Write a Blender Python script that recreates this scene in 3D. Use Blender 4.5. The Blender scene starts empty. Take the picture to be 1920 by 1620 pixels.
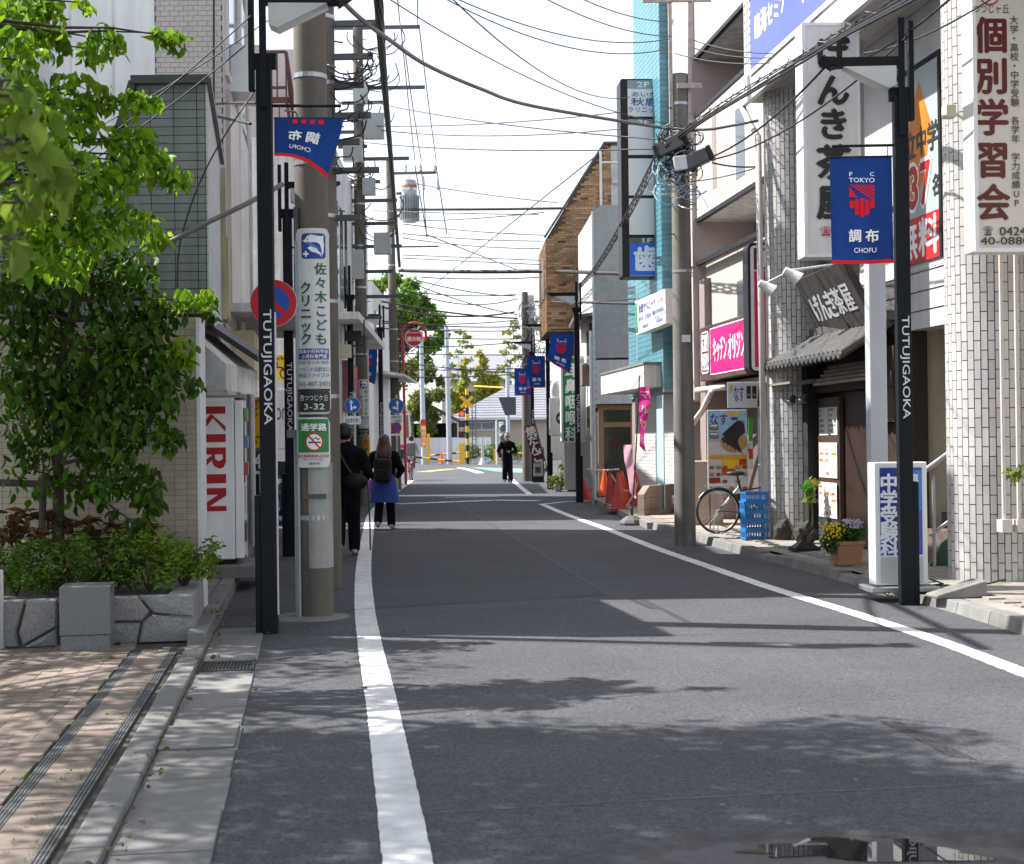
import bpy, math, random
import numpy as np
from mathutils import Vector, Matrix
from mathutils.geometry import tessellate_polygon
rnd = random.Random(7)
scn = bpy.context.scene
COL = scn.collection
R_ = math.radians
# ------------------------------------------------------------------ camera
FPX = 2700.0; CAMH = 1.55; ROLL = R_(0.7); PITCH = math.atan(13/FPX)
_F = Vector((0, math.cos(PITCH), math.sin(PITCH))); _U0 = Vector((0, -math.sin(PITCH), math.cos(PITCH))); _R0 = Vector((1, 0, 0))
CR = _R0*math.cos(ROLL) - _U0*math.sin(ROLL); CU = _R0*math.sin(ROLL) + _U0*math.cos(ROLL)
CAM = Vector((0, 0, CAMH))
cd = bpy.data.cameras.new('camera'); cam = bpy.data.objects.new('camera', cd); COL.objects.link(cam)
cd.sensor_width = 36; cd.lens = 36*FPX/1920; cd.clip_end = 3000; cd.clip_start = 0.05
m3 = Matrix((CR, CU, -_F)).transposed(); cam.matrix_world = Matrix.Translation(CAM) @ m3.to_4x4()
cd.dof.use_dof = True; cd.dof.focus_distance = 15.0; cd.dof.aperture_fstop = 5.0
scn.camera = cam
# ------------------------------------------------------------------ sky, sun, exposure
SUN_EL = R_(50); SH = Vector((0.965, -0.262, 0)).normalized()      # direction the shadows fall
w = bpy.data.worlds.new('World'); scn.world = w; w.use_nodes = True
nt = w.node_tree; bg = nt.nodes['Background']; sk = nt.nodes.new('ShaderNodeTexSky')
sk.sky_type = 'NISHITA'; sk.sun_disc = False; sk.sun_elevation = SUN_EL; sk.sun_rotation = math.atan2(-SH.x, -SH.y)
sk.air_density = 1.0; sk.dust_density = 1.2; sk.ozone_density = 1.0; sk.altitude = 50
hs = nt.nodes.new('ShaderNodeHueSaturation'); hs.inputs['Saturation'].default_value = .42; hs.inputs['Value'].default_value = .93   # milky spring haze, even over the whole sky
nt.links.new(sk.outputs[0], hs.inputs['Color']); nt.links.new(hs.outputs[0], bg.inputs[0]); bg.inputs[1].default_value = 0.14
sl = bpy.data.lights.new('sun', 'SUN'); sl.energy = 5.0; sl.angle = R_(0.55); sl.color = (1.0, 0.965, 0.92)
so = bpy.data.objects.new('sun', sl); COL.objects.link(so)
so.rotation_euler = Vector((SH.x*math.cos(SUN_EL), SH.y*math.cos(SUN_EL), -math.sin(SUN_EL))).to_track_quat('-Z', 'Y').to_euler()
so.location = (0, 0, 30)
scn.view_settings.view_transform = 'Standard'; scn.view_settings.look = 'None'; scn.view_settings.gamma = 1; scn.view_settings.exposure = 1.2
scn.cycles.use_denoising = True; scn.cycles.max_bounces = 6; scn.cycles.diffuse_bounces = 3; scn.cycles.glossy_bounces = 3; scn.cycles.transmission_bounces = 4; scn.cycles.transparent_max_bounces = 8
scn.cycles.sample_clamp_indirect = 6

# ------------------------------------------------------------------ helpers
def _dir(px, py):
    return _F + CR*((px-960)/FPX) + CU*((810-py)/FPX)
def W(px, py, d):
    v = _dir(px, py); return CAM + v*(d/v.y)
def G(px, py, z=0.0):
    v = _dir(px, py); return CAM + v*((z-CAMH)/v.z)
def hexc(h):
    h = h.lstrip('#'); c = [int(h[i:i+2], 16)/255 for i in (0, 2, 4)]
    return tuple(x/12.92 if x <= .04045 else ((x+.055)/1.055)**2.4 for x in c)
_mats = {}
def mat(name, col=(.5, .5, .5), rough=.6, var=.12, scale=6, rand=0, bump=0, bscale=80, metal=0, spec=.5, attr=False, streak=0, trans=0, emit=0, coat=0, stain=0, subs=0, alpha=1, wp=False, speck=0):
    if name in _mats: return _mats[name]
    if isinstance(col, str): col = hexc(col)
    m = bpy.data.materials.new(name); m.use_nodes = True; t = m.node_tree; N = t.nodes; L = t.links
    b = N['Principled BSDF']; out = N['Material Output']
    tc = N.new('ShaderNodeTexCoord'); co = tc.outputs['Object']
    if wp: co = N.new('ShaderNodeNewGeometry').outputs['Position']
    def mul(a, f):  # colour * value
        x = N.new('ShaderNodeMix'); x.data_type = 'RGBA'; x.blend_type = 'MULTIPLY'; x.inputs[0].default_value = 1
        L.new(a, x.inputs[6]); L.new(f, x.inputs[7]); return x.outputs[2]
    def rng(src, lo, hi, a=0.3, c=0.7):
        x = N.new('ShaderNodeMapRange'); L.new(src, x.inputs[0]); x.inputs[1].default_value = a; x.inputs[2].default_value = c
        x.inputs[3].default_value = lo; x.inputs[4].default_value = hi; return x.outputs[0]
    if attr:
        at = N.new('ShaderNodeVertexColor'); at.layer_name = 'Col'; c = at.outputs[0]
    else:
        rgb = N.new('ShaderNodeRGB'); rgb.outputs[0].default_value = (*col, 1); c = rgb.outputs[0]
    if var:
        n1 = N.new('ShaderNodeTexNoise'); n1.inputs['Scale'].default_value = scale; n1.inputs['Detail'].default_value = 7; n1.inputs['Roughness'].default_value = .65
        L.new(co, n1.inputs[0]); c = mul(c, rng(n1.outputs[0], 1-var, 1+var))
    if speck:
        n5 = N.new('ShaderNodeTexVoronoi'); n5.inputs['Scale'].default_value = 95; L.new(co, n5.inputs[0]); sp = N.new('ShaderNodeSeparateColor'); L.new(n5.outputs['Color'], sp.inputs[0])
        c = mul(c, rng(sp.outputs[0], 1-speck, 1+speck, 0, 1))
        n6 = N.new('ShaderNodeTexNoise'); n6.inputs['Scale'].default_value = 22; n6.inputs['Detail'].default_value = 5; L.new(co, n6.inputs[0]); c = mul(c, rng(n6.outputs[0], 1-speck*.35, 1+speck*.35))
    if streak:
        mp = N.new('ShaderNodeMapping'); mp.inputs['Scale'].default_value = (5, 5, .35); L.new(co, mp.inputs[0])
        n2 = N.new('ShaderNodeTexNoise'); n2.inputs['Scale'].default_value = 1.6; n2.inputs['Detail'].default_value = 6; L.new(mp.outputs[0], n2.inputs[0])
        c = mul(c, rng(n2.outputs[0], 1-streak, 1.03, .35, .62))
    if stain:
        n3 = N.new('ShaderNodeTexNoise'); n3.inputs['Scale'].default_value = .9; n3.inputs['Detail'].default_value = 9; n3.inputs['Roughness'].default_value = .7; L.new(co, n3.inputs[0])
        c = mul(c, rng(n3.outputs[0], 1-stain, 1.0, .34, .56))
    if rand:
        oi = N.new('ShaderNodeObjectInfo'); x = N.new('ShaderNodeMapRange'); L.new(oi.outputs['Random'], x.inputs[0]); x.inputs[3].default_value = 1-rand; x.inputs[4].default_value = 1+rand
        c = mul(c, x.outputs[0])
    L.new(c, b.inputs['Base Color']); b.inputs['Roughness'].default_value = rough; b.inputs['Metallic'].default_value = metal
    b.inputs['Specular IOR Level'].default_value = spec
    if coat: b.inputs['Coat Weight'].default_value = coat; b.inputs['Coat Roughness'].default_value = .15
    if bump:
        n4 = N.new('ShaderNodeTexNoise'); n4.inputs['Scale'].default_value = bscale; n4.inputs['Detail'].default_value = 4; L.new(co, n4.inputs[0])
        bp = N.new('ShaderNodeBump'); bp.inputs['Strength'].default_value = min(1, bump); bp.inputs['Distance'].default_value = .01*max(1, bump); L.new(n4.outputs[0], bp.inputs['Height']); L.new(bp.outputs[0], b.inputs['Normal'])
    if emit: L.new(c, b.inputs['Emission Color']); b.inputs['Emission Strength'].default_value = emit
    if trans:
        tr = N.new('ShaderNodeBsdfTranslucent'); L.new(c, tr.inputs[0]); mx = N.new('ShaderNodeMixShader'); mx.inputs[0].default_value = trans
        L.new(b.outputs[0], mx.inputs[1]); L.new(tr.outputs[0], mx.inputs[2]); L.new(mx.outputs[0], out.inputs[0])
    if alpha < 1: b.inputs['Alpha'].default_value = alpha
    _mats[name] = m; return m

class MB:
    def __init__(s): s.v = []; s.f = []; s.mi = []; s.c = []
    def add(s, vs, fs, m=0, c=None):
        o = len(s.v); s.v += [tuple(p) for p in vs]
        for f in fs: s.f.append(tuple(o+i for i in f)); s.mi.append(m); s.c.append(c)
    def box(s, x0, x1, y0, y1, z0, z1, m=0, c=None):
        s.add([(x0,y0,z0),(x1,y0,z0),(x1,y1,z0),(x0,y1,z0),(x0,y0,z1),(x1,y0,z1),(x1,y1,z1),(x0,y1,z1)],
              [(0,3,2,1),(4,5,6,7),(0,1,5,4),(1,2,6,5),(2,3,7,6),(3,0,4,7)], m, c); return s
    def obox(s, c, size, M, m=0):
        c = Vector(c); h = Vector(size)/2
        ps = [c + M @ Vector((sx*h.x, sy*h.y, sz*h.z)) for sz in (-1,1) for sx, sy in ((-1,-1),(1,-1),(1,1),(-1,1))]
        s.add(ps, [(0,3,2,1),(4,5,6,7),(0,1,5,4),(1,2,6,5),(2,3,7,6),(3,0,4,7)], m); return s
    def bar(s, p0, p1, w, h, m=0, upv=(0,0,1)):
        p0 = Vector(p0); p1 = Vector(p1); a = (p1-p0).normalized(); u = Vector(upv)
        if abs(a.dot(u)) > .98: u = Vector((0,1,0))
        r = a.cross(u).normalized(); u = r.cross(a)
        ps = [p + r*(w/2*i) + u*(h/2*j) for p in (p0, p1) for i, j in ((-1,-1),(1,-1),(1,1),(-1,1))]
        s.add(ps, [(0,1,2,3),(7,6,5,4),(0,4,5,1),(1,5,6,2),(2,6,7,3),(3,7,4,0)], m); return s
    def tube(s, pts, r, n=6, m=0, caps=True):
        pts = [Vector(p) for p in pts]; k = len(pts); rr = r if isinstance(r, (list, tuple)) else [r]*k
        t = (pts[1]-pts[0]).normalized(); u = Vector((0,0,1)) if abs(t.z) < .9 else Vector((1,0,0))
        u = (u - t*u.dot(t)).normalized(); o = len(s.v)
        for i in range(k):
            t = ((pts[min(i+1,k-1)]-pts[max(i-1,0)])).normalized(); u = (u - t*u.dot(t)).normalized(); b = t.cross(u)
            for j in range(n):
                a = 2*math.pi*j/n; s.v.append(tuple(pts[i] + (u*math.cos(a)+b*math.sin(a))*rr[i]))
        for i in range(k-1):
            for j in range(n):
                s.f.append((o+i*n+j, o+i*n+(j+1)%n, o+(i+1)*n+(j+1)%n, o+(i+1)*n+j)); s.mi.append(m); s.c.append(None)
        if caps:
            s.f.append(tuple(o+j for j in reversed(range(n)))); s.mi.append(m); s.c.append(None)
            s.f.append(tuple(o+(k-1)*n+j for j in range(n))); s.mi.append(m); s.c.append(None)
        return s
    def cyl(s, p0, p1, r0, r1=None, n=16, m=0): return s.tube([p0, p1], [r0, r0 if r1 is None else r1], n, m)
    def lathe(s, prof, n=16, c=(0,0,0), m=0):
        o = len(s.v)
        for r, z in prof:
            for j in range(n):
                a = 2*math.pi*j/n; s.v.append((c[0]+r*math.cos(a), c[1]+r*math.sin(a), c[2]+z))
        for i in range(len(prof)-1):
            for j in range(n):
                s.f.append((o+i*n+j, o+i*n+(j+1)%n, o+(i+1)*n+(j+1)%n, o+(i+1)*n+j)); s.mi.append(m); s.c.append(None)
        s.f.append(tuple(o+j for j in reversed(range(n)))); s.mi.append(m); s.c.append(None)
        s.f.append(tuple(o+(len(prof)-1)*n+j for j in range(n))); s.mi.append(m); s.c.append(None)
        return s
    def sph(s, c, r, nu=12, nv=8, m=0):
        if not isinstance(r, (tuple, list)): r = (r, r, r)
        o = len(s.v)
        for i in range(nv+1):
            p = math.pi*i/nv
            for j in range(nu):
                a = 2*math.pi*j/nu; s.v.append((c[0]+r[0]*math.sin(p)*math.cos(a), c[1]+r[1]*math.sin(p)*math.sin(a), c[2]-r[2]*math.cos(p)))
        for i in range(nv):
            for j in range(nu):
                s.f.append((o+i*nu+j, o+i*nu+(j+1)%nu, o+(i+1)*nu+(j+1)%nu, o+(i+1)*nu+j)); s.mi.append(m); s.c.append(None)
        return s
    def prism(s, poly, o, r, u, th, m=0):
        """polygon in the plane (o, r, u), extruded th along -(r x u); front face at o"""
        o = Vector(o); r = Vector(r); u = Vector(u); n = r.cross(u)
        k = len(poly); ps = [o+r*x+u*y for x, y in poly] + [o+r*x+u*y-n*th for x, y in poly]
        fs = [tuple(range(k)), tuple(reversed(range(k, 2*k)))] + [(i, i+k, (i+1) % k+k, (i+1) % k) for i in range(k)]
        s.add(ps, fs, m); return s
    def build(s, name, mats, parent=None, smooth=False, bevel=0, world=False, data=None):
        me = bpy.data.meshes.new(name)
        vs = s.v
        if world and parent is not None:
            iv = (parent.matrix_basis).inverted(); vs = [tuple(iv @ Vector(p)) for p in vs]
        me.from_pydata(vs, [], s.f)
        mats = mats if isinstance(mats, (list, tuple)) else [mats]
        for m in mats: me.materials.append(m)
        if len(mats) > 1: me.polygons.foreach_set('material_index', s.mi)
        if any(c is not None for c in s.c):
            ca = me.color_attributes.new('Col', 'FLOAT_COLOR', 'CORNER'); arr = []
            for f, c in zip(s.f, s.c): arr += list((*(c or (.5, .5, .5)), 1))*len(f)
            ca.data.foreach_set('color', arr)
        if smooth: me.polygons.foreach_set('use_smooth', [True]*len(s.f))
        o = bpy.data.objects.new(name, me); COL.objects.link(o)
        if parent is not None: o.parent = parent
        if smooth and smooth is not True:
            pass
        if bevel:
            b = o.modifiers.new('bevel', 'BEVEL'); b.width = bevel; b.segments = 2; b.limit_method = 'ANGLE'
        return o
def smooth_by_angle(o, deg=40):
    me = o.data; me.polygons.foreach_set('use_smooth', [True]*len(me.polygons)); me.set_sharp_from_angle(angle=R_(deg)); return o
def tag(o, label=None, cat=None, group=None, kind=None):
    for k, v in (('label', label), ('category', cat), ('group', group), ('kind', kind)):
        if v: o[k] = v
    return o
def thing(name, label, cat, loc=(0,0,0), rz=0, group=None):
    o = bpy.data.objects.new(name, None); COL.objects.link(o); o.location = loc; o.rotation_euler = (0, 0, rz); o.empty_display_size = .1
    o.matrix_basis = Matrix.Translation(Vector(loc)) @ Matrix.Rotation(rz, 4, 'Z')
    return tag(o, label, cat, group)
def struct(o): o['kind'] = 'structure'; return o
def copy_tree(o, parent=None):
    c = o.copy(); COL.objects.link(c); c.parent = parent
    for ch in list(o.children): copy_tree(ch, c)
    return c
def pieces(parent, name, tmpl, m, mats4, cap=300, rest=None, col=None):
    """tmpl: MB of one piece; mats4: matrices (local to parent), most visible first. Past cap the rest join into one stuff part."""
    me = bpy.data.meshes.new(name); me.from_pydata(tmpl.v, [], tmpl.f); me.materials.append(m)
    for M in mats4[:cap]:
        o = bpy.data.objects.new(name, me); COL.objects.link(o); o.parent = parent; o.matrix_basis = M
    if len(mats4) > cap:
        V = np.array([(*p, 1) for p in tmpl.v]); vs = []; fs = []; k = len(tmpl.v)
        for i, M in enumerate(mats4[cap:]):
            vs.append((V @ np.array(M).T)[:, :3]); fs += [tuple(i*k+j for j in f) for f in tmpl.f]
        me2 = bpy.data.meshes.new(rest or name+'_field'); me2.from_pydata(np.concatenate(vs).tolist(), [], fs); me2.materials.append(m)
        o = bpy.data.objects.new(rest or name+'_field', me2); COL.objects.link(o); o.parent = parent; o['kind'] = 'stuff'
def vis_key(P):  # rank: larger on the picture first, out of frame last
    d = Vector(P) - CAM; y = d.dot(_F)
    if y < .3: return 1e9
    x = d.dot(CR)/y*FPX+960; z = 810-d.dot(CU)/y*FPX
    return y + (0 if -30 < x < 1950 and -30 < z < 1650 else 1000)

# ---- printed graphics and lettering
_gl = {}
_tcu = bpy.data.curves.new('glyph_source', 'FONT'); _tob = bpy.data.objects.new('glyph_source', _tcu); COL.objects.link(_tob)
def glyph(body, bold=0.0, res=3):
    k = (body, round(bold, 4))
    if k not in _gl:
        _tcu.body = body; _tcu.offset = bold; _tcu.resolution_u = res
        dg = bpy.context.evaluated_depsgraph_get(); dg.update()
        me = bpy.data.meshes.new_from_object(_tob.evaluated_get(dg))
        _gl[k] = ([(v.co.x, v.co.y) for v in me.vertices], [tuple(p.vertices) for p in me.polygons]); bpy.data.meshes.remove(me)
    return _gl[k]
class Print:
    """flat print on a surface: everything in one mesh with its colours, a hair above the board"""
    def __init__(s, o=(0,0,0), r=(1,0,0), u=(0,0,1), warp=None, eps=.002):
        s.o = Vector(o); s.r = Vector(r); s.u = Vector(u); s.n = s.r.cross(s.u); s.mb = MB(); s.h = eps; s.e = .0006; s.strip = 0
        s.warp = warp or (lambda x, y, h: s.o + s.r*x + s.u*y + s.n*h)
    def faces(s, pts, fs, c):
        if isinstance(c, str): c = hexc(c)
        s.h += s.e
        if s.strip: pts, fs = s.slice(pts, fs)
        s.mb.add([s.warp(x, y, s.h) for x, y in pts], fs, 0, c); return s
    def slice(s, pts, fs):                                           # cut faces into narrow upright strips so they follow a curved board
        out = []; of = []; st = s.strip
        def clip(P, k, keep):
            R = []
            for i in range(len(P)):
                a, b = P[i], P[(i+1) % len(P)]; ia = (a[0]-k)*keep >= 0; ib = (b[0]-k)*keep >= 0
                if ia: R.append(a)
                if ia != ib: t = (k-a[0])/(b[0]-a[0]); R.append((k, a[1]+(b[1]-a[1])*t))
            return R
        for f in fs:
            P = [pts[i] for i in f]
            tris = [P] if len(P) == 3 else [[P[i] for i in t] for t in tessellate_polygon([[Vector((x, y, 0)) for x, y in P]])]
            for T in tris:
                ar = (T[1][0]-T[0][0])*(T[2][1]-T[0][1])-(T[2][0]-T[0][0])*(T[1][1]-T[0][1])
                if ar < 0: T = T[::-1]
                x0 = min(p[0] for p in T); x1 = max(p[0] for p in T)
                for k in range(math.floor(x0/st), math.floor(x1/st)+1):
                    Q = clip(clip(T, k*st, 1), (k+1)*st, -1)
                    if len(Q) > 2: of.append(tuple(range(len(out), len(out)+len(Q)))); out += Q
        return out, of
    def glyphs(s, pts, f, c, b):                                     # regular outline, thickened by overlaid shifted copies
        s.faces(pts, f, c)
        if b > 0:
            for i, (dx, dy) in enumerate(((b, 0), (-b, 0), (0, b*.8), (0, -b*.8))):
                s.h -= s.e*.85; s.faces([(x+dx, y+dy) for x, y in pts], f, c)
    def poly(s, pts, c): return s.faces(pts, [tuple(range(len(pts)))], c)
    def rect(s, x0, y0, x1, y1, c, n=1, k=1):
        pts = [(x0+(x1-x0)*i/n, y0+(y1-y0)*j/k) for j in range(k+1) for i in range(n+1)]
        return s.faces(pts, [(j*(n+1)+i, j*(n+1)+i+1, (j+1)*(n+1)+i+1, (j+1)*(n+1)+i) for j in range(k) for i in range(n)], c)
    def frame(s, x0, y0, x1, y1, t, c):
        s.rect(x0, y0, x1, y0+t, c); s.h -= s.e; s.rect(x0, y1-t, x1, y1, c); s.h -= s.e; s.rect(x0, y0+t, x0+t, y1-t, c); s.h -= s.e; s.rect(x1-t, y0+t, x1, y1-t, c)
    def disc(s, x, y, r, c, n=32, ry=None):
        return s.poly([(x+r*math.cos(2*math.pi*i/n), y+(ry or r)*math.sin(2*math.pi*i/n)) for i in range(n)], c)
    def ring(s, x, y, r0, r1, c, n=32, a0=0, a1=2*math.pi):
        p = []
        for i in range(n+1):
            a = a0+(a1-a0)*i/n; p += [(x+r0*math.cos(a), y+r0*math.sin(a)), (x+r1*math.cos(a), y+r1*math.sin(a))]
        return s.faces(p, [(2*i, 2*i+1, 2*i+3, 2*i+2) for i in range(n)], c)
    def stroke(s, pts, wd, c):
        for (x0, y0), (x1, y1) in zip(pts, pts[1:]):
            L = math.hypot(x1-x0, y1-y0) or 1; nx, ny = -(y1-y0)/L*wd/2, (x1-x0)/L*wd/2
            s.poly([(x0+nx, y0+ny), (x0-nx, y0-ny), (x1-nx, y1-ny), (x1+nx, y1+ny)], c); s.h -= s.e*.8
        s.h += s.e; return s
    def text(s, body, x0, y0, x1, y1, c, bold=0.0):          # fits the box
        v, f = glyph(body); xs = [p[0] for p in v]; ys = [p[1] for p in v]
        a, b, p, q = min(xs), max(xs), min(ys), max(ys)
        s.glyphs([(x0+(x-a)/max(b-a, 1e-6)*(x1-x0), y0+(y-p)/max(q-p, 1e-6)*(y1-y0)) for x, y in v], f, c, bold*min((x1-x0)/max(b-a, 1e-6), (y1-y0)/max(q-p, 1e-6))*.8); return s
    def v(s, body, cx, ytop, em, pitch, c, bold=0.0, sx=1.0):  # vertical writing
        for i, ch in enumerate(body):
            if ch == ' ': continue
            g, f = glyph(ch)
            asc = ch.isascii(); wd = (max(p[0] for p in g) if asc else 1.0)
            h0 = s.h; s.glyphs([(cx+(x-wd/2)*em*sx, ytop-i*pitch-em*.88+y*em) for x, y in g], f, c, bold*em*.8); s.h = h0
        s.h += s.e*2; return s
    def h_(s, body, x0, ybase, em, pitch, c, bold=0.0):         # horizontal, fixed pitch
        for i, ch in enumerate(body):
            if ch == ' ': continue
            g, f = glyph(ch); h0 = s.h; s.glyphs([(x0+i*pitch+x*em, ybase+y*em) for x, y in g], f, c, bold*em*.8); s.h = h0
        s.h += s.e*2; return s
    def build(s, parent, name='lettering', m=None): return s.mb.build(name, m or M_PRINT, parent)
M_PRINT = mat('print', attr=True, rough=.45, var=.08, scale=5, wp=True, streak=.10)
M_CLOTHP = mat('cloth_print', attr=True, rough=.85, var=.06, scale=14)
def rrect(x0, y0, x1, y1, r, n=5):
    p = []
    for cx, cy, a in ((x1-r, y1-r, 0), (x0+r, y1-r, 90), (x0+r, y0+r, 180), (x1-r, y0+r, 270)):
        for i in range(n+1):
            t = R_(a+90*i/n); p.append((cx+r*math.cos(t), cy+r*math.sin(t)))
    return p
def sag(p0, p1, s, n=14):
    p0 = Vector(p0); p1 = Vector(p1)
    return [p0.lerp(p1, i/n) - Vector((0, 0, 4*s*(i/n)*(1-i/n))) for i in range(n+1)]
def wob(pts, a, seed=0):
    r = random.Random(seed); return [p if i in (0, len(pts)-1) else p+Vector((r.uniform(-a, a), r.uniform(-a, a), r.uniform(-a, a))) for i, p in enumerate(pts)]

# ------------------------------------------------------------------ materials
M_ASPH = mat('asphalt', (.071, .073, .082), .82, .2, .55, speck=.42, bump=.55, bscale=240, stain=.12, spec=.35)
M_ASPH2 = mat('asphalt_new', (.059, .061, .069), .82, .12, .9, speck=.42, bump=.55, bscale=240, spec=.35)
M_SEAM = mat('asphalt_seam', (.022, .022, .024), .6, .3, 20)
M_LINE = mat('road_paint', (.68, .68, .675), .65, .2, 7, bump=.3, bscale=150, stain=.22)
M_CONC = mat('concrete', (.175, .172, .167), .85, .13, 4, wp=True, rand=.08, bump=.25, bscale=120, stain=.28)
M_CONCD = mat('concrete_dark', (.19, .185, .175), .88, .2, 4, rand=.1, bump=.3, bscale=90, stain=.4)
M_PAVER = mat('paver_brick', (.20, .158, .128), .85, .2, 7, wp=True, stain=.2, rand=.2, bump=.3, bscale=150)
M_PAVERBED = mat('paver_bed', (.06, .058, .045), .95, .3, 14)
M_MOSS = mat('moss', (.11, .17, .03), .95, .35, 40)
M_STEEL = mat('galvanised_steel', (.42, .44, .46), .42, .12, 8, metal=.75)
M_STEELD = mat('dark_steel', (.10, .105, .11), .45, .15, 10, metal=.6)
M_POLE = mat('pole_concrete', (.135, .118, .098), .85, .16, 3, streak=.25, bump=.25, bscale=60)
M_NAVY = mat('navy_post_paint', (.006, .008, .013), .55, .15, 9, streak=.15, spec=.18)
M_WHITE = mat('white_enamel', (.72, .73, .74), .38, .05, 5)
M_SIGNW = mat('sign_white', (.68, .68, .67), .42, .05, 3, streak=.12, stain=.06)
M_BLACK = mat('black_rubber', (.014, .014, .015), .55, .15, 12)
M_WIRE = mat('cable_black', (.018, .017, .018), .5, .1, 8)
M_WIREG = mat('cable_grey', (.16, .15, .15), .5, .15, 8)
M_WIREB = mat('cable_blue', (.18, .36, .55), .5, .1, 8)
M_WIREW = mat('cable_white', (.5, .49, .46), .5, .1, 8)
M_GLASS = mat('window_glass', (.03, .04, .045), .08, .2, 2, spec=.8)
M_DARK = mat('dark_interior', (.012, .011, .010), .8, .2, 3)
# ================================================================== SETTING: ground, road, kerbs, paving
m = MB(); m.box(-900, 900, -60, 1500, -.5, -.06); struct(m.build('ground', M_CONCD))
nx, ny = 26, 90
m = MB()
xs = [-13+26*i/nx for i in range(nx+1)]; ys = [-8+ (150)*(j/ny)**1.0 for j in range(ny+1)]
m.add([(x, y, 0) for y in ys for x in xs], [(j*(nx+1)+i, j*(nx+1)+i+1, (j+1)*(nx+1)+i+1, (j+1)*(nx+1)+i) for j in range(ny) for i in range(nx)])
ROAD = struct(m.build('road', M_ASPH))
def strip(pts, wd, z, name, mt, parent=None, jag=0, world=True):
    """flat painted strip along ground points with lightly ragged edges"""
    out = []; pts = [Vector(p) for p in pts]
    fine = []
    for a, b in zip(pts, pts[1:]):
        n = max(1, int((b-a).length/.05)) if jag else 1
        fine += [a.lerp(b, i/n) for i in range(n)]
    fine.append(pts[-1]); mb = MB(); vs = []
    wd = wd if callable(wd) else (lambda t, w0=wd: w0)
    for i, p in enumerate(fine):
        t = (fine[min(i+1, len(fine)-1)]-fine[max(i-1, 0)]).normalized(); n = Vector((t.y, -t.x, 0)); hw = wd(i/len(fine))/2
        vs += [(p+n*(hw+rnd.uniform(-jag, jag))).to_tuple()[:2]+(z,), (p-n*(hw+rnd.uniform(-jag, jag))).to_tuple()[:2]+(z,)]
    mb.add(vs, [(2*i, 2*i+2, 2*i+3, 2*i+1) for i in range(len(fine)-1)])
    return mb.build(name, mt, parent)
def smoothpath(P, n=8):
    P = [Vector(p) for p in P]; out = []
    for i in range(len(P)-1):
        p0, p1, p2, p3 = P[max(i-1, 0)], P[i], P[i+1], P[min(i+2, len(P)-1)]
        for k in range(n):
            t = k/n; out.append(.5*((2*p1)+(p2-p0)*t+(2*p0-5*p1+4*p2-p3)*t*t+(3*p1-p0-3*p2+p3)*t**3))
    return out+[P[-1]]
gl = [G(765, 1620), G(741, 1470), G(716, 1320), G(694, 1210), G(683, 1130), G(682, 1060), G(690, 1000), G(697, 965), G(715, 945), G(745, 920), G(772, 901)]
first = gl[0] + (gl[0]-gl[1]).normalized()*4
struct(strip(smoothpath([first]+gl), lambda t: .185, .004, 'road_line', M_LINE, jag=.0025))
gr = [G(1990, 1287), G(1920, 1262), G(1760, 1202), G(1600, 1150), G(1450, 1104), G(1330, 1063), G(1230, 1028), G(1140, 993), G(1060, 964), G(1015, 945)]
struct(strip(smoothpath([gr[0]+(gr[0]-gr[1])*6]+gr), .16, .004, 'road_line', M_LINE, jag=.006))
struct(strip([G(1012, 946), G(1060, 941), G(1165, 936)], .16, .0045, 'road_line', M_LINE, jag=.008))
struct(strip([G(992, 926), G(972, 910), G(952, 893)], .17, .004, 'road_line', M_LINE, jag=.006))
struct(strip([G(745, 945), G(850, 941), G(930, 938), G(1010, 939)], .45, .0045, 'road_line', M_LINE, jag=.03))
struct(strip([G(835, 933), G(935, 931)], .22, .005, 'road_line', M_LINE, jag=.02))
struct(strip([G(690, 1000), G(800, 993)], .03, .0045, 'road_line', M_LINE, jag=.01))
struct(strip([G(862, 877), G(885, 882), G(900, 887)], .4, .004, 'road_line', M_LINE, jag=.01))
struct(strip([G(790, 885), G(850, 879)], .7, .004, 'road_line', mat('road_paint_yellow', (.55, .36, .08), .6, .2, 3)))
m = MB(); P = [G(880, 876), G(990, 879), G(990, 887), G(930, 884)]; m.add([(p.x, p.y, .004) for p in P], [(0, 1, 2, 3)]); struct(m.build('painted_walkway', mat('green_road_paint', (.16, .30, .20), .7, .2, 2)))
# newer asphalt patch and its seams
P = [G(700, 1141), G(1140, 1117), G(1060, 1066), G(985, 1020), G(915, 980), G(858, 945), G(845, 935), G(720, 946), G(705, 970), G(698, 1010)]
m = MB(); m.add([(p.x, p.y, .0022) for p in P], [tuple(range(len(P)))]); m.build('asphalt_patch', M_ASPH2, ROAD)
strip(smoothpath([G(640, 1146), G(800, 1133), G(960, 1121), G(1138, 1117)]), .018, .0048, 'tar_seam', M_SEAM, ROAD, jag=.006)
strip(smoothpath([G(1140, 1117), G(1060, 1066), G(985, 1020), G(915, 980), G(862, 948), G(848, 936)]), .03, .0052, 'tar_seam', M_SEAM, ROAD, jag=.008)
strip([G(770, 1527), G(1100, 1507), G(1480, 1487), G(1960, 1465)], .016, .0016, 'tar_seam', mat('pale_seam', (.10, .10, .11), .8, .4, 9), ROAD, jag=.005)
for k in range(6):  # faint tyre skid mark
    strip([G(1650+k*6, 1352), G(1720+k*8, 1386+k), G(1785+k*9, 1420+k)], .012, .0042, 'skid_mark', mat('tyre_rubber_mark', (.045, .045, .05), .7, .3, 30), ROAD, jag=.004)
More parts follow.
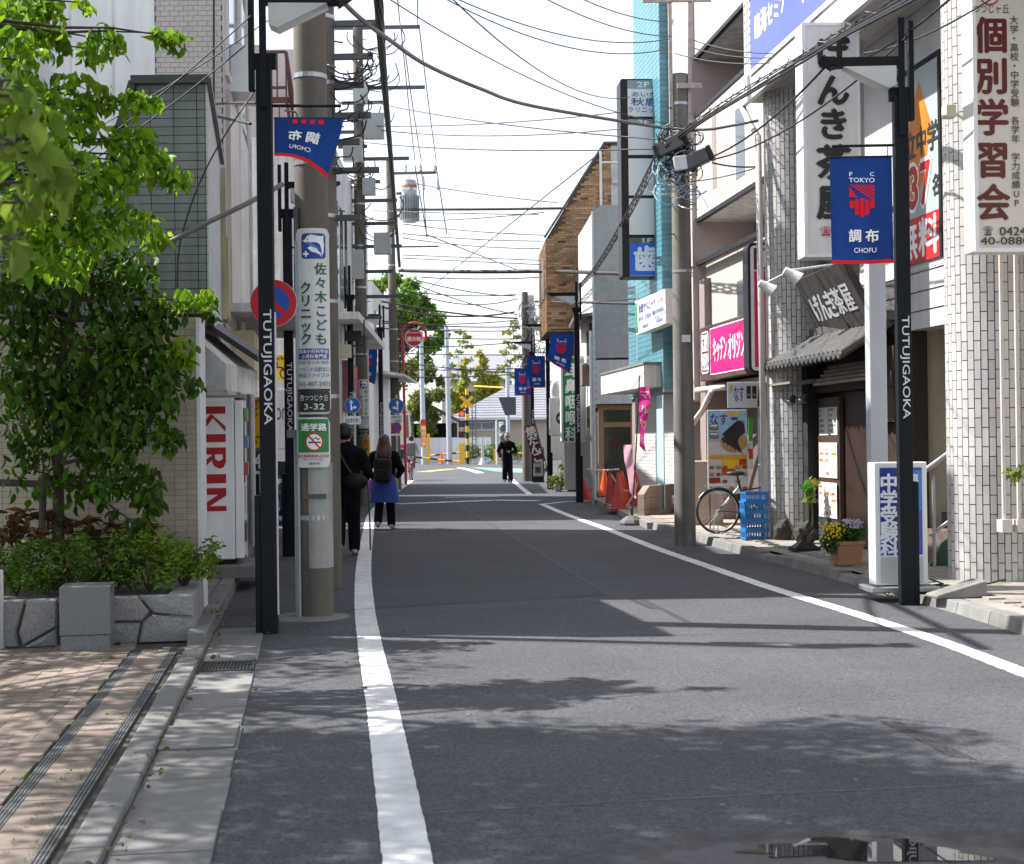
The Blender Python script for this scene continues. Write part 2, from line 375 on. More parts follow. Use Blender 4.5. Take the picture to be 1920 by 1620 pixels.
for px, py in ((1060, 1240), (1340, 1268), (930, 1095), (1355, 1510), (760, 1228), (1500, 1330), (1232, 1420), (880, 1340), (1605, 1463), (1480, 1545), (1180, 1330)):  # pale grit on the asphalt
    p = G(px, py); m = MB(); m.lathe([(.012, 0), (.008, .006)], 6, (p.x, p.y, .001)); m.build('grit', M_CONC, ROAD)
# puddle on the near right
m = MB()
def blob(cx, cy, rx, ry, n=40, seed=1, z=.006, K=9):
    r = random.Random(seed); ph = [r.uniform(0, 6.3) for _ in range(K)]
    return [(cx+rx*math.cos(a)*(1+sum(.2/(k+1)**.7*math.sin((k*1.7//1+2)*a+ph[k]) for k in range(K))), cy+ry*math.sin(a)*(1+sum(.2/(k+1)**.7*math.sin((k*1.7//1+2)*a+ph[k]) for k in range(K))), z) for a in [2*math.pi*i/n for i in range(n)]]
c = G(1560, 1606); c = G(1610, 1588); v = blob(c.x, c.y-.06, .36, .15, seed=12, n=90, K=9); m.add(v, [tuple(range(len(v)))])
M_WATER = mat('puddle_water', (.012, .012, .014), .015, 0, spec=.9)
tag(m.build('puddle', M_WATER), kind='structure')
# damp margin: dark wet asphalt fading out irregularly round the puddle
c = G(1560, 1600); m = MB(); n = 48; RXY = (1.25, .36)
m.add([(0, 0, 0)]+[(RXY[0]*k/6*math.cos(2*math.pi*i/n), RXY[1]*k/6*math.sin(2*math.pi*i/n), 0) for k in range(1, 7) for i in range(n)], [(0, 1+i, 1+(i+1) % n) for i in range(n)]+[(1+k*n+i, 1+(k+1)*n+i, 1+(k+1)*n+(i+1) % n, 1+k*n+(i+1) % n) for k in range(5) for i in range(n)])
mw = mat('wet_asphalt', (.036, .036, .041), .33, .25, 9, bump=.4, bscale=240, speck=.3); t_ = mw.node_tree; N_, L_ = t_.nodes, t_.links
tcn = N_.new('ShaderNodeTexCoord'); mp = N_.new('ShaderNodeMapping'); mp.inputs['Scale'].default_value = (1/RXY[0], 1/RXY[1], 1); L_.new(tcn.outputs['Object'], mp.inputs[0])
ln = N_.new('ShaderNodeVectorMath'); ln.operation = 'LENGTH'; L_.new(mp.outputs[0], ln.inputs[0]); nz = N_.new('ShaderNodeTexNoise'); nz.inputs['Scale'].default_value = 7; nz.inputs['Detail'].default_value = 6; L_.new(tcn.outputs['Object'], nz.inputs[0])
ad = N_.new('ShaderNodeMath'); ad.operation = 'ADD'; L_.new(ln.outputs['Value'], ad.inputs[0]); L_.new(nz.outputs[0], ad.inputs[1]); mr = N_.new('ShaderNodeMapRange'); mr.inputs[1].default_value = 1.5; mr.inputs[2].default_value = .95; mr.inputs[3].default_value = 0; mr.inputs[4].default_value = 1; L_.new(ad.outputs[0], mr.inputs[0]); L_.new(mr.outputs[0], N_['Principled BSDF'].inputs['Alpha'])
o = m.build('wet_road_patch', mw); o.location = (c.x, c.y-.04, .0035); struct(o)

# ---- left kerb, gutter and paved forecourt (a across to the right, b along the street)
LA = R_(8.1); LO = Vector((-1.12, 5.25, 0)); LX = Vector((math.cos(LA), math.sin(LA), 0)); LY = Vector((-math.sin(LA), math.cos(LA), 0))
def SL(a, b, z=0): return LO + LX*a + LY*b + Vector((0, 0, z))
LM = Matrix.Translation(LO) @ Matrix.Rotation(LA, 4, 'Z')
def lframe(name): 
    o = bpy.data.objects.new(name, None); COL.objects.link(o); o.matrix_basis = LM; o['kind'] = 'structure'; return o
KERB = lframe('kerb')
b = -1.6; k = 0
while b < 15:
    hi = .05 if b < 5.6 else .14
    m = MB(); m.box(-.535+rnd.uniform(-.004, .004), -.395, b, b+.594, -.05, hi+rnd.uniform(-.004, .004)); m.build('kerb_stone', M_CONC, KERB, bevel=.012)
    if not (4.55 < b+.3 < 5.15) and b < 6.2:
        m = MB(); z = .012+rnd.uniform(-.002, .002); m.box(-.391, rnd.uniform(-.006, .006), b, b+.594, -.05, z); m.build('gutter_slab', M_CONC, KERB, bevel=.006)
    b += .6
def grate(parent, a0, a1, b0, b1, z, along=True, n=14):
    f = MB(); t = .014
    f.box(a0, a1, b0, b0+t, z-.05, z); f.box(a0, a1, b1-t, b1, z-.05, z); f.box(a0, a0+t, b0+t, b1-t, z-.05, z); f.box(a1-t, a1, b0+t, b1-t, z-.05, z)
    f.box(a0+t, a1-t, b0+t, b1-t, z-.06, z-.05, 1)
    for i in range(1, n): 
        x = a0+(a1-a0)*i/n; f.box(x-.003, x+.003, b0+t, b1-t, z-.03, z-.002)
    for i in range(1, 4):
        y = b0+(b1-b0)*i/4; f.box(a0+t, a1-t, y-.003, y+.003, z-.031, z-.006)
    return f.build('drain_grate', [M_STEELD, M_DARK], parent)
grate(KERB, -.385, -.01, 4.58, 5.08, .012, n=16)
grate(KERB, -.37, -.08, 7.0, 7.6, .006, n=12)
m = MB(); m.box(-.39, -.012, 2.02, 2.6, .012, .026); m.build('gutter_cover_plate', M_CONC, KERB, bevel=.004)
PAV = lframe('pavement')
m = MB(); m.box(-4.2, -.54, -2.2, 6.05, -.05, .022); m.build('mortar_bed', M_PAVERBED, PAV)
for a in (-.615, -.875):                                            # two slot drains
    d = MB(); d.box(a-.027, a+.027, -2.2, 5.35, .0225, .030, 1)
    for o_ in (-.024, -.008, .008, .024): d.box(a+o_-.0045, a+o_+.0045, -2.2, 5.35, .030, .039)
    y = -2.1
    while y < 5.35: d.box(a-.028, a+.028, y, y+.012, .030, .0375); y += .33
    d.build('slot_drain', [mat('drain_steel', (.16, .165, .17), .5, .2, 12, metal=.3), mat('drain_gap', (.03, .03, .03), .9)], PAV)
m = MB()
for _ in range(420):
    a = rnd.choice((-.663, -.655, -.915, -.92, -.745)) + rnd.gauss(0, .006); y = rnd.uniform(-1.2, 4.2)
    if math.sin(y*2.1+a*9) + math.sin(y*5.3) < -.1: continue
    for q in range(4):
        t = rnd.uniform(0, 6.3); l = rnd.uniform(.008, .022); x, yy = a+rnd.gauss(0, .006), y+rnd.gauss(0, .02)
        m.add([(x-.004, yy, .022), (x+.004, yy, .022), (x+l*math.cos(t)*.6, yy+l*math.sin(t)*.6, .03+l)], [(0, 1, 2)])
tag(m.build('moss', M_MOSS, PAV), kind='stuff')
b_ = .118; g = .004
H = MB(); H.box(g/2, 2*b_-g/2, g/2, b_-g/2, 0, .038)
Mh = []; Mv = []
cells = set(); LIST = []
for r in range(-20, 52):
    for q in range(-26, 2):
        k = (q - r) % 4
        if k == 0: LIST.append((q, r, 'h'))                           # covers (q,r),(q+1,r)
        elif k == 3: LIST.append((q, r, 'v'))                         # covers (q,r),(q,r+1)
for q, r, o_ in LIST:
    x, y = -.925 + q*b_, r*b_
    wq = 2*b_ if o_ == 'h' else b_; k = min(1, (-.912-x)/wq)
    if x < -3.9 or k < .12 or y < -1.9 or y > 5.75: continue
    z = rnd.uniform(-.002, .002)
    M = Matrix.Translation((x, y, z)) @ Matrix.Diagonal((k, 1, 1, 1)) if o_ == 'h' else Matrix.Translation((x+b_*k, y, z)) @ Matrix.Rotation(R_(90), 4, 'Z') @ Matrix.Diagonal((1, k, 1, 1))
    Mh.append((vis_key(LM @ Vector((x+b_, y+b_, 0))), M))
Mh.sort(key=lambda t: t[0])
pieces(PAV, 'paver', H, M_PAVER, [t[1] for t in Mh], 300, 'paver_field')
S = MB(); S.box(.002, .198, .002, .248, 0, .038); Ms = []
y = -2.0
while y < 5.4: Ms.append(Matrix.Translation((-.845+.002, y, rnd.uniform(-.001, .002)))); y += .25
pieces(PAV, 'paver', S, M_PAVER, Ms)
m = MB()
m.box(-1.62, -1.3, 1.42, 1.9, .0225, .04); m.build('inlaid_cover', M_PAVER, PAV)
f = MB()
for x0, x1, y0, y1 in ((-1.66, -1.26, 1.38, 1.41), (-1.66, -1.26, 1.91, 1.94), (-1.66, -1.625, 1.41, 1.91), (-1.295, -1.26, 1.41, 1.91)): f.box(x0, x1, y0, y1, .0225, .0425)
f.build('cover_frame', M_STEEL, PAV)
# concrete apron beside the vending machine
m = MB(); P = [SL(-.54, 6.75), SL(-.54, 16), SL(-3.5, 16), SL(-3.5, 6.75)]
m.add([(p.x, p.y, .135) for p in P]+[(p.x, p.y, -.05) for p in P], [(0, 1, 2, 3), (0, 4, 5, 1), (1, 5, 6, 2), (2, 6, 7, 3), (3, 7, 4, 0)][:1]+[(4, 5, 1, 0), (5, 6, 2, 1), (6, 7, 3, 2), (7, 4, 0, 3)])
struct(m.build('concrete_apron', M_CONCD))
# ---- right pavement: kerb polyline and slab
KR = [G(1990, 1215), G(1920, 1192), G(1790, 1150), G(1640, 1108), G(1480, 1063), G(1370, 1035), G(1290, 1010), G(1215, 990)]
KR = [KR[0]+(KR[0]-KR[3]).normalized()*7] + KR
SIDE = bpy.data.objects.new('sidewalk', None); COL.objects.link(SIDE); SIDE['kind'] = 'structure'
zk = .11
m = MB(); far = [Vector((p.x+9, p.y+1.1, 0)) for p in KR]
for i in range(len(KR)-1):
    a, b2, c, d = KR[i], KR[i+1], far[i+1], far[i]
    n = (b2-a).normalized(); nr = Vector((n.y, -n.x, 0))*.17
    m.add([(a.x+nr.x, a.y+nr.y, zk-.012), (d.x, d.y, zk-.012), (c.x, c.y, zk-.012), (b2.x+nr.x, b2.y+nr.y, zk-.012)], [(0, 1, 2, 3)])
m.build('sidewalk_slab', mat('tile_paving_grey', (.26, .24, .215), .8, .12, 3, stain=.35, bump=.2, bscale=100), SIDE)
tot = []
for i in range(len(KR)-1):
    a, b2 = KR[i], KR[i+1]; n = max(1, round((b2-a).length/.6))
    for q in range(n):
        p, r = a.lerp(b2, q/n), a.lerp(b2, (q+1)/n-.008/(b2-a).length); t = (r-p).normalized(); nr = Vector((t.y, -t.x, 0))
        dz = zk+rnd.uniform(-.012, .004) - (.03 if rnd.random() < .15 else 0)
        m = MB(); vs = [p, p+nr*.165, r+nr*.165, r]
        m.add([(x.x, x.y, -.02) for x in vs]+[((x+nr*(.03 if i_ in (0, 3) else 0)).x, (x+nr*(.03 if i_ in (0, 3) else 0)).y, dz) for i_, x in enumerate(vs)], [(4, 5, 6, 7)[::1], (0, 1, 5, 4), (1, 2, 6, 5), (2, 3, 7, 6), (3, 0, 4, 7)])
        m.build('kerb_stone', M_CONCD, SIDE, bevel=.008)
# paving tiles beside the kerb, right
RA = R_(6.6); RO = Vector((3.67, 14.6, 0)); RX = Vector((math.cos(RA), math.sin(RA), 0)); RY = Vector((-math.sin(RA), math.cos(RA), 0))
def SR(a, b, z=0): return RO + RX*a + RY*b + Vector((0, 0, z))
RM = Matrix.Translation(RO) @ Matrix.Rotation(RA, 4, 'Z')
T = MB(); T.box(.003, .297, .003, .147, 0, .02); Mt = []
for i in range(0, 10):
    for j in range(-30, 52):
        a, y = .22+i*.3+(.15 if j % 2 else 0), j*.15
        M = RM @ Matrix.Translation((a, y, zk-.016+rnd.uniform(-.001, .001))); Mt.append((vis_key(M.translation), M))
Mt.sort(key=lambda t: t[0]); pieces(SIDE, 'paving_tile', T, mat('paving_tile_beige', (.29, .265, .235), .75, .1, 8, rand=.1, stain=.3), [t[1] for t in Mt], 300, 'paving_tile_field')
T = MB(); T.box(.003, .297, .003, .297, 0, .02); Mt = []
for i in range(0, 8):
    for j in range(0, 14):
        M = RM @ Matrix.Translation((.22+i*.3, 7.85+j*.3, zk-.015)); Mt.append((vis_key(M.translation), M))
Mt.sort(key=lambda t: t[0]); pieces(SIDE, 'paving_tile', T, mat('paving_tile_pink', (.46, .31, .25), .75, .1, 8, rand=.1, stain=.2), [t[1] for t in Mt])
# ================================================================== LEFT SIDE: buildings
def wall_poly(mb, P, m=0): mb.add(P, [tuple(range(len(P)))], m)
M_MORT = mat('mortar_grey', (.12, .115, .11), .9, .15, 6)
M_TILEB = mat('beige_wall_tile', (.40, .35, .26), .45, .1, 1.5, rand=.08, wp=True, stain=.12)
M_TILEP = mat('pinkish_wall_tile', (.56, .50, .475), .45, .08, 1.5, rand=.07, wp=True, stain=.15)
M_SIDE = mat('grey_green_siding', (.21, .235, .225), .7, .1, 30, rand=.07, streak=.2, bump=.2, bscale=70)
M_PAINTW = mat('weathered_white_paint', (.80, .80, .82), .7, .06, 3, streak=.10, stain=.08)
M_PLASTER = mat('old_white_plaster', (.74, .73, .71), .8, .1, 4, streak=.25, stain=.25, bump=.2, bscale=50)
# --- low house: tiled wall below, grey siding above
YA = 12.3; A0 = thing('corner_house', 'low house with beige tiled ground floor and grey siding above, behind the planter', 'house', (-2.7, YA, 0))
xr = W(372, 800, YA).x; xl = -6.4
m = MB(); m.box(xl, xr-.012, YA+.012, YA+.2, -.05, 2.62); m.build('wall', M_MORT, A0, world=True)
T = MB(); T.box(.0015, .1035, -.01, 0, .0015, .051); Mt = []
nc = int((xr-xl)/.105)
for i in range(nc):
    for j in range(5, 50):
        p = Vector((xr-(i+1)*.105, YA+.012, j*.0525)); Mt.append((abs(p.x-xr)+.01*j, Matrix.Translation(p-A0.location)))
Mt.sort(key=lambda t: t[0]); pieces(A0, 'tile', T, M_TILEB, [t[1] for t in Mt], 300, 'tile_field')
m = MB(); m.box(xr-.012, xr+.018, YA-.006, YA+.22, 0, 2.62); m.build('corner_trim', M_WHITE, A0, world=True)
m = MB(); x1 = W(388, 300, YA).x; zt = W(388, 157, YA).z; zb = 2.65
xs_ = W(255, 150, YA).x; xb = W(205, 300, YA).x
wall_poly(m, [(xl, YA+.02, zb), (x1-.01, YA+.02, zb), (x1-.01, YA+.02, zt), (xs_, YA+.02, zt), (xb, YA+.02, zt-.72), (xl, YA+.02, zt-.76)])
zf = zt; yb = 15.85; sl = -.17
wall_poly(m, [(x1-.012, YA, zb), (x1-.012+sl*(yb-YA), yb, zb), (x1-.012+sl*(yb-YA), yb, zf), (x1-.012, YA, zt)]); wall_poly(m, [(xl, YA+.02, zb), (xl, yb, zb), (x1-.012+sl*(yb-YA), yb, zb), (x1-.012, YA+.02, zb)]); wall_poly(m, [(xs_, YA+.02, zt), (x1-.012, YA+.02, zt), (x1-.012+sl*(yb-YA), yb, zt), (xs_-.6, yb, zt)]); m.build('wall', M_MORT, A0, world=True)
bh = .073
j = 0; z = zt-bh
while z > zb-.05:                                                   # siding boards, each its own piece
    cuts = [x1-.012, x1-.083, x1-.28, x1-.48, x1-.68, x1-1.06]
    lim = xs_ - max(0, (zt-z-.08))*.45 if z > zt-.7 else xl
    for a, b2 in zip(cuts, cuts[1:]+[xl]):
        if a <= lim+.02: break
        bx = MB(); bx.box(max(b2, lim)+.003, a-.003, YA, YA+.018, z+.003, z+bh-.003); bx.build('siding_board', M_SIDE, A0, world=True)
    bx = MB(); y0, y1 = YA+.004, yb-.004; xa_, xb_ = x1, x1+sl*(yb-YA)
    bx.add([(xa_-.01, y0, z+.002), (xa_+.006, y0, z+.002), (xb_+.006, y1, z+.002), (xb_-.01, y1, z+.002), (xa_-.01, y0, z+bh-.002), (xa_+.006, y0, z+bh-.002), (xb_+.006, y1, z+bh-.002), (xb_-.01, y1, z+bh-.002)], [(0, 3, 2, 1), (4, 5, 6, 7), (0, 1, 5, 4), (1, 2, 6, 5), (2, 3, 7, 6), (3, 0, 4, 7)]); bx.build('siding_board', mat('pale_side_siding', (.52, .53, .53), .6, .08, 3, streak=.15, rand=.05), A0, world=True)
    z -= bh
m = MB(); m.bar((xs_-.03, YA-.02, zt+.03), (x1+.03, YA-.02, zt+.03), .1, .07); m.bar((x1+.02, YA-.03, zt+.02), (x1+.02+sl*(yb-YA), yb, zf+.02), .06, .05)
m.bar((xs_-.02, YA-.02, zt+.02), (xb-.02, YA-.02, zt-.74), .07, .06); m.build('roof_trim', M_STEELD, A0, world=True)
m = MB(); xq = x1+sl*(yb-YA)-.02; m.prism([(0, 0), (.75, 0), (.75, .9), (0, 1.65)], (xq+.1, yb-.1, 2.9), (-.17, .98, 0), (0, 0, 1), .05)
for i in range(7): m.bar((xq+.1-i*.017, yb-.05+i*.1, 2.92), (xq+.1-i*.017, yb-.05+i*.1, 3.8), .03, .03)
m.build('corrugated_panel', mat('yellowed_corrugated_plastic', (.50, .44, .26), .4, .2, 4, streak=.5, stain=.4), A0, world=True)
m = MB(); m.prism([(0, .42), (0, .36), (.62, -.06), (.62, 0)], (x1-.42, YA+1.2, 2.36), (1, 0, 0), (0, 0, 1), 1.2); m.build('awning', mat('dark_brown_metal', (.035, .03, .028), .5, .2, 8), A0, world=True)
m = MB(); m.prism([(0, 0), (.42, -.18), (.42, .06), (0, .42)], (x1-.40, YA+.6, 2.20), (1, 0, 0), (0, 0, 1), 1.6); m.build('soffit_box', M_PLASTER, A0, world=True)
m = MB(); p = W(255, 985, YA-.03); m.box(p.x-.075, p.x+.075, YA-.05, YA+.005, p.z-.06, p.z+.06); o = m.build('wall_lamp', M_STEELD, A0, world=True)
m = MB(); m.box(p.x-.05, p.x+.05, YA-.056, YA-.05, p.z-.035, p.z+.035); m.build('lamp_lens', M_WHITE, A0, world=True)
# --- tall tiled building behind it
YB = 16.2; hB = 9.6
B0 = thing('tiled_building', 'tall building with pale pink brick tiles and painted white blank wall behind low house', 'building', (-3.5, YB, 0))
xw = W(50, 100, YB).x; xt = W(292, 100, YB).x; xc = W(417, 100, YB).x
dirB = Vector((-math.sin(R_(7)), math.cos(R_(7)), 0)); LB = 4.6
Pc = Vector((xc, YB, 0)); Pe = Pc+dirB*LB
m = MB(); V = [(-16, YB+.02), (xc, YB+.02), (Pe.x, Pe.y), (-16, Pe.y+.5)]
m.add([(x, y, -.05) for x, y in V]+[(x, y, hB) for x, y in V], [(0, 1, 5, 4), (1, 2, 6, 5), (2, 3, 7, 6), (3, 0, 4, 7), (4, 5, 6, 7)]); m.build('wall', M_MORT, B0, world=True)
m = MB(); m.box(-16, -4.9, Pe.y+.02, 26.0, -.05, 9.4); m.build('shade_wing', M_PLASTER, B0, world=True)  # unseen wing, added for the shadow it casts across the road
m = MB(); m.box(xw, xt-.01, YB-.02, YB+.02, 2.5, hB+.05); m.build('painted_wall', M_PAINTW, B0, world=True)
m = MB(); m.box(-16, xw-.01, YB-.3, YB+.02, 2.5, hB+.1); m.build('wall_pier', mat('warm_grey_wall', (.3, .27, .25), .8, .1, 3), B0, world=True)
for px in (133, 213): 
    x = W(px, 100, YB).x; m = MB(); m.box(x-.012, x+.012, YB-.026, YB-.0205, 2.5, hB+.05); m.build('expansion_joint', M_PLASTER, B0, world=True)
T = MB(); T.box(.002, .103, -.012, 0, .002, .056); Mt = []
rows = int((hB-1.2)/.058)
for j in range(rows):
    x = xt+.002 - (.0525 if j % 2 else 0)
    while x+.105 < xc+.02:
        if x >= xt-.06: Mt.append((vis_key((x, YB, 1.2+j*.058)), Matrix.Translation(Vector((x, YB+.02, 1.2+j*.058))-B0.location)))
        x += .105
    if xc-x > .015: Mt.append((vis_key((x, YB, 1.2+j*.058)), Matrix.Translation(Vector((x, YB+.02, 1.2+j*.058))-B0.location) @ Matrix.Diagonal(((xc-.003-x)/.105, 1, 1, 1))))
RB = Matrix.Rotation(R_(97), 4, 'Z')
for j in range(rows+20):
    s = .002 + (.0525 if j % 2 else 0)
    if j % 2: p = Pc+dirB*.002; Mt.append((vis_key((p.x, p.y, 1.0+j*.058))+.4, Matrix.Translation(p+Vector((0, 0, 1.0+j*.058))-B0.location) @ Matrix.Rotation(R_(97), 4, 'Z') @ Matrix.Diagonal((.49, 1, 1, 1))))
    while s+.105 < LB:
        p = Pc+dirB*s; zz = 1.0+j*.058
        Mt.append((vis_key((p.x, p.y, zz))+.4, Matrix.Translation(p+Vector((0, 0, zz))-B0.location) @ Matrix.Rotation(R_(97), 4, 'Z'))); s += .105
Mt.sort(key=lambda t: t[0]); pieces(B0, 'tile', T, M_TILEP, [t[1] for t in Mt], 300, 'tile_field')
def bside(name, s0, s1, z0, z1, out, mt):
    n = Vector((dirB.y, -dirB.x, 0)); mb = MB(); a = Pc+dirB*s0; b2 = Pc+dirB*s1
    V = [a, a+n*out, b2+n*out, b2]
    mb.add([(p.x, p.y, z0) for p in V]+[(p.x, p.y, z1) for p in V], [(0, 1, 5, 4), (1, 2, 6, 5), (2, 3, 7, 6), (3, 0, 4, 7), (4, 5, 6, 7), (3, 2, 1, 0)]); return mb.build(name, mt, B0, world=True)
bside('balcony_soffit', .3, LB, 3.05, 3.15, .75, M_PLASTER); bside('balcony_parapet', .3, 4.6, 3.15, 5.6, .06, M_TILEP)
for s0, s1 in ((.25, 1.6), (2.1, 3.6)): 
    bside('window_frame', s0, s1, 5.75, 7.4, .05, M_WHITE); bside('window', s0+.08, s1-.08, 5.83, 7.3, .055, M_GLASS)
bside('air_conditioner', .6, 1.35, 5.65, 6.2, .42, M_WHITE)
m = MB(); 
for s in (1.9, 3.9):
    p = Pc+dirB*s+Vector((.06, 0, 0)); m.cyl((p.x, p.y, .1), (p.x, p.y, hB), .045, n=8)
m.build('downpipe', M_PLASTER, B0, world=True)
bside('shop_sign', 1.2, 2.2, 2.35, 2.9, .25, mat('cream_sign_box', (.62, .55, .38), .5, .1, 6))
bside('shop_door', 2.6, 4.0, .1, 2.2, .02, M_GLASS)
m = MB(); m.tube(sag(W(404, 100, 16.1)+Vector((0, 0, 1.6)), W(401, 200, 16.1), .0, 4), .012); m.build('wall_cable', M_WIRE, B0, world=True)
# --- white building beyond the bicycle park
YC = 29.0; C0 = thing('white_building', 'white plastered building with outside iron stair beyond the bicycle park', 'building', (-3.6, YC, 0))
cx = W(622, 500, YC).x; hC = 7.7; dC = Vector((-.032, 1, 0)); 
V = [(-15, YC), (cx, YC), (cx-.36, YC+11), (-15, YC+11)]
m = MB(); m.add([(x, y, -.05) for x, y in V]+[(x, y, hC) for x, y in V], [(0, 1, 5, 4), (1, 2, 6, 5), (2, 3, 7, 6), (3, 0, 4, 7), (4, 5, 6, 7)]); m.build('wall', M_PLASTER, C0, world=True)
x0 = W(470, 300, YC).x
m = MB(); m.box(x0-2.5, x0+.9, YC+.5, YC+5, hC, hC+1.9); m.build('roof_room', M_TILEP, C0, world=True)
st = MB(); xa, xb2 = W(508, 150, YC).x, W(538, 150, YC).x
za, zb2 = W(508, 100, YC).z, W(508, 190, YC).z
for zz in (za, zb2+.25): st.bar((xa-.4, YC-.1, zz), (xb2, YC-.1, zz), .05, .05)
for i in range(5): st.bar((xa-.4+i*(xb2-xa+.4)/4, YC-.1, zb2), (xa-.4+i*(xb2-xa+.4)/4, YC-.1, za), .03, .03)
for i in range(16): 
    t = i/15; st.bar((xb2+t*.28, YC-.1+t*.2, za-t*2.2), (xb2+.05+t*.28, YC-.1+t*.2, za-.9-t*2.2), .02, .02)
st.bar((xb2, YC-.1, za), (xb2+.3, YC+.1, za-2.3), .07, .07); st.bar((xb2, YC-.1, za-.95), (xb2+.3, YC+.1, za-3.2), .05, .16); st.bar((xb2-.5, YC-.1, zb2), (xb2+.05, YC-.1, zb2), .1, .1)
st.build('iron_stair', mat('rusty_brown_paint', (.10, .03, .025), .6, .3, 9), C0, world=True)
def cside(name, s0, s1, z0, z1, out, mt):
    mb = MB(); a = Vector((cx-.036*s0, YC+s0, 0)); b2 = Vector((cx-.036*s1, YC+s1, 0)); n = Vector((1, .03, 0))
    V = [a-n*.01, a+n*out, b2+n*out, b2-n*.01]
    mb.add([(p.x, p.y, z0) for p in V]+[(p.x, p.y, z1) for p in V], [(0, 1, 5, 4), (1, 2, 6, 5), (2, 3, 7, 6), (3, 0, 4, 7), (4, 5, 6, 7), (3, 2, 1, 0)]); return mb.build(name, mt, C0, world=True)
for s0 in (.8, 2.0, 3.2, 6, 8.5): 
    cside('window', s0, s0+.7, 4.6, 6.6, .02, M_GLASS)
cside('window_canopy', .5, 10.5, 4.05, 4.2, .5, M_PLASTER)
cside('shop_banner', 2.2, 7.5, 2.2, 3.3, .12, mat('faded_red_banner', (.42, .13, .12), .7, .3, 3))
cside('lower_panel', .3, 10.5, .1, 1.9, .03, mat('brown_shopfront', (.16, .12, .09), .6, .3, 3))
m = MB()
for i in range(26):
    zz = .6+i*.26; x = W(500, 300, YC).x
    if i % 2: m.box(x, x+.14, YC-.012, YC+.01, zz, zz+.11)
m.build('quoin_block', M_TILEP, C0, world=True)
# --- pale building further on
YD = 42.0; D0 = thing('pale_building', 'narrow pale grey building beyond the white one, near the level crossing', 'building', (-4.3, YD, 0))
dx = W(699, 600, YD).x; V = [(-14, YD), (dx, YD), (dx-.1, YD+9), (-14, YD+9)]
m = MB(); hD = 6.2; m.add([(x, y, -.05) for x, y in V]+[(x, y, hD) for x, y in V], [(0, 1, 5, 4), (1, 2, 6, 5), (2, 3, 7, 6), (3, 0, 4, 7), (4, 5, 6, 7)]); m.build('wall', M_PAINTW, D0, world=True)
m = MB(); m.prism([(0, 0), (.9, -.12), (.9, -.05), (0, .1)], (dx-.02, YD+.2, 3.55), (1, 0, 0), (0, 0, 1), 6); m.build('canopy', M_PLASTER, D0, world=True)
m = MB(); m.box(dx-.005, dx+.015, YD+.6, YD+2.2, 3.9, 5.4); m.build('window', M_GLASS, D0, world=True)
# ================================================================== bicycle park behind the vending machine
def board(name, label, cat, px0, py0, px1, py1, d, th=.06, mt=None, rz=0, group=None, bevel=.006, back=None):
    """upright board facing the camera, given by its picture box at depth d; local origin at its lower left front corner"""
    a = W(px0, py1, d); b2 = W(px1, py0, d); t = thing(name, label, cat, (a.x, a.y, a.z), rz, group)
    w_, h_ = (b2.x-a.x)/math.cos(rz), b2.z-a.z
    m = MB(); m.box(0, w_, 0, th, 0, h_); m.build('panel', mt or M_SIGNW, t, bevel=bevel)
    return t, w_, h_
t, w_, h_ = board('parking_sign', 'yellow bicycle parking sign with bicycle outline above the white hoarding', 'sign', 476, 664, 548, 714, 27, mt=mat('sign_yellow', (.78, .50, .03), .45, .05, 4))
P = Print(); P.text('Cycle Parking', -.05+w_*.1, h_*.72, w_*.98, h_*.93, '#181410', .01)
for cxx in (.40, .82): P.ring(w_*cxx, h_*.27, .09, .11, '#181410')
P.stroke([(w_*.4, h_*.27), (w_*.52, h_*.5), (w_*.72, h_*.5), (w_*.82, h_*.27)], .025, '#181410'); P.build(t)
m = MB(); m.cyl((w_*.2, .03, -2.6), (w_*.2, .03, .2), .04, n=8); m.cyl((w_*.8, .03, -2.6), (w_*.8, .03, .2), .04, n=8); m.build('post', M_STEEL, t)
t, w_, h_ = board('hoarding', 'white hoarding with faint script beyond the bicycle park sign', 'board', 458, 729, 542, 925, 26.5, th=.12, mt=M_PAINTW)
P = Print(); P.text('or', w_*.70, h_*.70, w_*.93, h_*.82, '#55555c'); P.rect(w_*.74, h_*.42, w_*.97, h_*.425, '#77777c'); P.rect(w_*.74, h_*.12, w_*.95, h_*.125, '#77777c'); P.build(t)
m = MB(); m.box(.05, w_-.05, .01, .1, -.8, -.002); m.build('plinth', M_CONCD, t)
t, w_, h_ = board('parking_board', 'tall yellow and green bike parking board with number four behind vending machine', 'sign', 455, 744, 492, 940, 22.6, th=.1)
P = Print(); P.rect(0, h_*.49, w_, h_-.005, '#e0a800'); P.rect(0, h_*.29, w_, h_*.49, '#0c4a34'); P.text('4', w_*.55, h_*.315, w_*.95, h_*.455, '#e8ecea', .03)
P.v('パーク', w_*.62, h_*.98, .12, .1, '#101010', .02); P.v('イバ', w_*.8, h_*.99, .1, .1, '#101010', .02); P.ring(w_*.72, h_*.56, .085, .105, '#14120c'); P.ring(w_*.2, h_*.56, .085, .105, '#14120c'); P.stroke([(w_*.2, h_*.56), (w_*.45, h_*.64), (w_*.72, h_*.56)], .02, '#14120c')
P.rect(w_*.45, h_*.02, w_*.82, h_*.26, '#050805'); P.build(t)
m = MB()
for i in range(5):
    for j in range(14):
        if rnd.random() < .55: x, z = w_*(.5+i*.06), h_*(.04+j*.0155); m.box(x, x+.012, -.006, -.0045, z, z+.012)
m.build('number_display', mat('green_led', (.05, .9, .15), .5, 0, emit=1.2), t)
m = MB(); m.box(.02, w_-.02, .01, .09, -.75, -.002); m.build('plinth', M_WHITE, t)
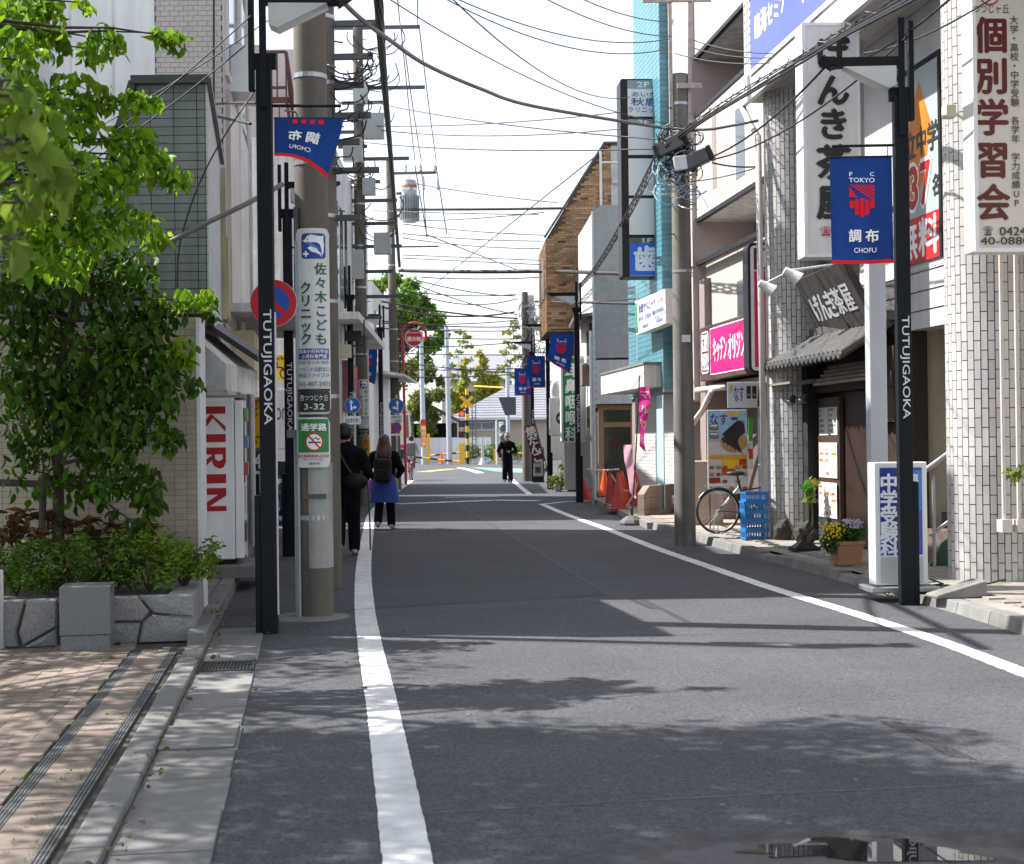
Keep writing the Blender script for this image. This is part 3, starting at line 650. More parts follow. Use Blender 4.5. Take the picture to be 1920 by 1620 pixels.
# parked scooter
p = G(528, 1012); S0 = thing('parked_scooter', 'dark blue scooter parked behind the street lamp post', 'scooter', (p.x-.05, p.y, 0), R_(80))
mb_ = mat('scooter_blue', (.02, .035, .10), .25, .1, 4, coat=.6)
for x in (-.55, .55):
    m = MB(); m.tube([(x+.2*math.cos(a), 0, .24+.2*math.sin(a)) for a in [2*math.pi*i/18 for i in range(19)]], .055, 8); m.build('tyre', M_BLACK, S0, smooth=True)
    m = MB(); m.cyl((x, -.03, .24), (x, .03, .24), .15, n=16); m.build('rim', M_STEEL, S0)
m = MB(); m.sph((-.45, 0, .55), (.36, .17, .2)); m.sph((-.1, 0, .32), (.4, .14, .09)); m.sph((.42, 0, .62), (.1, .2, .34)); m.build('body', mb_, S0, smooth=True)
m = MB(); m.sph((-.35, 0, .74), (.34, .14, .07)); m.build('seat', M_BLACK, S0, smooth=True)
m = MB(); m.tube([(.55, 0, .24), (.42, 0, .75), (.36, 0, .98)], .03, 8); m.tube([(.33, -.32, 1.0), (.36, 0, .98), (.33, .32, 1.0)], .016, 8); m.build('handlebar', M_STEELD, S0)
m = MB(); m.sph((.44, 0, .9), (.08, .12, .08)); m.build('headlight', M_WHITE, S0, smooth=True)
m = MB(); m.prism([(-.2, 0), (.2, 0), (.14, .3), (-.14, .3)], (.5, 0, .95), (0, 1, 0), (-.3, 0, .95), .006); m.build('windscreen', M_GLASS, S0)

# ================================================================== stone planter
pa, pb = G(-120, 1221, .03), G(364, 1202, .03); dv = (pb-pa); Lp = dv.length; ang = math.atan2(dv.y, dv.x)
PL = thing('stone_planter', 'granite crazy-stone planter wall on the forecourt below the low house', 'planter', (pa.x, pa.y, .03), ang)
hp = .36
m = MB(); pr = Vector((W(381, 1085, 12.25).x, 12.25)); loc = PL.matrix_basis.inverted() @ Vector((pr.x, pr.y, .03))
V = [(0, .05), (Lp-.04, .05), (loc.x, loc.y), (-1, loc.y+.3)]
m.add([(x, y, -.03) for x, y in V]+[(x, y, hp-.04) for x, y in V], [(0, 1, 5, 4), (1, 2, 6, 5), (2, 3, 7, 6), (3, 0, 4, 7), (4, 5, 6, 7)]); m.build('planter_core', mat('planter_soil', (.15, .14, .125), .95, .3, 10), PL)
M_GRAN = mat('rough_granite', (.23, .225, .22), .8, .35, 55, rand=.12, bump=.6, bscale=40)
u0 = (PL.matrix_basis.inverted() @ G(208, 1218, .03)).x; 
stones = [[(u0-.04, .0), (u0-.04, .165), (u0+.20, .155), (u0+.17, .0)], [(u0-.04, .175), (u0-.04, hp), (u0+.18, hp), (u0+.27, .235), (u0+.205, .165)],
 [(u0+.19, hp), (Lp, hp), (Lp, .19), (u0+.29, .225)], [(u0+.18, 0), (u0+.215, .16), (u0+.285, .215), (Lp, .18), (Lp, 0)]]
ub = (PL.matrix_basis.inverted() @ G(88, 1222, .03)).x
stones += [[(ub+.05, .0), (ub+.05, .14), (ub-.19, .01), (ub-.19, 0)], [(ub+.05, .15), (ub+.05, hp), (ub-.17, hp), (ub-.235, .11), (ub-.2, .015)], [(ub-.18, hp), (ub-.245, .11), (ub-.23, 0), (ub-.55, 0), (ub-.6, hp)], [(ub-.61, hp), (ub-.56, 0), (-.02, 0), (-.02, hp)], [(ub-.2, .002), (ub-.21, .01), (ub-.225, 0)]]
for q in stones[:-1]:
    cxx = sum(p[0] for p in q)/len(q); cy = sum(p[1] for p in q)/len(q); mb2 = MB()
    def shr(p, e): L = math.hypot(p[0]-cxx, p[1]-cy); f = max(.3, 1-e/L); return (cxx+(p[0]-cxx)*f, cy+(p[1]-cy)*f)
    k = len(q); o1 = [shr(p, .003) for p in q]; o2 = [shr(p, .02) for p in q]
    vs = [(x, .055, z) for x, z in o1]+[(x, .008, z) for x, z in o1]+[(x, -.012+rnd.uniform(-.008, .008), z) for x, z in o2]+[(cxx, -.022, cy)]
    fs = [(i, (i+1) % k, k+(i+1) % k, k+i) for i in range(k)]+[(k+i, k+(i+1) % k, 2*k+(i+1) % k, 2*k+i) for i in range(k)]+[(2*k+i, 2*k+(i+1) % k, 3*k) for i in range(k)]
    mb2.add(vs, [f[::-1] if cxx < 1e9 and False else f for f in fs]); o = mb2.build('stone', M_GRAN, PL); o.data.validate(); 
import bmesh
def fixn(o):
    bm = bmesh.new(); bm.from_mesh(o.data); bmesh.ops.recalc_face_normals(bm, faces=bm.faces); bm.to_mesh(o.data); bm.free(); return o
for o in [c for c in PL.children if c.name.startswith('stone')]: fixn(o)
e = Vector((loc.x-Lp, loc.y-0)); 
for i in range(2):                                                  # side stones running back
    t0, t1 = i/2+.006, (i+1)/2-.006; p0 = Vector((Lp, .0))+e*t0; p1 = Vector((Lp, .0))+e*t1
    m = MB(); m.add([(p0.x-.2, p0.y+.02, 0), (p0.x+.012, p0.y, 0), (p1.x+.012, p1.y, 0), (p1.x-.2, p1.y, 0), (p0.x-.2, p0.y+.02, hp), (p0.x, p0.y, hp), (p1.x, p1.y, hp), (p1.x-.2, p1.y, hp)], [(0, 3, 2, 1), (4, 5, 6, 7), (0, 1, 5, 4), (1, 2, 6, 5), (2, 3, 7, 6), (3, 0, 4, 7)]); m.build('stone', M_GRAN, PL, bevel=.015)
# granite utility pedestal
p0, p1 = G(112, 1222, .035), G(207, 1219, .035); dv = p1-p0
GB = thing('granite_pedestal', 'square polished grey granite pedestal standing in front of the planter', 'pedestal', (p0.x, p0.y, .035), math.atan2(dv.y, dv.x)+R_(2)); w_ = dv.length
M_GRP = mat('polished_granite', (.15, .155, .165), .35, .45, 90, spec=.5)
m = MB(); m.box(.006, w_-.006, .006, .34, 0, .11); m.build('plinth', M_GRP, GB, bevel=.003)
m = MB(); m.box(0, w_, 0, .345, .114, .47); m.build('block', M_GRP, GB, bevel=.005)
m = MB(); p = G(-4, 1218, .03); m.box(p.x-.1, p.x+.03, p.y-.05, p.y+.05, .03, .62); tag(m.build('marker_post', M_PLASTER, bevel=.005), 'pale post cut by the picture edge beside planter', 'post')

# ================================================================== vending machine
KX0, KX1 = W(376, 1050, 15.1).x, W(441, 1050, 15.1).x
KB = thing('vending_machine', 'white drinks vending machine with red lettering on its side', 'vending machine', (KX0, 15.1, .27), R_(10)); kw = KX1-KX0; kh = 1.75
m = MB(); m.box(0, kw, 0, 1.0, .05, kh); m.build('cabinet', mat('vending_white', (.88, .88, .89), .4, .05, 3, streak=.1, stain=.05), KB, bevel=.012)
m = MB(); m.box(kw+.004, kw+.09, -.012, 1.03, .06, kh-.03); m.build('door', mat('vending_white', (.6, .6, .6)), KB, bevel=.012)
m = MB(); m.box(kw+.095, kw+.103, .06, .96, .85, kh-.1); o = m.build('display_window', M_GLASS, KB)
for r in range(3):
    for i in range(8):
        m = MB(); m.cyl((kw+.112, .12+i*.105, .93+r*.29), (kw+.112, .12+i*.105, 1.06+r*.29), .03, n=10)
        m.build('drink_can', mat('can_%d' % ((i*3+r) % 5), [(.5, .05, .04), (.05, .2, .45), (.1, .35, .12), (.6, .5, .1), (.5, .5, .5)][(i*3+r) % 5], .3, .05), o)
m = MB(); m.box(kw+.095, kw+.115, .2, .8, .22, .42); m.build('delivery_flap', M_STEELD, KB); m = MB(); m.box(kw+.095, kw+.108, .7, .95, .5, .8); m.build('coin_panel', M_STEEL, KB)
m = MB(); m.box(.02, kw+.12, .02, 1.0, kh, kh+.03); m.build('top_cap', M_STEEL, KB); m = MB(); m.box(.05, kw, .1, .9, 0, .05); m.build('feet', M_DARK, KB)
P = Print(r=(0, 0, -1), u=(1, 0, 0), o=(0, 0, kh)); 
zz = (1.0-(763-745)/310)*kh
P = Print(o=(kw*.05, -.0005, kh-.09), r=(0, 0, -1), u=(1, 0, 0))
def serif(P, x, wd, ht, ch, c):                                      # bold slab-serif capitals: x along the reading direction
    t = wd*.36
    if ch == 'I': P.rect(x, 0, x+wd*.62, ht, c)
    if ch in 'KRN': P.rect(x, 0, x+t, ht, c)
    if ch == 'K': P.poly([(x+t, ht*.42), (x+wd*.98, ht), (x+wd*1.25, ht), (x+t*1.55, ht*.5), (x+wd*1.35, 0), (x+wd*.9, 0)], c)
    if ch == 'R':
        P.poly([(x+t, ht), (x+wd*.75, ht), (x+wd*1.05, ht*.9), (x+wd*1.1, ht*.72), (x+wd*.95, ht*.52), (x+wd*.7, ht*.44), (x+t, ht*.44), (x+t, ht*.55), (x+wd*.6, ht*.56), (x+wd*.72, ht*.72), (x+wd*.6, ht*.88), (x+t, ht*.88)], c)
        P.poly([(x+t, ht*.5), (x+wd*.55, ht*.5), (x+wd*1.25, 0), (x+wd*.8, 0)], c)
    if ch == 'N': P.poly([(x, ht), (x+wd*.42, ht), (x+wd*1.25, 0), (x+wd*.95, 0), (x+wd*.1, ht*.97)], c); P.rect(x+wd*.98, 0, x+wd*1.25, ht, c)
s_ = kh/ (1057-745); Hh = kw*.70
for ch, y0, y1 in (('K', 763, 812), ('I', 815, 830), ('R', 840, 886), ('I', 890, 907), ('N', 916, 960)):
    wd = (y1-y0)*s_; serif(P, (y0-763)*s_, wd/(.62 if ch == 'I' else 1.28), Hh, ch, '#b0101a')
P.build(KB)
m = MB(); m.box(KX0-.05, KX1+.22, 15.0, 16.15, .13, .265); tag(m.build('concrete_slab', M_CONC, bevel=.015), 'low concrete slab under the white vending machine', 'slab')
# ================================================================== street lamps with banners
NB, RED, WHT = '#0d3f8c', '#e01020', '#f2f2f2'
M_SHADE = mat('milky_lamp_shade', (.62, .64, .64), .35, .05, 4, trans=.35)
M_NAVYB = mat('banner_blue_cloth', hexc('#0b3a82'), .85, .08, 12, trans=.18)
def emblem(P, x, y, w, h, full=True):
    """red striped crest: slanted bars over upright bars with a rounded foot"""
    if full:
        P.text('F', x+w*.02, y+h*1.28, x+w*.14, y+h*1.4, WHT, .02); P.text('C', x+w*.83, y+h*1.28, x+w*.98, y+h*1.4, WHT, .02); P.text('TOKYO', x, y+h*1.08, x+w, y+h*1.22, WHT, .02)
        for i in range(5):
            a = .02+i*.19; b = min(a+.115, 1.0)
            P.poly([(x+w*a, y+h), (x+w, y+h-h*.52*(1-a)), (x+w, y+h-h*.52*(1-b)), (x+w*b, y+h)], RED)
        P.poly([(x, y+h*.95), (x, y+h*.62), (x+w*.30, y+h*.60)], RED)
    n = 5
    for i in range(n):
        x0, x1 = x+w*(i/n+.015), x+w*((i+1)/n-.015); c = abs((i+.5)/n-.5)*2
        lo = y+h*.30*c*c*1.4; hi = y+h*(.48+.1*(1-c))
        P.poly([(x0, lo+.01*h*(1 if i < 2 else -1)), (x1, lo-.01*h*(1 if i < 2 else -1)), (x1, hi), (x0, hi)], RED)
def banner(parent, w, h, seed, blow=0.0, back=False, x0=0.0, ztop=0.0, fold=False):
    """cloth hanging from a rod at ztop; blow swings the free lower part sideways and gathers it"""
    ph = seed*1.7
    def warp(x, y, hh):                                              # x 0..w, y 0..h from the bottom
        t = 1-y/h; u = x/w
        dx = blow*.34*t**1.6*(1 if True else 0)*w
        sq = 1-abs(blow)*.55*t*(1-u if blow > 0 else u)
        xx = x + dx + (0 if blow >= 0 else 0); zz = -h*t*(1-abs(blow)*.25*(1-u)) + (abs(blow)*.5*h*t*t*(1-u)**1.2)
        yy = .022*math.sin(u*7+ph+t*2.2)*(.25+t) + .012*math.sin(u*15+ph*2)*t + abs(blow)*.12*math.sin(u*3.2+t*2)*t
        return Vector((x0+xx, yy-hh, ztop+zz))
    hv = h
    if fold:                                                         # lower half blown up over the rod: only the back of the lower part shows
        hv = h*.475
        def warp(x, y, hh):
            u = x/w; t = 1-y/hv; xb = u*.74*w; zb = -(.31+.03*u+.15*u**3)
            return Vector((x0+u*w+(xb-u*w)*t**1.3, -.02-hh-.03*math.sin(u*5)*t-.02*t, ztop+zb*t))
    n, k = 22, 34; m = MB()
    m.add([warp(w*i/n, hv*j/k, 0) for j in range(k+1) for i in range(n+1)], [(j*(n+1)+i, j*(n+1)+i+1, (j+1)*(n+1)+i+1, (j+1)*(n+1)+i) for j in range(k) for i in range(n)])
    b = m.build('banner', M_NAVYB, parent, smooth=True)
    def wf(x, y, hh): return warp(w-x if back else x, y, hh)
    P = Print(warp=wf, eps=.0025); P.strip = .02; P.rect(0, 0, w, h*.035, RED, 22, 1)
    if blow == 0 or True: emblem(P, w*.30, h*.44, w*.42, h*.30, full=not back) if not fold else [P.rect(w*(.28+i*.125), h*.41, w*(.28+i*.125+.075), h*.455, RED, 2) for i in range(4)]
    P.h_('調布', w*.28, h*.215, w*.22, w*.28, WHT, .035); P.text('CHOFU', w*.37, h*.105, w*.73, h*.15, WHT, .01)
    P.build(b, 'banner_print', M_CLOTHP); b['label'] = 'blue banner with red hem and white lettering'
    return b
def street_lamp(label, base, side, rz=0, sc=1.0, blow=0.0, back=False, ban=True, txt=True, seed=1, strip_white=False, foot=-1, bannerside=None, arm=True, fold=False, za0=5.02, zb0=4.18):
    t = thing('street_lamp', label, 'street lamp', base, rz, 'navy street lamps along the street'); s = side
    m = MB(); m.box(-.062, .062, -.06, .06, -.05, 4.62*sc); m.box(foot*.062 if foot > 0 else -.112, .112 if foot > 0 else -.062, -.045, .07, -.03, 1.12*sc); m.build('post', M_NAVY, t, bevel=.006)
    m = MB(); m.box(-.028, .028, -.085, -.0605, 4.25*sc, 5.32*sc); m.box(-s*.1-.022, -s*.1+.022, -.04, .04, 4.4*sc, 5.3*sc); m.box(-.1, .1, -.03, .03, 4.58*sc, 4.7*sc); m.build('upper_post', M_NAVY, t)
    if arm:
        za = za0*sc; m = MB(); m.bar((0, -.02, za), (s*.62, -.02, za), .10, .085); m.prism([(s*.60, -.04), (s*.72, .04), (s*.6, .04)], (0, -.12, za), (1, 0, 0), (0, 0, 1), .24) if s > 0 else m.prism([(s*.72, .04), (s*.60, -.04), (s*.6, .04)], (0, -.12, za), (1, 0, 0), (0, 0, 1), .24)
        m.build('arm', M_NAVY, t)
        m = MB(); q = [(s*.05, -.05), (s*.05, -.22), (s*.12, -.25), (s*.52, -.05)]
        if s < 0: q = q[::-1]
        m.prism(q[::-1], (0, -.10, za), (1, 0, 0), (0, 0, 1), .2); fixn(m.build('lamp_shade', M_SHADE, t))
    b_ = bannerside or s
    if ban:
        m = MB(); zr = zb0*sc; m.cyl((b_*.05, 0, zr), (b_*.62, 0, zr), .013, n=8); m.cyl((b_*.075, 0, zr-.1), (b_*.64, 0, zr-.1), .008, n=6)
        for x in (.12, .55): m.tube([(b_*x, 0, zr), (b_*x, -.01, zr-.05), (b_*x, 0, zr-.1)], .004, 5)
        m.build('banner_rod', M_NAVY, t)
        banner(t, .56, .97, seed, blow, back, x0=(.08 if b_ > 0 else -.64), ztop=zr-.105, fold=fold)
    if txt:
        P = Print(o=(-.042, -.06, 2.62*sc), r=(0, 0, -1), u=(1, 0, 0)); P.text('TUTUJIGAOKA', 0, 0, .93, .085, '#c9ccd0', .012); P.build(t)
    if strip_white:
        m = MB(); m.box(.0625, .072, -.02, .02, .15, 2.6); m.build('edge_strip', M_WHITE, t)
    return t
pL = G(507, 1187)
SLL = street_lamp('navy street lamp post in front of the concrete utility pole, its banner blown inside out', (pL.x, pL.y, 0), 1, R_(3), back=True, seed=2, strip_white=True, fold=True, za0=5.14, zb0=4.28)
pR = G(1700, 1134)
SLR = street_lamp('navy street lamp post before the white tiled column, banner hanging straight', (pR.x, pR.y, 0), -1, R_(-2), seed=5, foot=1, za0=4.93)
p = W(545, 960, 19.5); street_lamp('navy street lamp mostly hidden behind the clinic sign pole', (p.x, 19.5, 0), 1, R_(4), seed=3, ban=True)
p = G(1085, 942); street_lamp('navy street lamp beside the orange traffic cones', (p.x, p.y, 0), -1, R_(2), seed=6, blow=-.5, foot=1)
p = G(1030, 917); street_lamp('navy street lamp beside the maroon skewer-shop flag', (p.x, p.y, 0), -1, R_(2), seed=8, foot=1)
p = G(1000, 903); street_lamp('navy street lamp against the grey pole near the crossing', (p.x, p.y, 0), -1, R_(2), seed=9, foot=1)
p = W(660, 900, 31); street_lamp('navy street lamp behind the man in black, junction box on its post', (p.x, 31, 0), 1, 0, seed=4, ban=False, arm=False)
p = W(716, 900, 40); street_lamp('navy street lamp above the brown-haired woman', (p.x, 40, 0), -1, 0, seed=11, ban=True, blow=-.4)
# frame rack and junction box hung on the lamp at 31 m
q = W(652, 640, 30.9); t = thing('sign_bracket', 'black iron frame bracket high on the lamp behind the man', 'bracket', (q.x, 30.85, q.z)); m = MB()
for z in (-.32, -.1, .1, .42): m.bar((-.05, 0, z), (.36, 0, z), .03, .03)
for x in (-.05, .09, .36): m.bar((x, 0, -.34), (x, 0, .46), .03, .03)
m.box(-.04, .3, -.03, .02, .0, .22); m.build('frame', M_BLACK, t)
q = W(650, 657, 30.8); m = MB(); m.box(q.x-.2, q.x+.1, 30.72, 30.86, q.z-.16, q.z+.12); tag(m.build('junction_box', mat('cream_box', (.6, .54, .42), .5, .08, 5), bevel=.01), 'cream junction box strapped to lamp behind the man', 'box')

# ================================================================== utility poles
def band(mb, x, y, z, r, h=.04): mb.lathe([(r+.004, 0), (r+.006, 0), (r+.006, h), (r+.004, h)], 20, (x, y, z))
def util_pole(label, base, r0, r1, h, bands=(), lean=(0, 0), ground_wrap=None, group='concrete utility poles'):
    t = thing('utility_pole', label, 'utility pole', base, 0, group); m = MB()
    n = 14; m.tube([(lean[0]*i/n, lean[1]*i/n, -.1+(h+.1)*i/n) for i in range(n+1)], [r0+(r1-r0)*i/n for i in range(n+1)], 28); o = m.build('shaft', M_POLE, t); smooth_by_angle(o)
    for z in bands: m = MB(); band(m, lean[0]*z/h, lean[1]*z/h, z, r0+(r1-r0)*z/h); m.build('steel_band', M_STEEL, t)
    for i in range(4, int(h/.45)):
        z = 2.2+i*.45; a = (i % 2)*math.pi + .6
        if z < h-.3: m = MB(); m.cyl((r0*.7*math.cos(a), r0*.7*math.sin(a), z), ((r0+.1)*math.cos(a), (r0+.1)*math.sin(a), z), .009, n=6); m.build('step_bolt', M_STEELD, t)
    return t
p1 = G(589, 1160); p1 = Vector((p1.x, p1.y+.14, 0)); r1 = .155
UP1 = util_pole('concrete utility pole carrying the dolphin clinic sign', p1, r1, .135, 9.5, bands=(.86, 1.32, 3.35, 3.98, 4.75, 5.6))
m = MB(); a0, a1 = -2.9, -.15                                        # thin sheet wrapped round the lower shaft
vs = []; n = 20
for z in (.44, 1.36):
    for i in range(n+1): a = a0+1.1+(a1-a0-1.1+.6)*i/n; vs.append(((r1+.003)*math.cos(a), (r1+.003)*math.sin(a), z))
m.add(vs, [(i, i+1, n+2+i, n+1+i) for i in range(n)]); m.build('anti_poster_sheet', mat('pale_sheet', (.36, .355, .335), .6, .15, 4, streak=.3, stain=.3), UP1, smooth=True)
m = MB(); m.tube([(-.15, -.1, 0), (-.15, -.1, 1.62), (-.2, -.1, 1.64)], .017, 8); m.tube([(-.12, -.16, .02), (-.12, -.16, 3.3)], .013, 8); m.build('conduit', mat('grey_conduit', (.28, .32, .34), .5, .1, 6), UP1)
m = MB(); m.obox((.02, -.155, 1.07), (.2, .03, .04), Matrix.Identity(3)); m.obox((-.12, -.12, 3.4), (.04, .05, .4), Matrix.Identity(3)); m.obox((-.17, -.11, 1.62), (.1, .07, .07), Matrix.Identity(3)); m.build('bracket', M_STEELD, UP1)
m = MB(); m.lathe([(.36, 0), (.36, .004), (.3, .016), (.17, .02)], 20, (-.06, -.03, 0)); m.build('pole_footing', M_CONCD, UP1)
# clinic sign wrapped on the pole
def pole_sign(label, pole, r, px0, py0, px1, py1, d, draw, cat='sign', name='pole_sign', rad=.05, rzz=0, group=None, mt=None):
    a = W(px0, py1, d); b2 = W(px1, py0, d); w_ = b2.x-a.x; h_ = b2.z-a.z; cxx = (a.x+b2.x)/2
    t = thing(name, label, cat, (cxx, d, a.z), rzz, group); R2 = r*1.25
    def warp(x, y, hh): 
        th = (x-w_/2)/R2; return Vector((math.sin(th)*(R2+hh)*min(1, (w_/2)/(math.sin(w_/2/R2)*R2)), R2-math.cos(th)*(R2+hh), y))
    pl = rrect(0, 0, w_, h_, rad, 5)
    # board as a strip grid clipped by rounded corners
    n = 16; m = MB(); vs = []
    for i in range(n+1):
        x = w_*i/n; e = min(x, w_-x); ins = rad-math.sqrt(max(0, rad*rad-(rad-e)**2)) if e < rad else 0
        vs += [warp(x, ins, 0), warp(x, h_-ins, 0), warp(x, ins, -.006), warp(x, h_-ins, -.006)]
    fs = []
    for i in range(n): 
        q = 4*i; fs += [(q, q+4, q+5, q+1), (q+2, q+3, q+7, q+6), (q, q+2, q+6, q+4), (q+1, q+5, q+7, q+3)]
    fs += [(0, 1, 3, 2), (4*n, 4*n+2, 4*n+3, 4*n+1)]
    m.add(vs, fs); m.build('panel', mt or M_SIGNW, t, smooth=False)
    P = Print(warp=warp, eps=.0015); P.strip = .018; draw(P, w_, h_); P.build(t); return t
def dolphin(P, x0, y0, s, dark='#1d3f8c', light='#e8eef4'):
    P.poly([(x0+x*s, y0+y*s) for x, y in rrect(0, 0, 1, 1.02, .14)], dark)
    body = [(.06, .72), (.16, .78), (.24, .90), (.40, .97), (.60, .93), (.80, .90), (.92, .95), (.90, .80), (.93, .55), (.90, .25), (.84, .12), (.82, .40), (.76, .58), (.62, .66), (.46, .66), (.36, .60), (.22, .64)]
    P.faces([(x0+x*s, y0+y*s) for x, y in body], [tuple(range(len(body)))], light)
    P.poly([(x0+x*s, y0+y*s) for x, y in [(.20, .70), (.40, .66), (.62, .50), (.74, .40), (.60, .36), (.42, .44), (.30, .56)]], '#3a7fc0')
    P.poly([(x0+x*s, y0+y*s) for x, y in [(.26, .44), (.40, .50), (.60, .42), (.78, .24), (.84, .06), (.74, .18), (.58, .24), (.42, .28)]], light)
    P.disc(x0+.27*s, y0+.78*s, .03*s, dark); P.rect(x0+.08*s, y0+.16*s, x0+.32*s, y0+.23*s, light); P.rect(x0+.165*s, y0+.08*s, x0+.235*s, y0+.31*s, light)
def clinic(P, w, h):
    GR = '#1f5b33'; BL = '#2a3f86'
    dolphin(P, w*.22, h*.835, w*.66)
    P.v('佐々木こども', w*.735, h*.815, w*.33, h*.0755, GR, .03); P.v('クリニック', w*.33, h*.715, w*.35, h*.0685, GR, .035)
    P.rect(w*.11, h*.295, w*.93, h*.352, BL); P.text('日本小児科学会', w*.14, h*.326, w*.91, h*.348, '#f0f0f4', .02); P.text('小児科専門医', w*.2, h*.299, w*.88, h*.321, '#f0f0f4', .02)
    P.text('医師 佐々木 伸彦', w*.11, h*.268, w*.93, h*.286, '#50505a'); P.text('つつじヶ丘駅北口', w*.11, h*.229, w*.93, h*.253, BL, .008); P.text('横田ファイブ1F', w*.11, h*.196, w*.93, h*.222, BL, .008)
    P.text('042-487-2433', w*.09, h*.15, w*.95, h*.176, '#505a5c', .005)
    P.poly([(x, y) for x, y in rrect(w*.06, h*.012, w*.94, h*.122, .02)], '#15211d'); P.rect(w*.06, h*.122, w*.94, h*.136, '#1e2a26'); P.text('西つつじケ丘', w*.16, h*.072, w*.88, h*.103, '#d8dcd8'); P.text('3-32', w*.27, h*.025, w*.78, h*.056, '#d8dcd8', .01)
pole_sign('tall white clinic sign with leaping dolphin emblem, wrapped on the utility pole', p1, r1, 552, 427, 619, 777, p1.y-r1-.06, clinic)
def nosmoke(P, w, h):
    P.poly(rrect(w*.05, h*.30, w*.95, h*.965, .015), '#107a30'); P.text('通学路', w*.2, h*.73, w*.88, h*.88, '#f2f4f2', .03)
    P.disc(w*.55, h*.51, w*.24, '#f4f4f4'); P.rect(w*.40, h*.485, w*.72, h*.515, '#222222'); P.ring(w*.55, h*.51, w*.2, w*.24, '#c0202c'); P.stroke([(w*.4, h*.64), (w*.70, h*.38)], .014, '#c0202c'); P.stroke([(w*.52, h*.56), (w*.6, h*.60), (w*.64, h*.55), (w*.7, h*.58)], .008, '#333333')
    P.text('路上等喫煙禁止区域', w*.08, h*.195, w*.94, h*.26, '#b8202c', .015); P.text('No smoking', w*.28, h*.135, w*.76, h*.18, '#666666'); P.text('調布市', w*.42, h*.055, w*.7, h*.105, '#333344', .01)
pole_sign('green and white school-route no-smoking sign below the clinic sign', p1, r1, 550, 782, 621, 877, p1.y-r1-.062, nosmoke)
p = W(612, 900, 15.2); UP2 = util_pole('second concrete utility pole hidden behind the first one', (p.x, 15.2, 0), .155, .13, 9.0, bands=(2.0, 3.0, 3.9, 4.6, 5.3, 6.0, 6.7))
for z, l in ((6.9, .55), (6.55, .5), (5.95, .5), (4.98, .42), (4.4, .5), (6.25, .3), (5.6, .45), (5.3, .35), (4.7, .3), (3.9, .3)): m = MB(); m.bar((-.1, -.02, z), (l+.1, -.05, z), .05, .06); m.build('cross_arm', M_STEELD, UP2)
p = W(681, 940, 34.5); UP3 = util_pole('concrete utility pole with boxes and brackets beyond the man in black', (p.x, 34.5, 0), .155, .12, 11.6, bands=(2.6, 3.6, 4.4, 5.2, 6.2, 7.2, 8.2, 9.2, 10.2))
for z, a, b2 in ((11.45, -.9, 1.5), (10.0, -.9, 1.6), (9.3, -1, .3), (8.6, -.5, .2), (8.3, -.3, 1.2), (7.3, -.4, .9), (6.2, -1.3, 1.0), (5.0, -.3, 1.1), (5.6, -.2, .8), (9.65, -.4, .7), (8.95, -.8, .6), (7.75, -.6, .5), (6.75, -.3, .9), (4.5, -.3, .5)): m = MB(); m.bar((a, 0, z), (b2, -.05, z), .07, .08); m.build('cross_arm', M_STEELD, UP3)
for q in ((.15, .62, -.3, -.05, 8.75, 9.35), (-.35, .1, -.35, -.1, 8.2, 8.75), (.35, .75, -.28, 0, 6.0, 6.5), (-.1, .25, -.32, -.16, 9.6, 10.1), (.1, .4, -.3, -.1, 7.4, 7.8), (-.2, .1, -.3, -.16, 5.4, 6.1)): m = MB(); m.box(*q); m.build('equipment_box', mat('grey_equipment_box', (.40, .41, .40), .5, .1, 5), UP3)
p = W(744, 905, 45.0); UP4 = util_pole('concrete utility pole with a grey pole-mounted transformer', (p.x, 45.0, 0), .15, .11, 10.4, bands=(2.5, 4, 5, 6, 7, 8, 9), lean=(-.12, 0))
m = MB(); m.bar((-.2, 0, 9.9), (1.35, -.05, 9.9), .08, .08); m.bar((-.2, 0, 7.6), (1.4, 0, 7.6), .05, .05)
m.build('cross_arm', M_STEELD, UP4)
m = MB()
for x in (.4, .85, 1.3):
    m.lathe([(.03, 0), (.06, .05), (.035, .1), (.06, .15), (.035, .2), (.02, .26)], 10, (x, -.05, 9.95)); m.lathe([(.03, 0), (.055, .06), (.03, .12), (.05, .2), (.02, .45)], 10, (x+.1, -.05, 9.35))
m.build('insulator', mat('insulator_white', (.5, .52, .54), .2, .05), UP4)
q = W(768, 417, 44.6); tz = q.z; TR = thing('transformer', 'grey finned cylindrical transformer mounted high on a utility pole', 'transformer', (q.x, 44.6, tz))
m = MB(); m.lathe([(.2, 0), (.25, .04), (.25, .85), (.24, .86), (.24, 1.15), (.21, 1.22), (.21, 1.3), (.12, 1.34)], 24); smooth_by_angle(m.build('tank', mat('transformer_grey', (.34, .36, .38), .45, .12, 6, streak=.2), TR))
m = MB()
for i in range(22): a = 2*math.pi*i/22; m.obox((.275*math.cos(a), .275*math.sin(a), .45), (.07, .018, .74), Matrix.Rotation(a, 3, 'Z'))
m.build('cooling_fin', mat('transformer_grey', (.34, .36, .38)), TR)
m = MB()
for a in (-2.4, -1.57, -.75): m.cyl((.22*math.cos(a), .22*math.sin(a), 1.0), (.33*math.cos(a), .33*math.sin(a), 1.0), .05, .035, 10)
m.build('bushing', M_WHITE, TR)
m = MB(); m.lathe([(.243, 1.06), (.246, 1.1), (.243, 1.14)], 24); m.build('rust_band', mat('rust', (.3, .16, .06), .9, .4, 8), TR)
m = MB(); m.bar((-.4, 0, .9), (-.2, 0, .9), .08, .08); m.bar((-.4, 0, .2), (-.2, 0, .2), .08, .08); m.build('mounting_bracket', M_STEELD, TR)
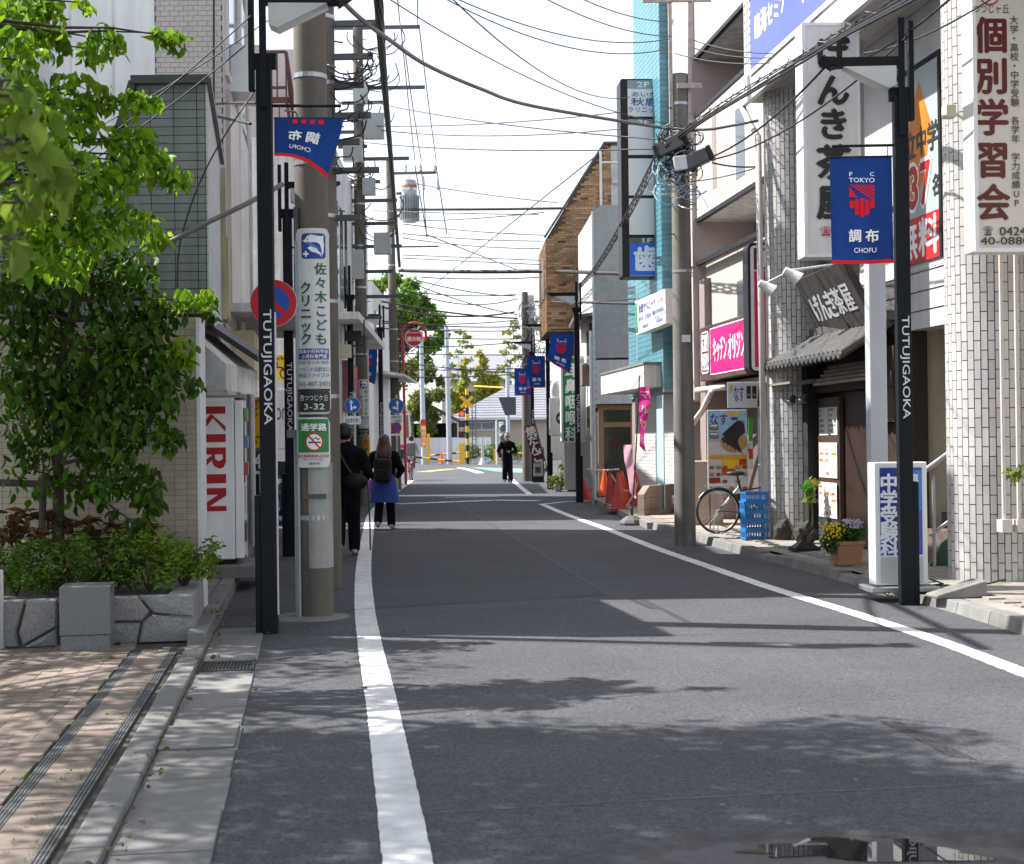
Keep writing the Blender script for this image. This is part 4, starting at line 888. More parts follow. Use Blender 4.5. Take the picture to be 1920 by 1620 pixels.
p = G(1287, 1023); pr_ = Vector((p.x, p.y+.13, 0)); UP5 = util_pole('concrete utility pole with cable closures and tangled wires beside the bicycle', pr_, .155, .125, 6.75, bands=(3.9, 5.6, 5.9, 6.3), lean=(0, 0))
UP5.children[0].data.materials[0] = mat('pole_concrete_stained', (.20, .185, .16), .85, .2, 2.2, streak=.35, stain=.3, bump=.25, bscale=60)
m = MB(); m.bar((-.13, -.05, 5.6), (-.13, -.05, 8.0), .05, .07); m.bar((.12, -.05, 5.6), (.16, -.05, 8.0), .05, .07); m.bar((-.52, -.09, 7.82), (.46, -.09, 7.82), .05, .1); m.bar((-.05, -.16, 6.55), (.3, -.16, 6.55), .05, .07); m.build('steel_extension', mat('rusty_galvanised', (.42, .36, .30), .6, .3, 12, metal=.3), UP5)
m = MB(); m.box(-.03, .09, -.162, -.156, 2.9, 3.0); m.build('notice_sticker', M_WHITE, UP5)
# round signs
def round_sign(label, px, py, d, rpx, draw, pole_px=None, ground=0, name='road_sign', pole_top=0.1, extra=None, mt=None, group=None):
    c = W(px, py, d); r = rpx*d/FPX; t = thing(name, label, 'road sign', (c.x, d, ground), 0, group)
    m = MB(); m.cyl((0, 0, c.z-ground), (0, .012, c.z-ground), r, n=40); m.build('disc', M_WHITE, t)
    P = Print(o=(0, -.0005, c.z-ground)); draw(P, r); P.build(t, 'sign_face')
    if pole_px is not None:
        x = W(pole_px, py, d).x-c.x; m = MB(); m.cyl((x, .045, 0), (x, .045, c.z-ground+r+pole_top), .03, n=12); m.build('post', mt or M_STEEL, t)
        m = MB(); m.bar((-r*.5 if x < 0 else r*.5, .02, c.z-ground), (x, .03, c.z-ground), .03, .03); m.build('clamp', M_STEELD, t)
    return t, c, r
def noparking(P, r):
    P.disc(0, 0, r*.99, '#c01820'); P.disc(0, 0, r*.68, '#1f4fa8'); a = math.pi/4; P.stroke([(-r*.55, r*.55), (r*.55, -r*.55)], r*.22, '#c01820')
t, c, r = round_sign('round red and blue no-parking sign behind the street lamp post', 513, 568, 12.15, 44, noparking, None)
m = MB(); m.bar((r*.3, .03, c.z), (p1.x-c.x-.1, .25, c.z), .05, .03); m.build('clamp', M_STEEL, t)

def arrow(P, r, right):
    P.disc(0, 0, r*.96, '#1560b4'); s = 1 if right else -1
    P.rect(-.09*r-s*.16*r, -.62*r, .09*r-s*.16*r, .35*r, '#eef2f6'); x = -s*.16*r; P.poly([(x-.25*r, .33*r), (x+.25*r, .33*r), (x, .72*r)], '#eef2f6')
    q = [(x, -.3*r), (x+s*.36*r, -.16*r), (x+s*.36*r, -.34*r), (x, -.5*r)]; P.poly(q if s < 0 else q[::-1], '#eef2f6'); q = [(x+s*.33*r, .02*r), (x+s*.33*r, -.48*r), (x+s*.74*r, -.25*r)]; P.poly(q if s < 0 else q[::-1], '#eef2f6')
t, c, r = round_sign('round blue sign with straight and right arrows above the man in black', 661, 760, 29.5, 15, lambda P, r: arrow(P, r, True), 664)
P = Print(o=(0, -.003, c.z)); P.rect(-.17, -.39, .17, -.22, '#e4e6e8'); P.text('自転車を除く', -.15, -.36, .15, -.26, '#3c4a66', .02); P.build(t, 'plate')
t, c, r = round_sign('round blue sign with straight and left arrows above a small no-parking sign', 743, 761, 43.5, 14.5, lambda P, r: arrow(P, r, False), 743)
P = Print(o=(0, -.006, c.z)); P.rect(-.18, -.52, .18, -.27, '#d8dadc'); P.text('自転車を除く', -.15, -.38, .15, -.3, '#334'[:4]+'466' if False else '#334466', .02); P.text('一方通行', -.15, -.5, .15, -.41, '#334466', .02); P.disc(0, -.66, .16, '#c01820'); P.disc(0, -.66, .11, '#1f4fa8'); P.stroke([(-.08, -.58), (.08, -.74)], .03, '#c01820'); P.rect(-.17, -.9, .17, -.84, '#e4e6e8'); P.build(t, 'plate')
def hydrant(P, r):
    P.disc(0, 0, r*.98, '#f0f0f0'); P.disc(0, 0, r*.92, '#c21a22'); P.h_('消火栓', -.82*r, -.35*r, .56*r, .55*r, '#f6f2f2', .04); P.text('FIRE HYDRANT', -.6*r, .45*r, .6*r, .62*r, '#f0d8d8')
MR = mat('red_enamel', (.42, .02, .03), .4, .1, 5)
t, c, r = round_sign('round red fire hydrant sign on a red hooped pole', 776, 633, 50.0, 17, hydrant, None)
x0 = W(757, 800, 50).x-c.x; m = MB(); m.tube([(x0+.05, .05, 0), (x0, .05, c.z-.1)]+[(.42*math.cos(a), .05, c.z+.1+.42*math.sin(a)) for a in [math.pi-i*math.pi/10*1.15 for i in range(11)]], .05, 8); m.build('hooped_pole', MR, t)
# the far copy of the clinic sign and yellow plate on the boxy pole
pole_sign('smaller copy of the dolphin clinic sign on the far utility pole', UP3.location, .155, 671, 711, 692, 818, 34.26, clinic, rad=.04)
def yel(P, w, h): P.rect(0, 0, w, h, '#d88a10'); P.v('歩行者・自転車専用', w*.5, h*.97, w*.8, h*.105, '#2a1c08', .02)
pole_sign('narrow orange pedestrian notice on the pole between the walking couple', UP3.location, .155, 681, 820, 693, 895, 34.28, yel, rad=.02)
# ================================================================== RIGHT SIDE
RI = RM.inverted()
def loc(px, py, d): return RI @ W(px, py, d)
def rthing(name, label, cat, group=None, at=(0, 0, 0)):
    p = RM @ Vector(at); return thing(name, label, cat, p, RA, group)
STR_R, STR_U = (0, -1, 0), (0, 0, 1)                                  # street-facing print frame in the right-hand local frame
M_TILEW = mat('white_column_tile', (.54, .525, .51), .35, .08, 2.0, rand=.13, wp=True, streak=.16, stain=.12)
M_GROUT = mat('dark_grout', (.05, .04, .042), .9, .2, 12)
M_MAUVE = mat('mauve_wall', (.25, .20, .19), .75, .08, 30, bump=.15, bscale=60)
M_BEIGE = mat('beige_block_wall', (.42, .39, .35), .8, .10, 9, bump=.5, bscale=22, stain=.12)
M_WOODD = mat('dark_wood', (.035, .02, .013), .55, .35, 14, bump=.25, bscale=30)
M_BRACK = mat('black_trim', (.016, .016, .02), .45, .1, 8, spec=.25)
E0 = rthing('column_building', 'building with white tiled round columns and blue school sign above', 'building')
def tile_column(ca, cb, r, z0, z1, a0=115, a1=365):
    m = MB(); m.cyl((ca, cb, -.05), (ca, cb, z1), r-.012, n=40); c = m.build('column', M_GROUT, E0)
    n = round(2*math.pi*r/.0655); T = MB(); T.box(.003, .0595, -.014, .0, .004, .182); L_ = []
    for i in range(n):
        a = 2*math.pi*i/n; ad = math.degrees(a) % 360
        if not (a0 <= ad <= 360 or ad <= a1-360): continue
        j = 0; z = z0-(.0935 if i % 2 else 0)
        while z < z1-.05:
            M = Matrix.Translation((ca+(r-.012)*math.cos(a), cb+(r-.012)*math.sin(a), max(z, z0-.06))) @ Matrix.Rotation(a+math.pi/2, 4, 'Z') @ Matrix.Translation((-.032, .0, 0))
            L_.append((vis_key(RM @ Vector((ca+r*math.cos(a), cb+r*math.sin(a), z)))+.8*abs(z-2), M)); z += .187
    L_.sort(key=lambda t: t[0]); pieces(c, 'tile', T, M_TILEW, [t[1] for t in L_], 300, 'tile_field'); return c
C1 = (1.03, -.42); C2 = (1.0, 5.62); ZS = 6.36
tile_column(*C1, .41, .11, ZS); tile_column(*C2, .41, .11, ZS)
def ebox(name, a0, a1, b0, b1, z0, z1, mt, parent=None, bevel=0):
    m = MB(); m.box(a0, a1, b0, b1, z0, z1); return m.build(name, mt, parent or E0, bevel=bevel)
# tiled wall beyond column 2 that faces the camera
ebox('side_wall', 1.0, 3.6, 5.55, 6.4, -.05, ZS, M_GROUT)
T = MB(); T.box(.003, .0625, -.01, 0, .003, .184); L_ = []
for i in range(30):
    for j in range(34):
        z = .11+j*.187-(.0935 if i % 2 else 0); x = 1.3+i*.0655
        if z < ZS-.18 and z > 2.4: L_.append((abs(z-3.9)+.2*i, Matrix.Translation((x, 5.55, z))))
L_.sort(key=lambda t: t[0]); pieces(E0, 'tile', T, M_TILEW, [t[1] for t in L_], 260, 'tile_field')
ebox('stair_wall', 2.6, 2.8, .32, 2.4, 0, 3.4, mat('cream_stair_wall', (.50, .43, .33), .8, .08, 3))
ebox('stair_side_wall', 1.45, 2.6, 2.1, 2.18, 0, 3.4, mat('cream_stair_wall', (.5, .43, .33)))
ebox('stair_post', 1.2, 1.42, 2.02, 2.2, 0, 3.4, M_WOODD)
ebox('stair_window', 2.585, 2.599, .9, 1.7, 1.3, 2.6, M_GLASS)
# recessed street front and floor above
ebox('front_wall', 1.2, 1.5, .35, 3.6, 3.42, ZS, mat('white_siding', (.50, .50, .50), .55, .05, 5, streak=.1))
for i in range(3): ebox('siding_joint', 1.192, 1.199, .4, 3.5, 2.95+i*.22, 2.958+i*.22, M_BRACK)
ebox('lower_siding', 1.2, 1.5, .35, 3.6, 2.75, 3.415, mat('white_siding', (.6, .6, .6)))
ebox('back_wall', 3.6, 3.9, -3.5, 6.4, -.05, ZS, M_DARK)
ebox('ground_wall', 1.5, 3.55, -3.5, .3, .0, ZS, mat('grey_beige_wall', (.4, .38, .35), .8, .1, 3))  # plain grey-beige wall colour
ebox('upper_wall', .47, 4.2, -9, 6.2, ZS+.08, 9.6, mat('white_panel_wall', (.50, .49, .485), .6, .05, 6))
ebox('fascia', .40, .47, -9, 6.25, ZS-.06, ZS+.30, M_SIGNW)
for i in range(15):                                                  # soffit planks
    ebox('soffit_plank', .475+i*.2, .475+i*.2+.193, -9, 6.2, ZS+.01, ZS+.05, mat('soffit_board', (.52, .50, .47), .6, .05, 5, rand=.06))
m = MB()
for i in range(9):
    for j in range(22):
        if i % 1 == 0: z = 6.9+j*.12; b = 5.45+i*.085; m.box(.464, .4695, b, b+.02, z, z+.03)
tag(m.build('wall_perforation', M_GROUT, E0), kind='stuff')
m = MB(); m.tube([(.42, 6.15, 6.3), (.5, 6.0, 6.0), (.47, 5.55, 5.75), (.47, 5.45, .12)], .045, 10); m.build('downpipe', mat('cream_pipe', (.55, .50, .46), .45, .06, 5), E0, smooth=True)
m = MB(); p = loc(1779, 210, 13.75); m.box(p.x-.05, p.x+.05, p.y-.06, p.y+.06, p.z-.06, p.z+.06); m.build('junction_box', mat('cream_box', (.6, .54, .42)), E0, bevel=.008)
for px in (1880, 1908):
    p = loc(px, 985, 13.75); m = MB(); m.box(p.x-.05, p.x+.05, p.y-.1, p.y+.02, p.z-.06, p.z+.06); m.cyl((p.x, p.y-.03, p.z+.06), (p.x, p.y-.03, p.z+2.6), .02, n=8); m.build('wall_socket', mat('cream_pipe', (.55, .5, .46)), E0)
# blue school sign on the upper wall
SB = rthing('school_sign', 'large blue cram-school sign with white lettering on the upper wall', 'sign', at=(.41, 5.6, 6.68))
m = MB(); m.box(-.02, .055, -8, -.0, 0, 1.0); m.build('panel', mat('periwinkle_sign', hexc('#5560c4'), .4, .1, .7), SB)
m = MB(); m.box(-.035, -.021, -8, .02, 1.0, 1.06); m.box(-.035, -.021, -8, .02, -.07, -.005); m.build('frame', M_WHITE, SB)
P = Print(o=(-.0205, -.2, .0), r=STR_R, u=STR_U)
P.text('臨海セミナー', .05, .36, 1.75, .70, '#eef0f6', .04); P.text('中学受験科', 1.95, .26, 4.6, .90, '#eef0f6', .06); P.build(SB)
# window poster
WP = rthing('window_poster', 'large window poster with orange arrow and red number 337', 'poster', at=(1.185, 1.02, 3.5))
m = MB(); m.box(-.01, .014, 0, 1.3, 0, 2.2); m.build('panel', mat('poster_pale', (.36, .42, .42), .35, .05, 3), WP)
m = MB(); m.box(-.03, -.011, -.06, 0, -.02, 2.25); m.box(-.03, -.011, 0, 1.3, 2.2, 2.25); m.build('frame', M_BRACK, WP)
P = Print(o=(-.0105, 2.45, 0), r=STR_R, u=STR_U, warp=lambda x, y, h: Vector((-.0105-h, 1.3-max(0, (x-.8)*.787), y)))
P.poly([(1.45, .65), (1.05, .7), (1.25, 1.15), (1.15, 1.35), (1.75, 2.05), (2.28, 1.35), (2.05, 1.3), (1.95, .95)], '#d07818'); P.rect(.8, 0, 2.45, .52, '#c02020'); P.text('無料', .95, .06, 2.38, .48, '#f0eeec', .05)
P.text('337', .95, .62, 2.15, 1.12, '#f0ecea', .1); P.text('337', .98, .64, 2.12, 1.10, '#b01c20', .045); P.text('名', 2.2, .68, 2.42, .92, '#30302e', .03); P.text('私立中学', .85, 1.2, 2.4, 1.52, '#2c342c', .03); P.build(WP)
# vertical box signs
def box_sign(name, label, px0, py0, px1, py1, d, th, rz=RA, mt=None, trim=True, cat='sign'):
    a = W(px0, py1, d); b2 = W(px1, py0, d); t = thing(name, label, cat, (a.x, a.y, a.z), rz); w_ = (b2.x-a.x)/math.cos(rz); h_ = b2.z-a.z
    m = MB(); m.box(0, w_, 0, th, 0, h_); m.build('box', mt or M_SIGNW, t, bevel=.012)
    if trim:
        m = MB(); e = .03
        m.box(-.008, w_+.008, -.008, -.001, -.008, e); m.box(-.008, w_+.008, -.008, -.001, h_-e, h_+.008); m.box(-.008, e, -.008, -.001, e, h_-e); m.box(w_-e, w_+.008, -.008, -.001, e, h_-e); m.build('frame', M_WHITE, t)
    return t, w_, h_
t, w_, h_ = box_sign('cram_school_sign', 'cream vertical sign with big dark red characters before the near tiled column', 1830, -150, 2010, 471, 13.0, .29, rz=R_(3), mt=mat('cream_sign_face', (.62, .57, .50), .45, .04, 3))
P = Print(o=(0, -.001, 0)); s_ = h_/621
zz = lambda py: h_-(py+150)*s_
xx = lambda px: (px-1830)*s_
for ch, py in (('個', 65), ('別', 142), ('学', 220), ('習', 300), ('会', 380)): P.v(ch, xx(1864), zz(py-37), 72*s_, 1, '#5c080c', .04, .92)
P.text('つつじヶ丘', xx(1824)+.03, zz(24), xx(1899), zz(7), '#3a2c30'); P.disc(xx(1862), zz(-10), .09, '#a83030'); P.disc(xx(1862), zz(-10), .075, '#d8c8bc')
P.v('大学・高校・中学受験 各学年 学力成績UP', xx(1908), zz(28), 17*s_, 17.2*s_, '#3a2c30', .01)
P.text('☎', xx(1844), zz(442), xx(1861), zz(424), '#2a1418', .01); P.text('0424', xx(1875), zz(442), xx(1926), zz(426), '#2a1c20', .012); P.text('40-0880', xx(1838), zz(459), xx(1932), zz(445), '#2a1c20', .012); P.build(t)
m = MB(); m.bar((w_*.3, .15, .3), (w_*.3, .6, .3), .06, .06); m.bar((w_*.3, .15, 2.4), (w_*.3, .6, 2.4), .06, .06); m.build('mounting_arm', M_STEELD, t)
t, w_, h_ = box_sign('restaurant_sign', 'tall white sign with black brush lettering hanging above the tiled restaurant roof', 1510, 42, 1610, 481, 16.5, .38, rz=R_(2))
P = Print(o=(0, -.009, 0)); s_ = h_/439; xx = lambda px: (px-1510)*s_; zz = lambda py: h_-(py-42)*s_
for ch, py, e in (('げ', 66, 66), ('ん', 136, 64), ('き', 200, 64), ('茶', 270, 68), ('屋', 345, 68)): P.v(ch, xx(1566), zz(py), e*s_, 1, '#1c1816', .055, 1.0)
P.text('☎', xx(1538), zz(443), xx(1560), zz(425), '#b81c20', .01); P.build(t)
m = MB(); m.box(w_-.02, w_+.16, .36, .44, .4, h_-.1); m.bar((w_*.5, .3, h_-.5), (w_+.9, .5, h_-.5), .07, .07); m.bar((w_*.5, .3, .6), (w_+.9, .5, .6), .07, .07); m.build('mounting_arm', M_STEEL, t)
q0 = W(1634, 900, 14.9); q1 = W(1666, 900, 14.9); m = MB(); m.box(q0.x, q1.x, 14.9, 15.1, .1, 3.45); tag(m.build('sign_pillar', mat('bluish_grey_pillar', (.40, .42, .46), .5, .05, 4), bevel=.01), 'plain bluish grey square pillar behind the near lamp post', 'pillar')
# wooden board leaning out over the tiled roof
def quad_board(name, label, c4, th, mt, cat='sign'):
    t = thing(name, label, cat, c4[0]); bl, br, tr, tl = [Vector(c)-Vector(c4[0]) for c in c4]; n = (br-bl).cross(tl-bl).normalized()
    m = MB(); m.add([bl, br, tr, tl, bl-n*th, br-n*th, tr-n*th, tl-n*th], [(0, 1, 2, 3), (7, 6, 5, 4), (0, 4, 5, 1), (1, 5, 6, 2), (2, 6, 7, 3), (3, 7, 4, 0)]); m.build('board', mt, t)
    def warp(x, y, h): return bl.lerp(br, x).lerp(tl.lerp(tr, x), y) + n*h
    return t, warp
MWS = mat('weathered_sign_wood', (.052, .047, .045), .7, .35, 5, streak=.4, bump=.3, bscale=40)
t, wp = quad_board('wooden_sign', 'weathered dark wooden board with white brush lettering leaning over the roof', [W(1546, 641, 19.6), W(1640, 612, 17.3), W(1577, 490, 17.3), W(1489, 528, 19.6)], .09, MWS)
P = Print(warp=wp); 
for ch, u in (('げ', .10), ('ん', .25), ('き', .40), ('茶', .56), ('屋', .74)): P.text(ch, u, .30, u+.155, .70, '#c8ccd0', .06)
P.build(t)
for px, py, d, tx, ty in ((1436, 537, 19.4, 1480, 510), (1484, 514, 18.4, 1560, 497)):
    p = W(px, py, d); q = W(tx, ty, d+.3); t = thing('floodlight', 'white floodlight on an arm at the ' + ('downpipe' if px < 1450 else 'wooden board top'), 'lamp', p, 0, 'floodlights over the wooden board')
    m = MB(); m.tube([(-.09, 0, .05), (0, 0, 0), (.09, 0, -.07)], [.05, .065, .1], 14); m.build('head', M_WHITE, t); m = MB(); m.tube([(.02, 0, .05), q-p], .018, 8); m.build('arm', M_WHITE, t)
# restaurant front (street facing, under the floor above)
RS = rthing('restaurant', 'dark wooden restaurant front with kawara tiled canopy between the columns', 'shopfront', at=(1.15, 2.2, .1))
def rb(name, a0, a1, b0, b1, z0, z1, mt, bevel=0, parent=None): m = MB(); m.box(a0-1.15, a1-1.15, b0-2.2, b1-2.2, z0-.1, z1-.1); return m.build(name, mt, parent or RS, bevel=bevel)
rb('wall', 1.2, 1.4, 2.2, 5.5, .1, 3.4, M_WOODD); rb('lintel', 1.05, 1.2, 2.2, 5.3, 2.12, 2.3, M_WOODD)
rb('shadow_block', .95, 1.2, 5.0, 5.54, .1, 2.5, M_DARK)  # near-black box standing in for the shadow between column and menu panel
pn = rb('menu_panel', 1.08, 1.14, 4.1, 4.95, .1, 2.05, mat('brown_panel', (.06, .035, .024), .5, .3, 12))
P = Print(o=(1.0795-1.15, 4.95-2.2, -.1), r=STR_R, u=STR_U)
cols = ['#d8d4d0', '#e0d6b8', '#d8b880', '#d0c8c0', '#c88850', '#b86848']
for row, (z0, z1, n) in enumerate(((1.55, 1.92, 2), (.98, 1.45, 3), (.45, .92, 3))):
    for i in range(n):
        x0 = .06+i*(.76/n); x1 = x0+.70/n; P.rect(x0, z0, x1, z1, '#d9d6d2')
        for k in range(5): P.rect(x0+.03, z0+.04+k*.075*(z1-z0)/.4, x0+.03+rnd.uniform(.06, .18 if n == 3 else .3), z0+.075+k*.075*(z1-z0)/.4, cols[rnd.randrange(1, 6)] if row else '#888c98')
P.build(pn, 'menu_sheets')
for i in range(3):
    for j in range(2): rb('slate_tile', 1.072, 1.079, 4.13+i*.275, 4.13+i*.275+.268, .12+j*.17, .12+j*.17+.163, mat('slate_tile', (.05, .055, .065), .3, .15, 8, rand=.2))
for i in range(5):
    for j in range(3): rb('slate_tile', 1.19, 1.199, 2.5+i*.3, 2.5+i*.3+.29, .12+j*.17, .12+j*.17+.163, mat('slate_tile', (.05, .05, .06)))
rb('door', 1.14, 1.19, 3.0, 4.05, .1, 2.1, mat('brown_door', (.028, .014, .010), .45, .3, 14)); rb('door_post', 1.06, 1.16, 2.8, 3.0, .1, 2.2, M_WOODD); rb('letter_box_board', 1.1, 1.16, 2.25, 2.75, 1.7, 2.6, mat('brown_panel', (.06, .035, .024)))
for k in range(5): 
    z = 2.1+k*.055; m = MB(); m.box(.8-1.15+k*.05, .85-1.15+k*.05, 2.5-2.2, 4.3-2.2, z, z+.035); m.build('slat', mat('pale_awning_slat', (.30, .25, .19), .6, .2, 8), RS)
for k in range(2): 
    z = 2.14+k*.03; m = MB(); m.box(.55-1.15+k*.3, .85-1.15+k*.3, 4.5-2.2, 5.5-2.2, z, z+.03); m.build('eave_board', mat('grey_eave', (.2, .18, .15), .7, .2, 6), RS)
# kawara roof: sloping deck, round ridge tiles and end discs
M_KAW = mat('kawara_tile', (.075, .073, .072), .45, .25, 10, rand=.15, streak=.1)
a_o, a_i, z_o, z_i = .52, 1.2, 2.50, 2.92; b0r, b1r = 2.35, 5.75
m = MB(); m.prism([(a_o-1.15, z_o-.14), (a_i-1.15, z_i-.14), (a_i-1.15, z_i-.1), (a_o-1.15, z_o-.1)], (0, b0r-2.2, 0), (1, 0, 0), (0, 0, 1), b1r-b0r); m.build('roof_deck', M_WOODD, RS)
n = 20
for i in range(n):
    y = b0r-2.2+(b1r-b0r)*(i+.5)/n; m = MB()
    m.tube([(a_o-1.15-.01, y, z_o-.09), (a_i-1.15, y, z_i-.09)], .062, 12); m.build('roof_tile', M_KAW, RS, smooth=False)
    m = MB(); m.tube([(a_o-1.15-.03, y, z_o-.095), (a_o-1.15-.011, y, z_o-.095)], [.05, .07], 14); m.build('tile_end', M_KAW, RS)
m = MB(); m.bar((-.02, b0r-2.2, z_i-.06), (-.02, b1r-2.2, z_i-.06), .14, .1); m.build('ridge', M_KAW, RS)
for b in (4.6, 5.1): 
    m = MB(); m.cyl((-.35, b-2.2, 2.0), (-.4, b-2.2, 1.9), .03, .06, 10); m.build('spot_lamp', M_STEELD, RS)
# stair beside it
ST = rthing('stair', 'brown stair with green stringer and steel handrail beside the near column', 'stairs', at=(1.0, 1.0, .1))
for i in range(6): m = MB(); m.box(.1+i*.25, 1.8, -.05, 1.2, i*.18, i*.18+.175); m.build('step', mat('brown_stair', (.13, .10, .085), .6, .2, 8), ST)
m = MB(); m.prism([(-.05, 0), (.3, 0), (1.8, 1.1), (1.8, 1.4), (.1, .25)], (0, -.06, 0), (1, 0, 0), (0, 0, 1), .04); m.build('stringer', mat('green_paint', (.02, .09, .06), .4, .1, 5), ST)
m = MB(); m.tube([(-.1, -.1, 1.05), (1.6, -.1, 2.2)], .028, 10); m.tube([(0, -.1, .0), (0, -.1, 1.0)], .02, 8); m.tube([(.9, -.1, .5), (.9, -.1, 1.6)], .02, 8); m.tube([(-.05, -.1, .35), (1.6, -.1, 1.45)], .02, 8); m.build('handrail', M_STEEL, ST)
m = MB(); m.box(.25, .27, -.13, -.115, .8, 1.25); m.build('notice', M_WHITE, ST)
# standing light box sign
a = W(1642, 1100, 13.35); LBX = thing('light_box_sign', 'standing light box sign with blue face behind the near lamp post', 'sign', (a.x, 13.35, .09), R_(4))
m = MB(); m.box(0, .50, 0, .2, .06, 1.2); m.build('box', M_WHITE, LBX, bevel=.01); m = MB(); m.box(-.07, .58, -.1, .3, 0, .05); m.build('base', M_STEEL, LBX, bevel=.01)
P = Print(o=(0, -.0005, 0)); P.rect(.05, .34, .45, 1.15, '#20348c'); P.rect(.25, .34, .45, 1.15, '#3c4aa0'); P.rect(.25, .75, .45, 1.12, '#2e7cc0'); P.v('中学受験科', .135, 1.10, .175, .152, '#e8ecf4', .05); P.v('臨海セミ', .36, 1.1, .12, .11, '#d8e8f4', .03); P.rect(.05, .08, .45, .32, '#b9bcba'); P.build(LBX)
m = MB(); m.tube([(.55, .1, .1), (.66, .05, .06), (.62, .3, .02), (1.0, .15, .02), (1.5, .5, .05)], .008, 6); m.build('power_cord', M_BLACK, LBX)
p = G(1800, 1120, .1); t = thing('loose_slab', 'tilted broken concrete slab leaning on the kerb beside near column', 'slab', (p.x, p.y, .1), R_(12))
m = MB(); m.add([(-.25, -.06, 0), (.22, -.08, 0), (.22, .16, .0), (-.25, .16, 0), (-.25, -.06, .03), (.22, -.08, .15), (.22, .16, .15), (-.25, .16, .03)], [(0, 3, 2, 1), (4, 5, 6, 7), (0, 1, 5, 4), (1, 2, 6, 5), (2, 3, 7, 6), (3, 0, 4, 7)]); m.build('slab', M_CONCD, t, bevel=.012)
# flower trough
p = G(1592, 1060, .11); FT = thing('flower_pot', 'square terracotta planter of yellow and lilac flowers before the restaurant', 'planter', (p.x, p.y+.13, .108), R_(12))
m = MB(); v = [(-.13, -.1), (.13, -.1), (.13, .1), (-.13, .1)]
m.add([(x, y, 0) for x, y in v]+[(x*1.2, y*1.25, .23) for x, y in v]+[(x*1.32, y*1.4, .23) for x, y in v]+[(x*1.32, y*1.4, .265) for x, y in v]+[(x*1.15, y*1.2, .265) for x, y in v]+[(x*1.1, y*1.1, .2) for x, y in v],
      [(3, 2, 1, 0)]+[(r*4+i, r*4+(i+1) % 4, r*4+4+(i+1) % 4, r*4+4+i) for r in range(5) for i in range(4)]+[(20, 21, 22, 23)]); m.build('trough', mat('terracotta_plastic', (.40, .20, .12), .6, .08, 8), FT)
# rocks and parasol base by the column
M_ROCK = mat('dark_rock', (.04, .034, .028), .85, .4, 10, bump=1.5, bscale=12)
for k, (px, py, s, lb) in enumerate(((1473, 1015, .16, 'dark upright rock at the foot of the tiled column'), (1518, 1022, .2, 'mossy brown rock behind the parasol base'))):
    p = G(px, py, .11); m = MB(); m.sph((0, 0, s*.75), (s*.8, s*.7, s*(1.1 if k == 0 else .8)), 14, 10)
    m.v = [tuple(Vector(v)*(1+.18*math.sin(v[0]*31+k)*math.cos(v[2]*27+v[1]*19))) for v in m.v]; o = m.build('rock', M_ROCK); o.location = (p.x, p.y+.25, .09); tag(o, lb, 'rock')
p = G(1512, 1034, .11); t = thing('parasol_base', 'black plastic parasol base standing beside the flower pot', 'parasol base', (p.x, p.y+.12, .11), R_(10)); m = MB(); m.box(-.17, .17, -.12, .12, 0, .05); m.add([(-.15, -.1, .05), (.15, -.1, .05), (.15, .1, .05), (-.15, .1, .05), (-.06, -.05, .12), (.06, -.05, .12), (.06, .05, .12), (-.06, .05, .12)], [(4, 5, 6, 7), (0, 1, 5, 4), (1, 2, 6, 5), (2, 3, 7, 6), (3, 0, 4, 7)]); m.build('tank', M_BLACK, t, bevel=.01); m = MB(); m.cyl((0, 0, .1), (0, 0, .2), .03, n=12); m.build('socket', M_BLACK, t)
# blue crates
MC = mat('blue_crate_plastic', (.02, .16, .42), .45, .1, 8, rand=.12)
def crate(loc_, rz, lab):
    t = thing('crate', lab, 'crate', loc_, rz, 'blue plastic crates in the stack'); h = .13; m = MB(); w, d = .165, .13
    for x0, x1, y0, y1 in ((-w, w, -d, -d+.008), (-w, w, d-.008, d), (-w, -w+.008, -d+.008, d-.008), (w-.008, w, -d+.008, d-.008)):
        m.box(x0, x1, y0, y1, h-.035, h); m.box(x0, x1, y0, y1, 0, .03)
        k = 9
        for i in range(k):
            t0, t1 = i/k, (i+.45)/k
            if x1-x0 > y1-y0: m.box(x0+(x1-x0)*t0, x0+(x1-x0)*t1, y0, y1, .03, h-.035)
            else: m.box(x0, x1, y0+(y1-y0)*t0, y0+(y1-y0)*t1, .03, h-.035)
    m.box(-w, w, -d, d, 0, .006); m.build('basket', MC, t)
    m = MB(); m.box(-w-.008, w+.008, -d-.008, -d, h-.02, h+.004); m.box(-w-.008, w+.008, d, d+.008, h-.02, h+.004); m.box(-w-.008, -w, -d, d, h-.02, h+.004); m.box(w, w+.008, -d, d, h-.02, h+.004); m.build('rim', MC, t)
p = G(1418, 1012, .11)
for i, lb in enumerate(('lowest blue crate of the stack behind the bicycle', 'second blue crate up in the stack behind the bicycle', 'third blue crate up in the stack behind the bicycle', 'fourth blue crate up in the stack behind the bicycle', 'topmost blue crate of the stack behind the bicycle')): crate((p.x+rnd.uniform(-.01, .01), p.y+.15, .108+i*.132), R_(8+rnd.uniform(-4, 4)), lb)
